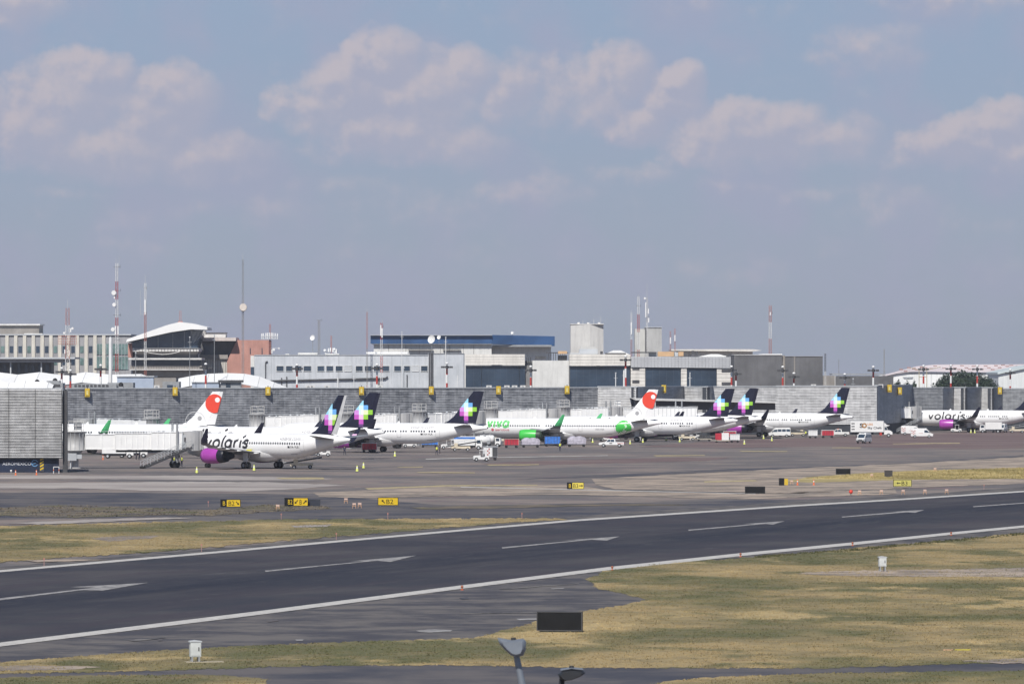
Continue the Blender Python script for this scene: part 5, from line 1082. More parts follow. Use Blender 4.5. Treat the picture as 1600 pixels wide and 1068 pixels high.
    for j, x in enumerate(keep):
        if livery == 'v' and (j*7 % 11) in (3, 8) and s < 8.2: continue
        o = bpy.data.objects.new('window', WINMESH[key]); col.objects.link(o); o.parent = f; z = ZC+.45; o.location = (x-XG, fus.side(x, z, .02), z)
    # cockpit glazing
    m = MB()
    for x0, x1, z0, z1 in ((1.75, 2.35, .72, 1.12), (2.42, 3.0, .78, 1.2)):
        p = patch(fus, x0, x1, ZC+z0, ZC+z1, .02, 2, 2); m.add(p.v, p.f)
    vs = []
    for x, z in ((1.25, .50), (1.78, .92)):
        for y in (-.95, -.5, 0, .5, .95): t_, b_, w_ = fus.sec(x); vs.append((x-.12*(1-abs(y)), y*(w_*.9), ZC+(t_-(abs(y)**2)*.38)+.03))
    m.add(vs, [(i, i+1, i+6, i+5) for i in range(4)]); sh(m, 'windshield', WIN, f)
    if doors:
        for x in ((3.6, L-9.2) if kind != '321' else (3.6, L-9.6, XG+5.0)):
            m = MB(); z0, z1, w_ = ZC-.75, ZC+1.1, .42
            for a0, a1, b0, b1 in ((x-w_, x-w_+.05, z0, z1), (x+w_-.05, x+w_, z0, z1), (x-w_, x+w_, z0, z0+.05), (x-w_, x+w_, z1-.05, z1)): p = patch(fus, a0, a1, b0, b1, .018, 1, 6); m.add(p.v, p.f)
            sh(m, 'door', LINE, f)
        m = MB(); p = patch(fus, L-11.9, L-10.6, ZC-1.35, ZC-1.25, .018, 2, 1); m.add(p.v, p.f); p = patch(fus, XG-8.8, XG-7.0, ZC-1.4, ZC-1.32, .018, 2, 1); m.add(p.v, p.f); sh(m, 'cargo_door', LINE, f)
    m = MB(); m.cyl((L-.1, 0, ZC+1.1), (L+.18, 0, ZC+1.12), .16, .14, 10); sh(m, 'tail_exhaust', DKG, f)
    m = MB()
    for x in (XG-6, XG+4): m.prism([(x, ZC+2.05), (x+.35, ZC+2.45), (x+.55, ZC+2.45), (x+.6, ZC+2.05)], -.03, .03)
    sh(m, 'blade_aerial', PW, f)
    return t, XG
PLANES = [
 (410, 9.55, 42, '320', 'v', 'nearest white airliner with a light grey rudder and purple engine, tail towards the camera', True),
 (415, 8.55, 15, '321', 'v', 'white airliner with navy tail half hidden behind the nearest one with the grey rudder', False),
 (590, 7.92, 16, '321', 'v', 'third white airliner with navy tail, between the half hidden one and the green engined one', False),
 (180, 8.1, 15, '321', 'g', 'airliner with green winglets and red disc tail, parked behind the nearest jet bridge', False),
 (875, 7.2, 14, '321', 'g', 'middle airliner with green engine, green ball on its rear and red disc tail', False),
 (1001, 6.87, 14, '321', 'v', 'navy tailed airliner whose front is hidden by the green engined one', False),
 (1060, 6.66, 14, '320', 'v', 'navy tailed airliner mostly hidden, its fin just right of a matching fin', False),
 (1191, 6.37, 14, '321', 'v', 'navy tailed airliner whose tail ends beside the white catering truck', False),
 (1518, 5.92, 14, '320', 'v', 'rightmost white airliner with purple engine, its tail cut by the photo edge', False)]
PL = []
for px, s, a, kd, lv, lab, gr in PLANES:
    o, XG = aircraft(px, s, a, kd, lv, lab, gr); PL.append((o, px, s, a, kd, XG))
# the nearest one wears a yellow cover on its wing root fairing
o, px, s, a, kd, XG = PL[0]
m = MB(); m.box(-1.45, -.35, -2.25, -2.12, 2.35, 3.15); m.build('yellow_panel', mat('panel_yellow', (.66, .60, .06), .6), o)

# ------------------------------------------------------------------ jet bridges
JG = mat('bridge_grey', (.40, .40, .40), .5, 0, .08, .5); JW = mat('bridge_white', (.82, .82, .81), .5, 0, .05, .4)
def bridge(p0, p1, label, lift=0.0, side_rack=True):
    """rotunda at p0, cab at p1 (ground x,y)"""
    a = Vector(p0); b = Vector(p1); d = b-a; L = d.length; ang = math.atan2(d.y, d.x)
    t = thing('jet_bridge', label, 'jet bridge', (a.x, a.y, .04), ang, 'jet bridges along the pier'); z0, z1 = 3.4+lift, 6.35+lift
    m = MB(); m.lathe([(.02, z0-.1), (1.75, z0-.1), (1.75, z0+.02), (1.62, z0+.05), (1.62, z1-.05), (1.8, z1), (1.8, z1+.12), (.02, z1+.2)], n=26); ro = m.build('rotunda', JG, t)
    m = MB()
    for k in range(14): q = k*2*math.pi/14; m.cyl((1.66*math.cos(q), 1.66*math.sin(q), z0+.05), (1.66*math.cos(q), 1.66*math.sin(q), z1-.05), .045, n=4)
    m.cyl((0, 0, z1-.02), (0, 0, z1+.05), 1.72, n=26); m.build('rotunda_frame', LGREY, ro)
    m = MB(); m.cyl((0, 0, 0), (0, 0, z0-.1), .55, .62, 14); m.cyl((0, 0, 0), (0, 0, .2), 1.1, n=14); m.cyl((0, 0, z0-1.0), (0, 0, z0-.1), .62, 1.3, 14); m.build('column', JG, t)
    m = MB(); m.box(-1.5, -.1, -1.6, -.7, 1.3, 2.5); m.box(-.1, .8, -1.5, -.8, 1.6, 2.3); m.cyl((-1, -1.2, 0), (-1, -1.2, 1.3), .12, n=6); m.build('control_cabinet', LGREY, t)
    # roof platform with equipment
    m = MB(); w = 1.25
    for x in (-w, 0, w):
        for y in (-.8, .8): m.cyl((x, y, z1+.12), (x, y, z1+1.75), .06, n=4)
    for z in (z1+.35, z1+1.05, z1+1.75):
        for y in (-.8, .8): m.cyl((-w, y, z), (w, y, z), .06, n=4)
        for x in (-w, w): m.cyl((x, -.8, z), (x, .8, z), .06, n=4)
    m.build('roof_rack', WHD, t)
    m = MB(); m.box(-.1, 1.0, -.6, .6, z1+.3, z1+1.5); m.build('cooling_unit', GREY if side_rack else JW, t)
    # telescoping tunnel: three sleeves
    cuts = [1.5, L*.33, L*.62, L-3.2]; hh = [(z0+.12, z1-.35, 1.15), (z0+.06, z1-.18, 1.3), (z0, z1, 1.48)]
    for k in range(3):
        x0, x1 = cuts[k]-(.5 if k else 0), cuts[k+1]; zb, zt, hw = hh[k]; m = MB(); m.box(x0, x1, -hw, hw, zb, zt)
        s_ = m.build('tunnel_section', JW, t)
        r_ = MB(); n = max(3, int((x1-x0)/.9)) if k else 2
        for i in range(n+1):
            x = x0+(x1-x0)*i/n; r_.box(x-.06, x+.06, -hw-.07, -hw+.01, zb+.1, zt-.1)
        r_.box(x0, x1, -hw-.085, -hw+.01, zb, zb+.1); r_.box(x0, x1, -hw-.085, -hw+.01, zt-.1, zt+.004); r_.build('ribs', JW, s_)
        j = MB(); j.box(x1-.12, x1+.06, -hw-.12, hw+.12, zb-.1, zt+.1); j.build('end_frame', JG if k < 2 else LGREY, s_)
    m = MB(); m.box(L*.33, L-3, -.35, .35, z0-.35, z0-.01); m.box(L*.62, L-3, -1.3, -.9, z0-.25, z0-.01); m.build('cable_tray', DKG, t)
    m = MB()
    for i in range(7):
        x = 2.5+(L-7)*i/6; m.box(x-.15, x+.15, -.2, .2, hh[min(2, int(i/2.4))][1]+.02, hh[min(2, int(i/2.4))][1]+.22)
    m.cyl((2.3, 0, z1+.12), (L-4, 0, z1+.14), .05, n=4); m.build('roof_conduit', LGREY, t)
    # cab
    m = MB(); m.lathe([(.02, z0-.15), (1.9, z0-.15), (1.9, z1+.05), (.02, z1+.15)], (L-1.6, 0, 0), 'z', 18, smooth=False); cab = m.build('cab', JG, t)
    m = MB(); m.box(L-3.2, L-2.3, -1.53, -1.49, z0+.1, z1-.5); m.build('service_door', LGREY, cab)
    m = MB(); m.box(L-2.95, L-2.55, -1.56, -1.53, z0+1.2, z1-.9); m.build('door_window', DKG, cab)
    m = MB()
    for i in range(4): m.box(L-.9+i*.32, L-.72+i*.32, -1.35-.02*i, 1.35+.02*i, z0-.02+.01*i, z1+.18+.01*i)
    m.box(L-.9, L+.35, -1.25, 1.25, z0+.05, z1+.1); m.build('canopy_bellows', JG, cab)
    # drive column
    xw = L*.80; m = MB()
    for y in (-1.75, 1.75): m.cyl((xw, y, .9), (xw, y, z1+1.3), .2, n=8); m.cyl((xw, y, z1+.5), (xw, y, z1+1.5), .13, n=6)
    m.box(xw-.3, xw+.3, -2, 2, z0-.6, z0-.2); m.box(xw-.35, xw+.35, -1.4, 1.4, .75, 1.2); m.build('lift_column', GREY, t)
    for y in (-1.15, 1.15): m = MB(); m.cyl((xw, y-.3, .62), (xw, y+.3, .62), .62, n=16); m.build('wheel', BLK, t)
    return t
def stairs(L, base, label, t=None, run=6.5, z=3.5):
    x, y, rz = base; t = thing('service_stairs', label, 'stairs', (x, y, .04), rz); 
    m = MB()
    for yy in (-.5, .5): m.add([], []); m.prism([(0, 0), (.35, 0), (run, z-.3), (run, z), (0, .22)], yy-.05, yy+.05)
    m.build('stringer', DKG, t)
    m = MB(); n = 16
    for k in range(n): m.box(run*k/n, run*k/n+.36, -.45, .45, z*k/n+.12, z*k/n+.17)
    m.build('tread', GREY, t)
    m = MB()
    for yy in (-.5, .5):
        for h in (.55, 1.05): m.cyl((0, yy, .15+h), (run, yy, z+h), .04, n=4)
        for k in range(8): q = k/7; m.cyl((run*q, yy, z*q+.1), (run*q, yy, z*q+1.2), .04, n=4)
    m.build('handrail', LGREY, t)
    m = MB(); m.cyl((.1, -.62, .22), (.1, .62, .22), .22, n=10); m.build('roller', BLK, t); return t
def door_of(i, off=-2.1, back=3.7):
    o, px, s, a, kd, XG = PL[i]; r = R(-a); lx, ly = back-XG, off; return (o.location.x+lx*math.cos(r)-ly*math.sin(r), o.location.y+lx*math.sin(r)+ly*math.cos(r))
def r_at(px, D): return ((px-800)*D/F, D)
d0_ = door_of(0, -1.9); bridge((-71.6, 944), (d0_[0]+1.0, d0_[1]-.6), 'nearest white jet bridge reaching the closest airliner from the louvered end building', -.42)
for p0, D0_, p1, D1_, lift, lab in ((237, 1128, 120, 1122, .25, 'jet bridge running left from its roof rack, behind the leftmost green winglet'),
    (402, 1172, 520, 1176, .75, 'jet bridge whose roof rack rises over the nearest airliner beside its navy winglet'),
    (542, 1190, 640, 1194, .8, 'jet bridge whose roof rack stands between the first two navy tails'),
    (655, 1236, 752, 1247, .9, 'jet bridge left of the third navy tail, its rack over the third airliner'),
    (767, 1296, 872, 1300, 1.15, 'jet bridge with its roof rack above the green lettering'),
    (880, 1338, 968, 1342, 1.2, 'jet bridge with its roof rack above the standing green winglet'),
    (962, 1352, 1085, 1360, 1.2, 'jet bridge with white roof unit, just left of the middle red disc tail')):
    bridge(r_at(p0, D0_), r_at(p1, D1_), lab, lift, p0 != 962)
d = door_of(8); bridge(r_at(1397, d[1]-4), d, 'rightmost jet bridge, docked on the airliner at the right edge', .25)
sx0, sy0 = r_at(222, 942); stairs(0, (sx0, sy0, R(35)), 'grey service stairs leaning up to the cab of the nearest jet bridge', run=9.3, z=3.5)
sx0, sy0 = r_at(1402, 1478); stairs(0, (sx0, sy0, R(14)), 'dark service stairs under the cab of the rightmost jet bridge', run=6.5, z=3.4)
# fixed walkway piece with dark mouth between rotundas (visible over the middle fuselages)
t = thing('link_corridor', 'white ribbed corridor section on posts right of the middle tail with red disc', 'corridor', (*r_at(1040, 1345), 0))
m = MB(); m.box(-7.5, 7.3, 0, 3, 4.6, 7.6); m.build('corridor', JW, t); m = MB()
for k in range(16): m.box(-7.4+k*.95, -7.3+k*.95, -.05, .02, 4.7, 7.5)
m.box(-7.5, 7.3, -.06, .02, 7.45, 7.62); m.build('ribs', LGREY, t); m = MB()
for xx in (-6, 6): m.cyl((xx, 1.5, 0), (xx, 1.5, 4.6), .4, n=8)
m.build('column', JG, t)
m = MB()
for q in (-5.4, -4.6, -3.2, -2.4): m.cyl((q, 1, 7.6), (q, 1, 9.0), .12, n=5)
m.cyl((-5.4, 1, 8.6), (-4.6, 1, 8.6), .08, n=4); m.cyl((-3.2, 1, 8.6), (-2.4, 1, 8.6), .08, n=4); m.build('roof_post', WHD, t)

# ------------------------------------------------------------------ vehicles and ground equipment
VW = mat('vehicle_white', (.72, .72, .71), .35, 0, .04, .8, spec=.5); TARP = mat('grey_tarp', (.36, .34, .40), .6, 0, .22, 1.5, bump=.4); TARPB = mat('blue_tarp', (.04, .17, .55), .6, 0, .2, 1.5, bump=.3); CRED = mat('cart_red', (.45, .03, .05), .5, 0, .15, 1.2)
def wheels(t, xs, hw, r, w=.24, hub=True):
    for x in xs:
        for sg in (-1, 1):
            m = MB(); m.cyl((x, sg*(hw-w/2)-w/2, r), (x, sg*(hw-w/2)+w/2, r), r, n=16); wv = m.build('wheel', BLK, t)
            if hub: h = MB(); h.cyl((x, sg*(hw-w/2)-w/2-.012, r), (x, sg*(hw-w/2)+w/2+.012, r), r*.5, n=10); h.build('hub', LGREY, wv)
def shell(prof_low, prof_up, hw, tumble=.1):    # car body from a side outline: lower outline full width, upper narrower
    m = MB(); m.prism(prof_low, -hw, hw); n = len(prof_up)
    z0 = min(z for x, z in prof_up); z1 = max(z for x, z in prof_up)
    k = lambda z: hw-.02-tumble*(z-z0)/(z1-z0+1e-6); vs = [(x, -k(z), z) for x, z in prof_up]+[(x, k(z), z) for x, z in prof_up]
    m.add(vs, [tuple(range(n)), tuple(range(2*n-1, n-1, -1))]+[(i, i+n, (i+1) % n+n, (i+1) % n) for i in range(n)]); return m
def pickup(px, py, rz, label, marks=True, flip=False):
    x, y = G_(px, py); t = thing('pickup_truck', label, 'pickup truck', (x, y, .04), R(rz)+(math.pi if flip else 0), None)
    m = shell([(-2.65,.5),(-2.7,.75),(-2.6,.98),(-1.55,1.08),(.35,1.1),(2.6,1.1),(2.65,.5)], [(-1.35,1.08),(-.65,1.72),(.35,1.78),(.72,1.72),(.80,1.08)], .92, .16); m.build('body', VW, t)
    m = MB()
    for sg in (-1, 1):
        q = .93-.10
        m.add([(-1.12, sg*(.925), 1.15), (-.62, sg*(q-.015), 1.62), (-.25, sg*(q-.015), 1.64), (-.25, sg*.925, 1.15)], [(0, 1, 2, 3)]); m.add([(-.17, sg*.925, 1.15), (-.17, sg*(q-.015), 1.64), (.52, sg*(q-.01), 1.62), (.60, sg*.925, 1.15)], [(0, 1, 2, 3)])
    m.add([(-1.37, -.78, 1.14), (-1.37, .78, 1.14), (-.74, .66, 1.68), (-.74, -.66, 1.68)], [(0, 1, 2, 3)]); m.build('window', GLS, t)
    m = MB(); m.box(.95, 2.55, -.78, .78, 1.101, 1.11); m.build('cargo_bed', DKG, t)
    m = MB(); m.box(-2.76, -2.66, -.85, .85, .42, .68); m.box(2.63, 2.74, -.85, .85, .45, .65); m.box(-2.715, -2.69, -.5, .5, .72, .92); m.build('bumper', DKG, t)
    for sg in (-1, 1): m = MB(); m.box(-2.70, -2.60, sg*.72-.14, sg*.72+.14, .74, .9); m.build('headlight', LGREY, t); m = MB(); m.box(2.62, 2.67, sg*.82-.08, sg*.82+.08, .75, 1.0); m.build('tail_light', REDP, t)
    m = MB(); m.box(-.35, .15, -.35, .35, 1.775, 1.87); m.build('light_bar', ORG, t)
    if marks:
        m = MB()
        for i in range(5): m.box(1.25+i*.25, 1.38+i*.25, -.928, -.922, .8, .92) ; m.box(1.38+i*.25, 1.5+i*.25, -.928, -.922, .68, .8)
        m.build('chequer_marking', REDP, t); m = MB(); m.box(-.45, .15, -.928, -.921, .72, .92); m.build('door_emblem', TXT, t)
    wheels(t, (-1.7, 1.65), .93, .38); return t
def van(px, py, rz, label, marks=False, long_=True):
    x, y = G_(px, py); t = thing('van', label, 'van', (x, y, .04), R(rz))
    m = shell([(-2.7,.45),(-2.72,.95),(-2.15,1.2),(2.6,1.2),(2.62,.45)], [(-2.15,1.2),(-1.35,2.05),(-.9,2.3),(2.3,2.35),(2.58,2.2),(2.6,1.2)], .95, .14); m.build('body', VW, t)
    m = MB()
    for sg in (-1, 1): m.add([(-1.85, sg*.945, 1.28), (-1.3, sg*.875, 1.85), (-.62, sg*.872, 1.87), (-.62, sg*.945, 1.28)], [(0, 1, 2, 3)])
    if not marks:
        for a in (-.5, .55, 1.6):
            m.add([(a, -.945, 1.35), (a, -.865, 1.95), (a+.9, -.865, 1.95), (a+.9, -.945, 1.35)], [(0, 1, 2, 3)]); m.add([(a, .945, 1.35), (a, .865, 1.95), (a+.9, .865, 1.95), (a+.9, .945, 1.35)], [(0, 1, 2, 3)])
    m.build('side_window', GLS, t)
    m = MB(); m.add([(-2.14, -.80, 1.24), (-2.14, .80, 1.24), (-1.40, .72, 2.0), (-1.40, -.72, 2.0)], [(0, 1, 2, 3)]); m.v = [(a-.03, b, c+.02) for a, b, c in m.v]; m.build('windscreen', GLS, t)
    m = MB(); m.box(-2.80, -2.70, -.9, .9, .4, .7); m.box(2.6, 2.68, -.9, .9, .4, .6); m.box(-2.735, -2.715, -.5, .5, .75, .95); m.build('bumper', DKG, t)
    for sg in (-1, 1): m = MB(); m.box(-2.75, -2.62, sg*.75-.14, sg*.75+.14, .78, 1.02); m.build('headlight', LGREY, t); m = MB(); m.box(-1.95, -1.8, sg*1.05-.1, sg*1.05+.1, 1.3, 1.6); m.build('mirror', DKG, t)
    if marks:
        m = MB()
        for sg in (1,):
          for i, (a, b) in enumerate(((1.5, 1.15), (1.85, 1.45), (2.2, 1.15), (1.85, .95), (1.5, 1.7), (2.2, 1.7))): m.prism([(a, b), (a+.16, b+.16), (a+.32, b), (a+.16, b-.16)], -.955, .955)
        m.build('red_marking', REDP, t); m = MB(); m.box(-.3, .7, -.953, .953, 1.08, 1.16); m.build('lettering_strip', REDL, t)
    m = MB(); m.box(-1.2, -.9, -.4, .4, 2.28, 2.40); m.build('light_bar', LGREY, t)
    wheels(t, (-1.75, 1.65), .96, .36); return t
def cart(px, py, rz, label, cover, frame=WH, L=3.0, H=1.9, bumpy=False, group='baggage carts on the apron'):
    x, y = G_(px, py); t = thing('baggage_cart', label, 'baggage cart', (x, y, .04), R(rz), group); h = L/2
    m = MB(); m.box(-h, h, -.75, .75, .48, .62); m.box(-h-.9, -h, -.04, .04, .5, .56); m.build('chassis', DKG, t)
    if bumpy:
        m = MB(); n = 11; vs = []
        for i in range(n):
            for j in range(9):
                u = i/(n-1); v = j/8; a = math.pi*v; q = .80*(1+.05*math.sin(i*2.1+j)); zz = .6+(H-.6)*min(1, (math.sin(a)*1.25))*(.93+.07*math.sin(i*1.7+.8*j))*(1-.28*abs(2*u-1)**6)
                vs.append((-h+L*u+.06*math.sin(j*2+i), -math.cos(a)*q, zz))
        m.add(vs, [(i*9+j, i*9+j+1, (i+1)*9+j+1, (i+1)*9+j) for i in range(n-1) for j in range(8)]); m.add([vs[j] for j in range(9)], [tuple(range(9))]); m.add([vs[(n-1)*9+j] for j in range(9)], [tuple(range(9))]); m.build('tarpaulin', cover, t)
    else:
        m = MB(); m.box(-h+.05, h-.05, -.72, .72, .62, H-.12); m.build('curtain', cover, t)
        m = MB()
        for a in (-h, h-.08):
            for b in (-.78, .70): m.box(a, a+.08, b, b+.08, .5, H)
        m.box(-h-.05, h+.05, -.82, .82, H-.1, H); m.build('roof_frame', frame, t)
        m = MB()
        for k in range(1, 5): m.box(-h+L*k/5-.03, -h+L*k/5+.03, -.75, -.722, .62, H-.14)
        m.build('curtain_seam', DKG if cover is not WH else LGREY, t)
    wheels(t, (-h+.45, h-.45), .74, .24, .14, False); return t
def tug(px, py, rz, label, body=VW, cab=True):
    x, y = G_(px, py); t = thing('tow_tractor', label, 'tow tractor', (x, y, .04), R(rz), 'tow tractors on the apron')
    m = MB(); m.prism([(-1.4,.35),(-1.45,.85),(-1.2,1.0),(-.2,1.05),(-.1,.75),(.55,.75),(.65,1.0),(1.3,1.0),(1.35,.35)], -.65, .65); m.build('body', body, t)
    m = MB(); m.box(-.1, .45, -.5, .5, .76, .88); m.box(.42, .55, -.5, .5, .88, 1.3); m.build('seat', DKG, t)
    if cab:
        m = MB()
        for a in (-.3, .62):
            for b in (-.6, .54): m.box(a, a+.06, b, b+.06, .95, 1.95)
        m.box(-.38, .75, -.66, .66, 1.95, 2.03); m.build('canopy', body, t); m = MB(); m.add([(-.3, -.54, 1.1), (-.3, .54, 1.1), (-.28, .54, 1.9), (-.28, -.54, 1.9)], [(0, 1, 2, 3)]); m.build('windscreen', GLS, t)
    m = MB(); m.cyl((-.35, 0, 1.0), (-.15, 0, 1.25), .03, n=5); m.cyl((-.17, 0, 1.22), (-.13, 0, 1.27), .2, n=12); m.build('steering_wheel', BLK, t)
    wheels(t, (-.9, .9), .68, .34, .22); return t
pickup(956, 698.5, -6, 'white pickup with a chequered tail end parked below the green ball on the fuselage', True)
pickup(1310, 681.5, 0, 'white pickup parked behind the cab of the catering truck, right of the red cart', False)
pickup(1163, 683, -4, 'white pickup half hidden behind the traffic cones under the rightmost navy tailed airliner', False) if 0 else None
pickup(1378-4, 681, 0, 'x') if 0 else None
van(1350, 692.5, 68, 'white minibus facing the camera alone on the reddish apron')
van(1440, 684, 178, 'white van with red cross markings near the rightmost jet bridge stairs', True)
van(1424, 679.5, 178, 'white van half hidden behind the one with red cross markings', True)
van(1566, 675.5, 75, 'white van facing the camera under the tail of the rightmost airliner')
van(1182+36, 682.8, 2, 'white van parked behind the cones under the navy tailed airliner left of the catering truck')
# catering truck
x, y = G_(1362, 683); t = thing('catering_truck', 'long white catering truck with a round emblem on its side', 'truck', (x, y, .04), R(176))
m = MB(); m.box(-2.9, 5.1, -1.2, 1.2, 1.35, 3.95); bxo = m.build('cargo_box', VW, t)
m = MB(); m.box(-2.95, 5.15, -1.22, 1.22, 3.95, 4.03); m.box(-2.95, 5.15, -1.23, 1.23, 1.27, 1.35); m.build('box_rail', LGREY, bxo)
m = MB(); m.prism([(-5.0,.7),(-5.05,1.25),(-4.55,1.65),(-3.95,1.75),(-3.6,2.55),(-3.05,2.6),(-3.0,.7)], -1.05, 1.05); m.build('cab', VW, t)
m = MB(); m.add([(-3.85, 1.062, 1.75), (-3.6, 1.062, 2.45), (-3.15, 1.062, 2.45), (-3.15, 1.062, 1.75)], [(0, 1, 2, 3)]); m.add([(-3.98, -.9, 1.80), (-3.98, .9, 1.80), (-3.64, .85, 2.5), (-3.64, -.85, 2.5)], [(0, 1, 2, 3)]); m.build('cab_window', GLS, t)
m = MB(); m.box(-2.9, 5.0, -.5, .5, .75, 1.25); m.box(-1.8, -.4, .6, 1.15, .6, 1.2); m.build('chassis', DKG, t); m = MB(); m.box(-2.5, -1.9, .85, 1.16, .5, 1.2); m.build('side_locker', REDP, t)
m = MB(); m.prism([(-3.0,2.65),(-3.0,3.6),(-3.7,3.0),(-4.4,2.9),(-3.7,2.65)], -1.0, 1.0); m.build('wind_deflector', VW, t)
wheels(t, (-4.1, 2.2, 3.4), 1.08, .48, .3)
def truck_text(body, px0, zb, w, h, m_, **k):
    mm = flat_text(body, 0, 0, 0, width=w, height=h, **k); mm.v = [(px0-a, 1.215, zb+c) for a, b, c in mm.v]; return mm.build('lettering', m_, bxo)
truck_text('S', 2.9-0, 2.35, .8, 1.05, TXT, bold=.05); truck_text('LSG', 1.0, 2.95, 1.3, .45, mat('lettering_orange', (.6, .25, .06), .6), bold=.02); truck_text('Sky Chefs', 1.0, 2.05, 3.4, .55, TXT, bold=.015)
m = MB(); m.cyl((1.75, 1.20, 2.85), (1.75, 1.222, 2.85), .62, n=20); m.build('emblem', mat('emblem_brown', (.35, .18, .06), .6), bxo); m = MB(); m.cyl((1.75, 1.20, 2.85), (1.75, 1.232, 2.85), .28, n=16); m.build('emblem_centre', VW, bxo)
m = MB()
for k in range(3): m.box(4.1, 4.9, 1.2, 1.215, 1.8+k*.7, 2.05+k*.7)
m.build('side_marking', TXT, bxo)
# carts
cart(577, 707, 4, 'red curtained baggage cart with a white frame beside the wheels of the third airliner', CRED)
cart(799, 699.5, 6, 'red baggage cart left of the green engine', CRED, mat('cart_frame_red', (.5, .3, .26), .5))
cart(1293, 684, 4, 'dark red curtained cart in front of the white pickup near the catering truck', CRED)
cart(829, 699, 4, 'low grey tarpaulin covered cart right beneath the green engine', TARP, bumpy=True, L=3.8, H=2.1)
cart(863, 697.5, 4, 'baggage cart under a bright blue cover', TARPB, DKG, L=3.4, H=2.3)
cart(901, 698, 4, 'tall grey tarpaulin covered cart right of the bright blue one', TARP, bumpy=True, L=3.9, H=2.3)
cart(671, 699, 4, 'flat cart with a low blue cover under the third navy tail', TARPB, LGREY, L=3.6, H=1.75)
cart(1148, 691.5, 0, 'small white box cart alone right of the dolly train', WH, LGREY, L=2.2, H=2.0)
cart(1270, 684.5, 0, 'white box cart left of the dark red curtained cart', WH, LGREY, L=2.2, H=2.0)
# dolly train
for k, (px, lab) in enumerate(((1128, 'flat dolly carrying a red and white container, right end of the dolly train'), (1100, 'low flat dolly with a dark load, left end of the dolly train'))):
    x, y = G_(px, 691.5-k*2.5); t = thing('container_dolly', lab, 'dolly', (x, y, .04), R(3), 'container dollies')
    m = MB(); m.box(-1.7, 1.7, -.75, .75, .42, .55); m.box(-2.5, -1.7, -.05, .05, .45, .52); m.build('deck', mat('dolly_cream', (.5, .45, .36), .6), t)
    m = MB()
    for i in range(7): m.cyl((-1.5+i*.5, -.7, .58), (-1.5+i*.5, .7, .58), .05, n=6)
    m.build('roller', GREY, t); wheels(t, (-1.2, 1.2), .72, .2, .12, False)
    c = thing('cargo_container' if k == 0 else 'luggage_pile', 'red and white cargo container on the right hand dolly' if k == 0 else 'dark pile of luggage on the left hand dolly', 'container' if k == 0 else 'luggage', (x, y, .64), R(3))
    if k == 0:
        m = MB(); m.prism([(-.1,0),(1.5,0),(1.5,1.6),(-.1,1.6)], -.7, .7); m.build('body', WH, c); m = MB(); m.prism([(-1.5,.25),(-1.2,0),(-.13,0),(-.13,1.5),(-1.5,1.5)], -.7, .7); m.build('door', CRED, c)
    else:
        m = MB()
        for i in range(9): a = -1.3+i*.3; b = random.uniform(-.4, .2); h = random.uniform(.35, .9); m.box(a, a+.28, b-.3, b+.3, 0, h)
        m.build('suitcases', DKG, c)
# white tractor pulling a white box cart in the open
tug(752, 720.5, 4, 'white tow tractor alone in the open apron, pulling a white box cart')
t = cart(766, 719, 4, 'white box cart with a dark open end behind the tow tractor', WH, LGREY, L=2.6, H=2.5)
m = MB(); m.box(.35, 1.28, -.78, -.725, .7, 2.3); m.build('open_side', DKG, t)
m = MB()
for k in range(4): m.box(-.6+.25*(k % 2), -.4+.25*(k % 2), -.775, -.757, .9+k*.33, 1.15+k*.33)
m.build('red_marking', REDP, t)
tug(700, 701.5, 0, 'white tow tractor at the left of the white service trucks under the viva lettered nose'.replace('viva lettered ', 'green lettered '))
tug(640, 699, 184, 'low white tractor under the belly of the third airliner', cab=False)
tug(652-2, 699.5, 0, 'low white tractor coupled right of another under the third airliner', cab=False) if 0 else None
tug(505, 713, 0, 'small white tractor under the tail of the nearest airliner', cab=False)
tug(1098-14, 686, 0, 'pale tractor left of the dolly train', cab=True)
# service trucks cluster
def box_truck(px, py, rz, label, body=VW, stripe=None):
    x, y = G_(px, py); t = thing('service_truck', label, 'truck', (x, y, .04), R(rz), 'white service trucks')
    m = MB(); m.prism([(-2.9,.55),(-2.95,1.2),(-2.75,2.05),(-1.7,2.1),(-1.65,.55)], -.95, .95); m.build('cab', VW, t)
    m = MB(); m.box(-1.5, 2.8, -1.05, 1.05, .95, 2.75); b = m.build('cargo_box', body, t); m = MB(); m.box(-1.55, 2.85, -.6, .6, .5, .9); m.build('chassis', DKG, t)
    m = MB(); [m.add([(-2.7, q, 1.3), (-2.6, q, 1.95), (-1.85, q, 1.95), (-1.85, q, 1.3)], [(0, 1, 2, 3)]) for q in (-.962, .962)]; m.add([(-2.95, -.8, 1.3), (-2.95, .8, 1.3), (-2.8, .8, 1.98), (-2.8, -.8, 1.98)], [(0, 1, 2, 3)]); m.build('cab_window', GLS, t)
    if stripe: m = MB(); m.box(-1.5, 2.8, -1.062, 1.062, 2.2, 2.6); m.build('stripe', stripe, b)
    m = MB(); m.box(-1.5, 2.8, -1.07, 1.07, .88, .96); m.build('side_rail', LGREY, b)
    wheels(t, (-2.2, 1.8), .98, .42); return t
box_truck(731, 702.5, 178, 'white service truck with a blue roof stripe, under the third navy tail', stripe=TARPB)
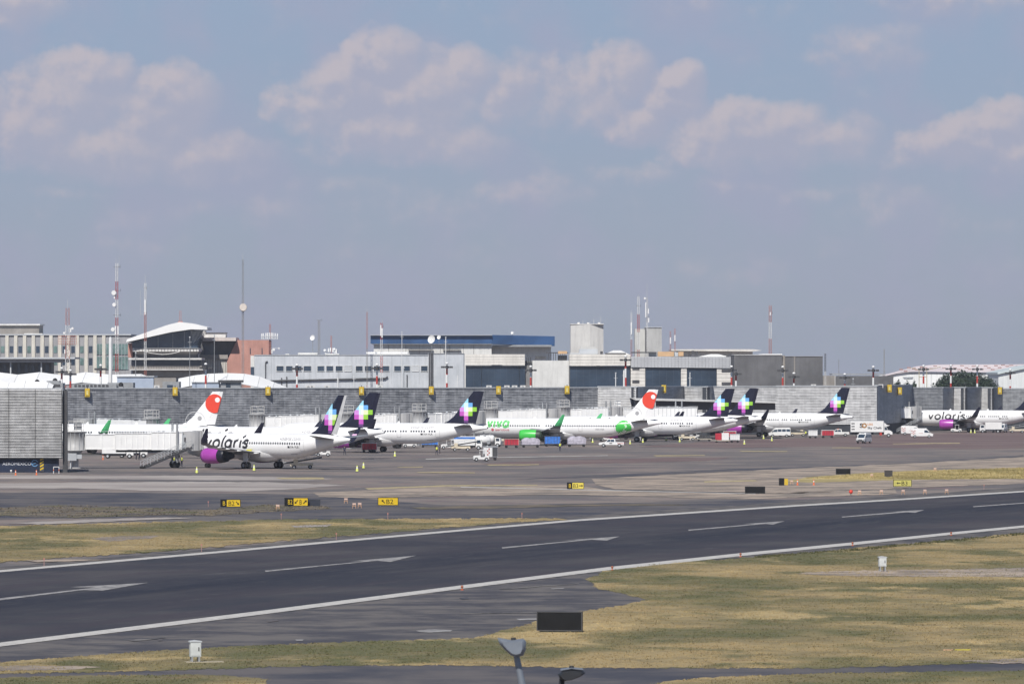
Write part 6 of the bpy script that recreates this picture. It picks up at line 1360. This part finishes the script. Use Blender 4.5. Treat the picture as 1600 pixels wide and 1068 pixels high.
def tank_truck(px, py, rz, label):
    x, y = G_(px, py); t = thing('tank_truck', label, 'truck', (x, y, .04), R(rz), 'white tank trucks')
    m = MB(); m.prism([(-2.6,.5),(-2.65,1.1),(-2.45,1.9),(-1.5,1.95),(-1.45,.5)], -.9, .9); m.build('cab', VW, t)
    m = MB(); m.lathe([(.02, -1.2), (.6, -1.15), (.85, -.9), (.85, 1.9), (.6, 2.1), (.02, 2.2)], (0, 0, 1.65), 'x', 18); m.build('tank', VW, t); m = MB(); m.box(-1.4, 2.2, -.55, .55, .5, .85); m.build('chassis', DKG, t)
    m = MB(); m.cyl((-.3, 0, 2.45), (-.3, 0, 2.7), .28, n=10); m.cyl((1, 0, 2.45), (1, 0, 2.68), .28, n=10); m.cyl((1.6, -1.0, 1.2), (1.6, -.85, 1.2), .4, n=12); m.build('tank_fitting', GREY, t)
    m = MB(); [m.add([(-2.4, q, 1.2), (-2.3, q, 1.8), (-1.65, q, 1.8), (-1.65, q, 1.2)], [(0, 1, 2, 3)]) for q in (-.912, .912)]; m.build('cab_window', GLS, t); wheels(t, (-2.0, 1.4), .92, .4); return t
tank_truck(750, 700, 10, 'round white tank truck, left of the pair beside the red cart and green engine')
tank_truck(764, 698, 170, 'round white tank truck, right of the pair beside the red cart and green engine')
box_truck(184, 716, 180, 'long white and red service truck seen under the nearest jet bridge', stripe=REDP)
box_truck(206, 715, 180, 'white service truck right of the red striped one under the nearest jet bridge')
box_truck(1518+30, 676, 0, 'white service truck right of the main gear of the rightmost airliner')
# belt loader beside the service truck
def belt(px, py, rz, label):
    x, y = G_(px, py); t = thing('belt_loader', label, 'belt loader', (x, y, .04), R(rz), 'belt loaders')
    m = MB(); m.box(-2.2, 1.6, -.7, .7, .5, .95); m.box(-1.6, -.9, -.7, -.1, .95, 1.6); m.build('body', mat('loader_cream', (.62, .55, .42), .6), t)
    m = MB(); m.prism([(-3.3,.75),(3.0,1.75),(3.0,1.95),(-3.3,.95)], -.35, .35); m.build('belt', DKG, t)
    m = MB(); m.cyl((-3.3, -.42, 1.0), (3, -.42, 2.0), .05, n=5); m.cyl((-3.3, -.42, 1.5), (3, -.42, 2.5), .035, n=5)
    for k in range(6): q = k/5; m.cyl((-3.3+6.3*q, -.42, 1+q), (-3.3+6.3*q, -.42, 1.5+q), .03, n=4)
    m.build('side_rail', LGREY, t); wheels(t, (-1.5, 1.1), .72, .33, .2); return t
belt(722, 704.5, 4, 'cream belt loader in front of the white service truck with a blue stripe')
belt(474, 732.5, 4, 'low belt loader with an orange ended conveyor behind the main wheels of the nearest airliner')
tug(604, 694, 0, 'white tow tractor behind the wheels of the third airliner', cab=True)
cart(622, 693, 2, 'grey curtained baggage cart behind the third airliner, left one', LGREY, LGREY)
cart(716, 692.5, 2, 'grey curtained baggage cart behind the third navy tail', LGREY, LGREY)
belt(782, 692, 2, 'cream belt loader behind the nose gear of the green engined airliner')
cart(932, 690, 2, 'dark curtained cart far behind the yellow cone left of the chequered pickup', DKG, LGREY)
tug(948, 689, 180, 'white tow tractor behind the chequered pickup', cab=True)
belt(1075, 688, 2, 'cream belt loader left of the dolly train under the middle navy tails')
cart(1140, 686, 2, 'red curtained baggage cart behind the dolly train', CRED)
cart(1226, 682, 2, 'dark curtained cart between the navy tailed airliner wheels and the parked vans', DKG, LGREY)
belt(1245, 681.5, 182, 'dark edged belt loader left of the white box cart by the catering truck')
tug(1494, 675.5, 0, 'white tow tractor just behind the rightmost purple engine', cab=True)
cart(1546, 676, 2, 'grey curtained cart under the belly of the rightmost airliner', LGREY, LGREY)
belt(1590, 676, 2, 'cream belt loader at the right edge under the rightmost airliner')
tug(446, 708, 0, 'white tow tractor behind the nearest airliner belly', cab=True)
# ------------------------------------------------------------------ people
def person_mesh(pose):
    me = bpy.data.meshes.new('person'); arm = .28 if pose == 0 else .4; st = .16 if pose == 0 else .11
    V = [(0,0,.98,.15),(0,0,1.2,.15),(0,0,1.42,.155),(0,0,1.52,.065),(0,0,1.60,.09),(0,-.01,1.70,.085),(0,0,1.76,.05),
         (.19,0,1.42,.07),(.25,.02,1.15,.05),(arm,-.08,.92,.04),(arm,-.10,.82,.035),(-.19,0,1.42,.07),(-.25,.02,1.15,.05),(-arm,-.06,.92,.04),(-arm,-.08,.82,.035),
         (.1,0,.9,.105),(st,-.02 if pose else -.12,.5,.075),(st,.02 if pose else -.14,.1,.05),(st,-.12 if pose else -.28,.05,.045),(-.1,0,.9,.105),(-st,.02,.5,.075),(-st,.08,.1,.05),(-st,-.06,.05,.045)]
    E = [(0,1),(1,2),(2,3),(3,4),(4,5),(5,6),(2,7),(7,8),(8,9),(9,10),(2,11),(11,12),(12,13),(13,14),(0,15),(15,16),(16,17),(17,18),(0,19),(19,20),(20,21),(21,22)]
    me.from_pydata([v[:3] for v in V], E, []); o = bpy.data.objects.new('person', me); col.objects.link(o)
    o.modifiers.new('s', 'SKIN'); sk = me.skin_vertices[0].data
    for i, v in enumerate(V): sk[i].radius = (v[3], v[3]*.85); sk[i].use_root = (i == 0)
    o.modifiers.new('b', 'SUBSURF').levels = 1
    dg = bpy.context.evaluated_depsgraph_get(); dg.update(); out = bpy.data.meshes.new_from_object(o.evaluated_get(dg)); bpy.data.objects.remove(o)
    for m in (mat('skin', (.36, .20, .13), .6), mat('trousers_navy', (.02, .025, .05), .8), mat('shirt_dark', (.04, .045, .07), .8), BLK): out.materials.append(m)
    for p in out.polygons:
        z = p.center.z; x = abs(p.center.x); p.material_index = 0 if z > 1.5 or (x > .23 and z < .95 and z > .7) else (3 if z < .12 else (1 if z < 1.0 and x < .26 else 2)); p.use_smooth = True
    return out
PM = [person_mesh(0), person_mesh(1)]
VEST = mat('vest_yellow', (.62, .68, .10), .6, 0, .05, 2); HAIR = mat('hair_dark', (.015, .012, .01), .8)
def person(px, py, rz, pose, label, vest=True, helmet=False):
    x, y = G_(px, py); o = bpy.data.objects.new('person', PM[pose]); col.objects.link(o); o.location = (x, y, .04); o.rotation_euler.z = R(rz); tag(o, label, 'person', 'ground crew on the apron')
    if vest: m = MB(); m.lathe([(.15, 1.0), (.185, 1.02), (.195, 1.2), (.215, 1.38), (.16, 1.47), (.09, 1.5)], n=14, sy=.78); m.build('vest', VEST, o)
    m = MB(); m.lathe([(.098, 1.66), (.108, 1.70), (.10, 1.77), (.06, 1.82), (.01, 1.835)], n=12, sy=1.05); m.build('helmet' if helmet else 'hair', WH if helmet else HAIR, o)
    return o
person(271.5, 729, 20, 1, 'person in a yellow vest and white helmet, leftmost of three by the nearest jet bridge', True, True)
person(277, 729.5, -30, 0, 'person in a yellow vest, middle of the three standing by the nearest jet bridge')
person(284, 729, 60, 1, 'person in a yellow vest, rightmost of the three by the nearest jet bridge')
person(538.5, 711, 0, 0, 'person in dark clothes standing under the tail cone of the nearest airliner', False)
person(682.5, 711, 10, 0, 'person in a yellow vest under the third navy tail, on open apron')
person(687, 709, -80, 1, 'person in dark clothes just right of the one under the third navy tail', False)
person(875, 705, 0, 1, 'person in a yellow vest standing right of the bright blue cart')
person(213, 718, 90, 1, 'person in dark clothes, left of two under the middle of the nearest jet bridge', False)
person(218, 718.5, -90, 0, 'person in dark clothes, right of two under the middle of the nearest jet bridge', False)
person(793, 697, 0, 1, 'person in dark clothes between the tank trucks and the red cart', False)
person(1259, 684, 0, 0, 'person in a yellow vest at the left end of the white box cart', True)

# ------------------------------------------------------------------ cones, chocks, barriers
cone = thing('traffic_cone', '', 'traffic cone', (0, 0, 0)); m = MB(); m.lathe([(.02, 1.0), (.06, 1.0), (.24, .08)], n=12); m.build('cone', CONEY, cone)
m = MB(); m.box(-.3, .3, -.3, .3, 0, .07); m.build('base', DKG, cone); m = MB(); m.lathe([(.115, .76), (.16, .55)], n=12); m.build('reflective_band', WH, cone)
CN = [(307.5,739.5,'in front of the purple engine of the nearest airliner'),(397,735.8,'between the main wheels of the nearest airliner'),(558,737,'nearer of two alone behind the nearest airliner tail'),(568,732,'farther of two alone behind the nearest airliner tail'),(617,713.5,'right of the red cart and black wheels'),(926,692,'left of the white pickup with the chequered tail'),(984.5,694.2,'just right of the pickup with the chequered tail'),(996,687,'beside the dark wheels right of the green ball'),(1004.5,691.8,'slim one below the wheels right of the green ball'),(1041,688.5,'under the belly of the airliner with hidden nose, left of its twin'),(1062,691,'under the belly of the airliner with hidden nose, right of its twin'),(1163,694.5,'alone on the apron right of the white box cart'),(1193,686,'left of two below the purple engined airliner wing'),(1206,689.3,'right of two below the purple engined airliner wing'),(1517,676.5,'left of two beside the rightmost main gear'),(1523,676.8,'right of two beside the rightmost main gear')]
for k, (px, py, lab) in enumerate(CN):
    x, y = G_(px, py); o = cone if k == 0 else dup(cone, (0, 0, 0), 0, ''); o.location = (x, y, .04); o['label'] = 'yellow traffic cone '+lab; o['group'] = 'yellow traffic cones on the apron'
co2 = thing('delineator_post', '', 'marker post', (0, 0, 0)); m = MB(); m.lathe([(.01, .8), (.07, .78), (.09, .1), (.2, .06), (.2, 0)], n=10); m.build('post', ORG, co2); m = MB(); m.lathe([(.085, .62), (.09, .45)], n=10); m.build('band', WH, co2)
DP = [(24.5,742.5,'left of two before the navy base at far left'),(57,742,'right of two before the navy base at far left'),(161,718,'under the nearest jet bridge'),(1246,758,'left of two right of the black and orange box'),(1271.5,758,'right of two right of the black and orange box')]
for k, (px, py, lab) in enumerate(DP):
    x, y = G_(px, py); o = co2 if k == 0 else dup(co2, (0, 0, 0), 0, ''); o.location = (x, y, .04); o['label'] = 'orange marker post '+lab; o['group'] = 'orange marker posts'
x, y = G_(88, 740); t = thing('pipe_barrier', 'white and orange pipe frame barrier beside the nearest rotunda', 'barrier', (x, y, .04))
m = MB()
for a in (-.42, .42): m.cyl((a, 0, 0), (a, 0, 1.05), .05, n=8)
m.cyl((-.42, 0, 1.05), (.42, 0, 1.05), .05, n=8); m.build('frame', WH, t); m = MB()
for a in (-.42, .42): m.cyl((a, 0, .45), (a, 0, .7), .056, n=8)
m.build('orange_band', ORG, t)
x, y = G_(88.5, 737.5); t = thing('hydrant_post', 'red and white post behind the pipe frame barrier', 'post', (x, y, .04)); m = MB(); m.cyl((0, 0, 0), (0, 0, 1.2), .16, .14, 10); m.build('lower_post', WH, t); m = MB(); m.cyl((0, 0, 1.2), (0, 0, 2.1), .14, .12, 10); m.ball((0, 0, 2.15), .18, 8); m.build('upper_post', REDL, t)
x, y = G_(17.5, 739); t = thing('ground_light', 'small white dome light at the foot of the navy base', 'light', (x, y, .04)); m = MB(); m.ball((0, 0, .35), .17, 10); m.build('dome', WH, t); m = MB(); m.cyl((0, 0, 0), (0, 0, .3), .1, n=8); m.build('stem', GREY, t)

# ------------------------------------------------------------------ taxiway signs and boards
def seven_text(mb_list, body, x0, x1, z0, h, y, m_, t):
    mm = flat_text(body, x0, z0, y, width=(x1-x0), height=h, bold=.0); mm.build('lettering', m_, t)
def arrow(x, z, s, ang, y, m_, t):
    m = MB(); pts = [(-.5, -.09), (.12, -.09), (.12, -.3), (.5, 0), (.12, .3), (.12, .09), (-.5, .09)]; c, q = math.cos(R(ang)), math.sin(R(ang))
    m.add([(x+s*(a*c-b*q), y, z+s*(a*q+b*c)) for a, b in pts], [tuple(range(7))]); m.build('arrow', m_, t)
def sign(px0, px1, py0, py1, pfoot, panels, label, rz=0):
    """panels: (fraction0, fraction1, face material, [(text, f0, f1, mat) | ('>', f, angle, mat)])"""
    s = (pfoot-HY)/CH; w = (px1-px0)/s; X, Y = G_((px0+px1)/2, pfoot); zb = (pfoot-py1)/s; zt = (pfoot-py0)/s; t = thing('taxiway_sign', label, 'sign', (X, Y, .04), R(rz), 'yellow and black taxiway signs')
    m = MB(); m.box(-w/2-.04, w/2+.04, .0, .22, zb, zt); m.build('case', SBLK, t)
    m = MB()
    for a in (-w/2+.25, w/2-.25): m.cyl((a, .1, 0), (a, .1, zb), .05, n=6)
    m.build('legs', GREY, t); h = zt-zb
    for f0, f1, fm, items in panels:
        m = MB(); m.box(-w/2+w*f0+.02, -w/2+w*f1-.02, -.02, -.001, zb+.05, zt-.05); m.build('face', fm, t)
        for it in items:
            if it[0] == '>': arrow(-w/2+w*it[1], (zb+zt)/2, h*.6, it[2], -.03, it[3], t)
            else: seven_text(None, it[0], -w/2+w*it[1], -w/2+w*it[2], zb+h*.2, h*.6, -.03, it[3], t)
    return t
sign(345, 375.5, 780.3, 792, 793.3, [(0, .30, SBLK, [('B', .11, .23, YEL)]), (.30, 1, YEL, [('B2', .40, .70, SBLK), ('>', .86, -45, SBLK)])], 'taxiway sign reading B then B2, leftmost, on the weedy strip')
sign(445, 481, 777.7, 790.5, 791.6, [(0, .38, SBLK, [('B2', .14, .33, YEL)]), (.38, 1, YEL, [('>', .50, -135, SBLK), ('B', .64, .74, SBLK), ('>', .88, 45, SBLK)])], 'taxiway sign reading B2 then B between two arrows')
sign(590.8, 621.8, 777.3, 789.5, 791, [(0, 1, YEL, [('>', .26, 135, SBLK), ('B2', .42, .76, SBLK)])], 'all yellow taxiway sign reading B2 after an arrow')
sign(886.3, 912, 753.6, 764, 765, [(0, .30, SBLK, [('B', .10, .23, YEL)]), (.30, 1, mat('sign_pale_yellow', (.62, .50, .08), .5), [('B3', .37, .66, SBLK), ('>', .84, 0, SBLK)])], 'small taxiway sign reading B then B3 in the middle distance')
sign(1396, 1424, 749.5, 760, 762.5, [(0, 1, mat('sign_dull_yellow', (.48, .44, .12), .5), [('>', .28, 180, SBLK), ('B3', .45, .78, SBLK)])], 'dull yellow taxiway sign reading B3 after a left arrow, far right')
def board(px0, px1, py0, py1, pfoot, label, nm='sign_board', m_=None, side=None, rz=0):
    s = (pfoot-HY)/CH; w = (px1-px0)/s; X, Y = G_((px0+px1)/2, pfoot); zb = (pfoot-py1)/s; zt = (pfoot-py0)/s; t = thing(nm, label, 'board', (X, Y, .04), R(rz), 'dark backs of airfield signs')
    m = MB(); m.box(-w/2, w/2, 0, .35, zb, zt); m.build('panel', m_ or SBLK, t)
    m = MB(); e = .05; m.box(-w/2-e, -w/2, -.02, .37, zb-e, zt+e); m.box(w/2, w/2+e, -.02, .37, zb-e, zt+e); m.box(-w/2, w/2, -.02, .37, zt, zt+e); m.box(-w/2, w/2, -.02, .37, zb-e, zb); m.build('frame', DKG, t)
    m = MB()
    for a in (-w/2+.15, w/2-.15): m.cyl((a, .17, 0), (a, .17, zb), .05, n=6)
    m.build('legs', mat('leg_pale', (.45, .46, .38), .6), t)
    if side: m = MB(); m.box(w/2+e+.001, w/2+e+.5, .0, .34, zb, zt-.05); m.build('side_box', side, t)
    return t
board(482, 500, 781, 790.5, 791.4, 'dark blank sign panel right of the sign reading B2 and B', m_=mat('sign_slate', (.03, .035, .05), .5))
board(1164.5, 1195, 760.5, 770.5, 771.5, 'black blank board facing the runway, middle right')
board(1306.5, 1328.5, 732.5, 740.5, 741.5, 'black blank board on the tan ground before the catering truck')
board(1382.5, 1394, 735.3, 744.3, 745.5, 'small square dark board at the left end of the dry grass', m_=mat('sign_brown', (.05, .045, .045), .6))
board(1217.5, 1225, 747.3, 757.8, 759, 'small black box with an orange side beside the orange posts', side=YELD)
board(839.5, 908.5, 957, 984.5, 988.5, 'large black blank board standing in the near grass, centre', rz=-8)
# edge lights, stakes, marker boards
el_ = thing('runway_edge_light', '', 'edge light', (0, 0, 0)); m = MB(); m.cyl((0, 0, 0), (0, 0, .22), .05, n=8); m.cyl((0, 0, 0), (0, 0, .05), .16, n=10); m.build('stem', ORG, el_); m = MB(); m.lathe([(.11, .2), (.13, .24), (.12, .38), (.05, .44), (.01, .45)], n=12); m.build('lamp', mat('lamp_amber', (.30, .10, .05), .3), el_)
EL = [(722,922),(956.5,891),(1157,870),(1332,852.5),(1486,836.5)]
for k, (px, py) in enumerate(EL):
    x, y = G_(px, py); o = el_ if k == 0 else dup(el_, (0, 0, 0), 0, ''); o.scale = (.75, .75, .75); o.location = (x, y, .05); o['label'] = ['orange runway edge light nearest to the large black board', 'orange runway edge light where the near grass starts', 'orange runway edge light, third along the near edge line from the left', 'orange runway edge light, fourth along the near edge line from the left', 'orange runway edge light farthest right on the near edge line'][k]; o['group'] = 'edge lights along the near runway line'
sk = thing('marker_stake', '', 'stake', (0, 0, 0)); m = MB(); m.cyl((0, 0, 0), (0, 0, .62), .03, n=6); m.build('stake', mat('stake_pink', (.40, .24, .22), .7), sk); m = MB(); m.box(-.06, .06, -.02, .02, .5, .66); m.build('tip', mat('stake_tip', (.4, .16, .12), .7), sk)
for k, (px, py, lab) in enumerate([(69,885,'at the left end of the far runway edge'),(315,862,'second from the left by the far runway edge'),(525.5,843.5,'third from the left by the far runway edge'),(439.5,812,'below the signs on the middle grass'),(606,811,'right of centre on the middle grass edge'),(815.5,811,'at the tip of the middle grass'),(325.5,792,'left of the first B2 sign'),(1537.5,765,'by the far runway edge at right')]):
    x, y = G_(px, py); o = sk if k == 0 else dup(sk, (0, 0, 0), 0, ''); o.location = (x, y, .05); o['label'] = 'thin marker stake '+lab; o['group'] = 'thin marker stakes'
mk = thing('tripod_marker', '', 'marker', (0, 0, 0)); m = MB()
for a in (-.2, .2): m.cyl((a, 0, 0), (a*.5, 0, .55), .03, n=5)
m.cyl((-.25, 0, .28), (.25, 0, .28), .03, n=5); m.build('legs', mat('marker_tan', (.55, .33, .20), .6), mk); m = MB(); m.box(-.2, .2, -.06, .06, .42, .62); m.build('head', mat('marker_head', (.6, .42, .34), .6), mk)
for k, (px, py, lab) in enumerate([(553.5,794.5,'left of a pair between two yellow signs'),(562,794,'right of a pair between two yellow signs'),(540.5,786.5,'tilted one left of the pair between two yellow signs'),(434,797,'left below the sign reading B2 and B'),(1343,773.5,'first right of the red dome marker'),(1377,773,'second right of the red dome marker'),(1411,772.8,'third right of the red dome marker'),(1445,772.5,'fourth right of the red dome marker'),(1479,772,'fifth right of the red dome marker'),(1237,757.5,'pale one right of the black and orange box'),(1362,747,'small one on the dry grass strip'),(1461,737,'small one on the far edge of the dry grass strip')]):
    x, y = G_(px, py); o = mk if k == 0 else dup(mk, (0, 0, 0), 0, ''); o.location = (x, y, .05); o['label'] = 'small orange tan marker frame '+lab; o['group'] = 'small orange marker frames'
x, y = G_(1329.5, 773.5); t = thing('dome_marker', 'round red marker on a foot at the left end of the small frames', 'marker', (x, y, .05)); m = MB(); m.ball((0, 0, .42), .26, 12); m.build('dome', mat('marker_red', (.65, .05, .03), .5), t); m = MB(); m.cyl((0, 0, 0), (0, 0, .2), .05, n=6); m.build('foot', DKG, t)
# utility cabinets
def cabinet(px, py0, pyb, pfoot, pw, label, rz=0):
    s = (pfoot-HY)/CH; w = pw/s; X, Y = G_(px, pfoot); zb = (pfoot-pyb)/s; zt = (pfoot-py0)/s; t = thing('utility_cabinet', label, 'cabinet', (X, Y, .07), R(rz), 'white utility cabinets in the near grass')
    m = MB(); m.box(-w/2, w/2, -w*.4, w*.4, zb, zt-.06); m.build('body', mat('cabinet_paint', (.50, .52, .51), .5, .0, .12, 2), t)
    m = MB(); m.prism([(-w/2-.05, zt-.06), (w/2+.05, zt-.06), (w/2+.05, zt), (0, zt+.05), (-w/2-.05, zt)], -w*.45, w*.45); m.build('roof', LGREY, t)
    m = MB()
    for a in (-w/2+.1, w/2-.1):
        for b in (-w*.3, w*.3): m.box(a-.05, a+.05, b-.05, b+.05, 0, zb)
    m.build('legs', GREY, t); m = MB(); m.box(-w/2+.05, w/2-.05, -w*.4-.02, -w*.4-.001, zb+.06, zt-.12); d = m.build('door', mat('cabinet_door', (.55, .57, .56), .5, 0, .1, 2), t); h = MB(); h.box(w/2-.16, w/2-.11, -w*.4-.05, -w*.4-.02, (zb+zt)/2-.1, (zb+zt)/2+.1); h.build('handle', DKG, d)
    m = MB(); m.box(-w*.9, w*2.6, -.3, .4, -.03, .05); m.build('plinth', mat('plinth_tan', (.34, .30, .22), .8), t) if 'left' in label else None
    return t
cabinet(305, 1002.5, 1027, 1036, 17, 'white utility cabinet on legs in the grass at the bottom left', 12)
cabinet(1378.5, 870.5, 885.5, 893.5, 11.5, 'white utility cabinet on legs in the grass at right', 8)
x, y = G_(1504, 1017); t = thing('ground_marker', 'flat yellow marker board lying in the grass at the bottom right', 'marker', (x, y, .07)); m = MB(); m.box(-.45, .45, -.12, .12, .0, .07); m.build('slab', mat('slab_yellow', (.42, .36, .06), .7), t); m = MB(); m.box(-1.1, -.55, -.1, .1, .0, .05); m.build('edge', mat('marker_tan', (.55, .33, .20)), t)

# ------------------------------------------------------------------ street lamps just below the camera (soft from being near)
MET = mat('lamp_grey', (.21, .235, .27), .45, .3, .08, 3); METD = mat('lamp_dark', (.03, .032, .036), .5, .2, .1, 3)
def street_lamp(px, py, D, label, m_, outline, lofts, cell, path, top=None):
    x, z = A_(px, py, D); t = thing('street_lamp', label, 'street lamp', (x, D, 0), 0, 'street lamps at the bottom edge')
    m = MB(); vs = []; n = len(outline); cx = sum(p[0] for p in outline)/n; cz = sum(p[1] for p in outline)/n
    for y, k in lofts: vs += [(cx+(a-cx)*k, y, z+cz+(b-cz)*k) for a, b in outline]
    m.add(vs, [(j*n+i, j*n+(i+1) % n, (j+1)*n+(i+1) % n, (j+1)*n+i) for j in range(len(lofts)-1) for i in range(n)], 0, True); m.add(vs[:n], [tuple(range(n))]); m.add(vs[-n:], [tuple(range(n))])
    hd = m.build('lamp_head', m_, t)
    q = MB(); q.cyl((cell[0], 0, z+cell[1]), (cell[0], 0, z+cell[1]+.08), .06, .05, 10); q.build('photocell', METD, hd)
    if top: q = MB(); q.prism([(a, z+b) for a, b in top], -.2, .3); q.build('lit_top', MET, hd)  # paler cap, light on the head's top put into its colour
    m = MB(); pts = [(a, .05, z+b) for a, b in path]+[(path[-1][0], .05, 0)]
    for i in range(len(pts)-1): m.cyl(pts[i], pts[i+1], .06+.008*i, .068+.008*i, 12)
    m.build('pole', m_, t); return t
street_lamp(800, 1008, 120, 'grey street lamp head on a curved pole at the bottom centre, seen end on', MET, [(-.30,.17),(-.1,.13),(.0,.12),(.24,.15),(.29,.10),(.29,-.08),(.24,-.2),(.10,-.24),(-.02,-.2),(-.16,-.08),(-.27,.05)], [(-.3,.7),(-.22,.92),(0,1),(.2,.95),(.38,.7)], (.03, .09), [(.08,-.14),(.12,-.35),(.2,-.75),(.30,-1.3),(.36,-2.4)])
street_lamp(893, 1052, 125, 'dark street lamp head low at the bottom edge, right of the grey one', METD, [(-.30,.0),(-.2,.07),(0,.10),(.26,.075),(.30,.02),(.2,-.05),(.0,-.13),(-.16,-.15),(-.26,-.1)], [(-.3,.75),(-.2,.94),(0,1),(.2,.94),(.35,.7)], (.0, .10), [(-.2,-.08),(-.24,-.4),(-.25,-1.4)], [(-.24,.085),(0,.125),(.25,.098),(.25,.108),(0,.14),(-.24,.1)])
# ------------------------------------------------------------------ haze
m = MB(); m.box(-3200, 3200, -60, 6500, -1, 62); hz = m.build('haze', bpy.data.materials.new('haze_air')); hz['kind'] = 'stuff'
hm = hz.data.materials[0]; hm.use_nodes = True; hn = hm.node_tree; hn.nodes.clear(); ho = hn.nodes.new('ShaderNodeOutputMaterial'); hv = hn.nodes.new('ShaderNodeVolumePrincipled')
hv.inputs['Color'].default_value = (.86, .90, 1, 1); hv.inputs['Density'].default_value = .000055; hv.inputs['Anisotropy'].default_value = .2; hn.links.new(hv.outputs[0], ho.inputs['Volume'])
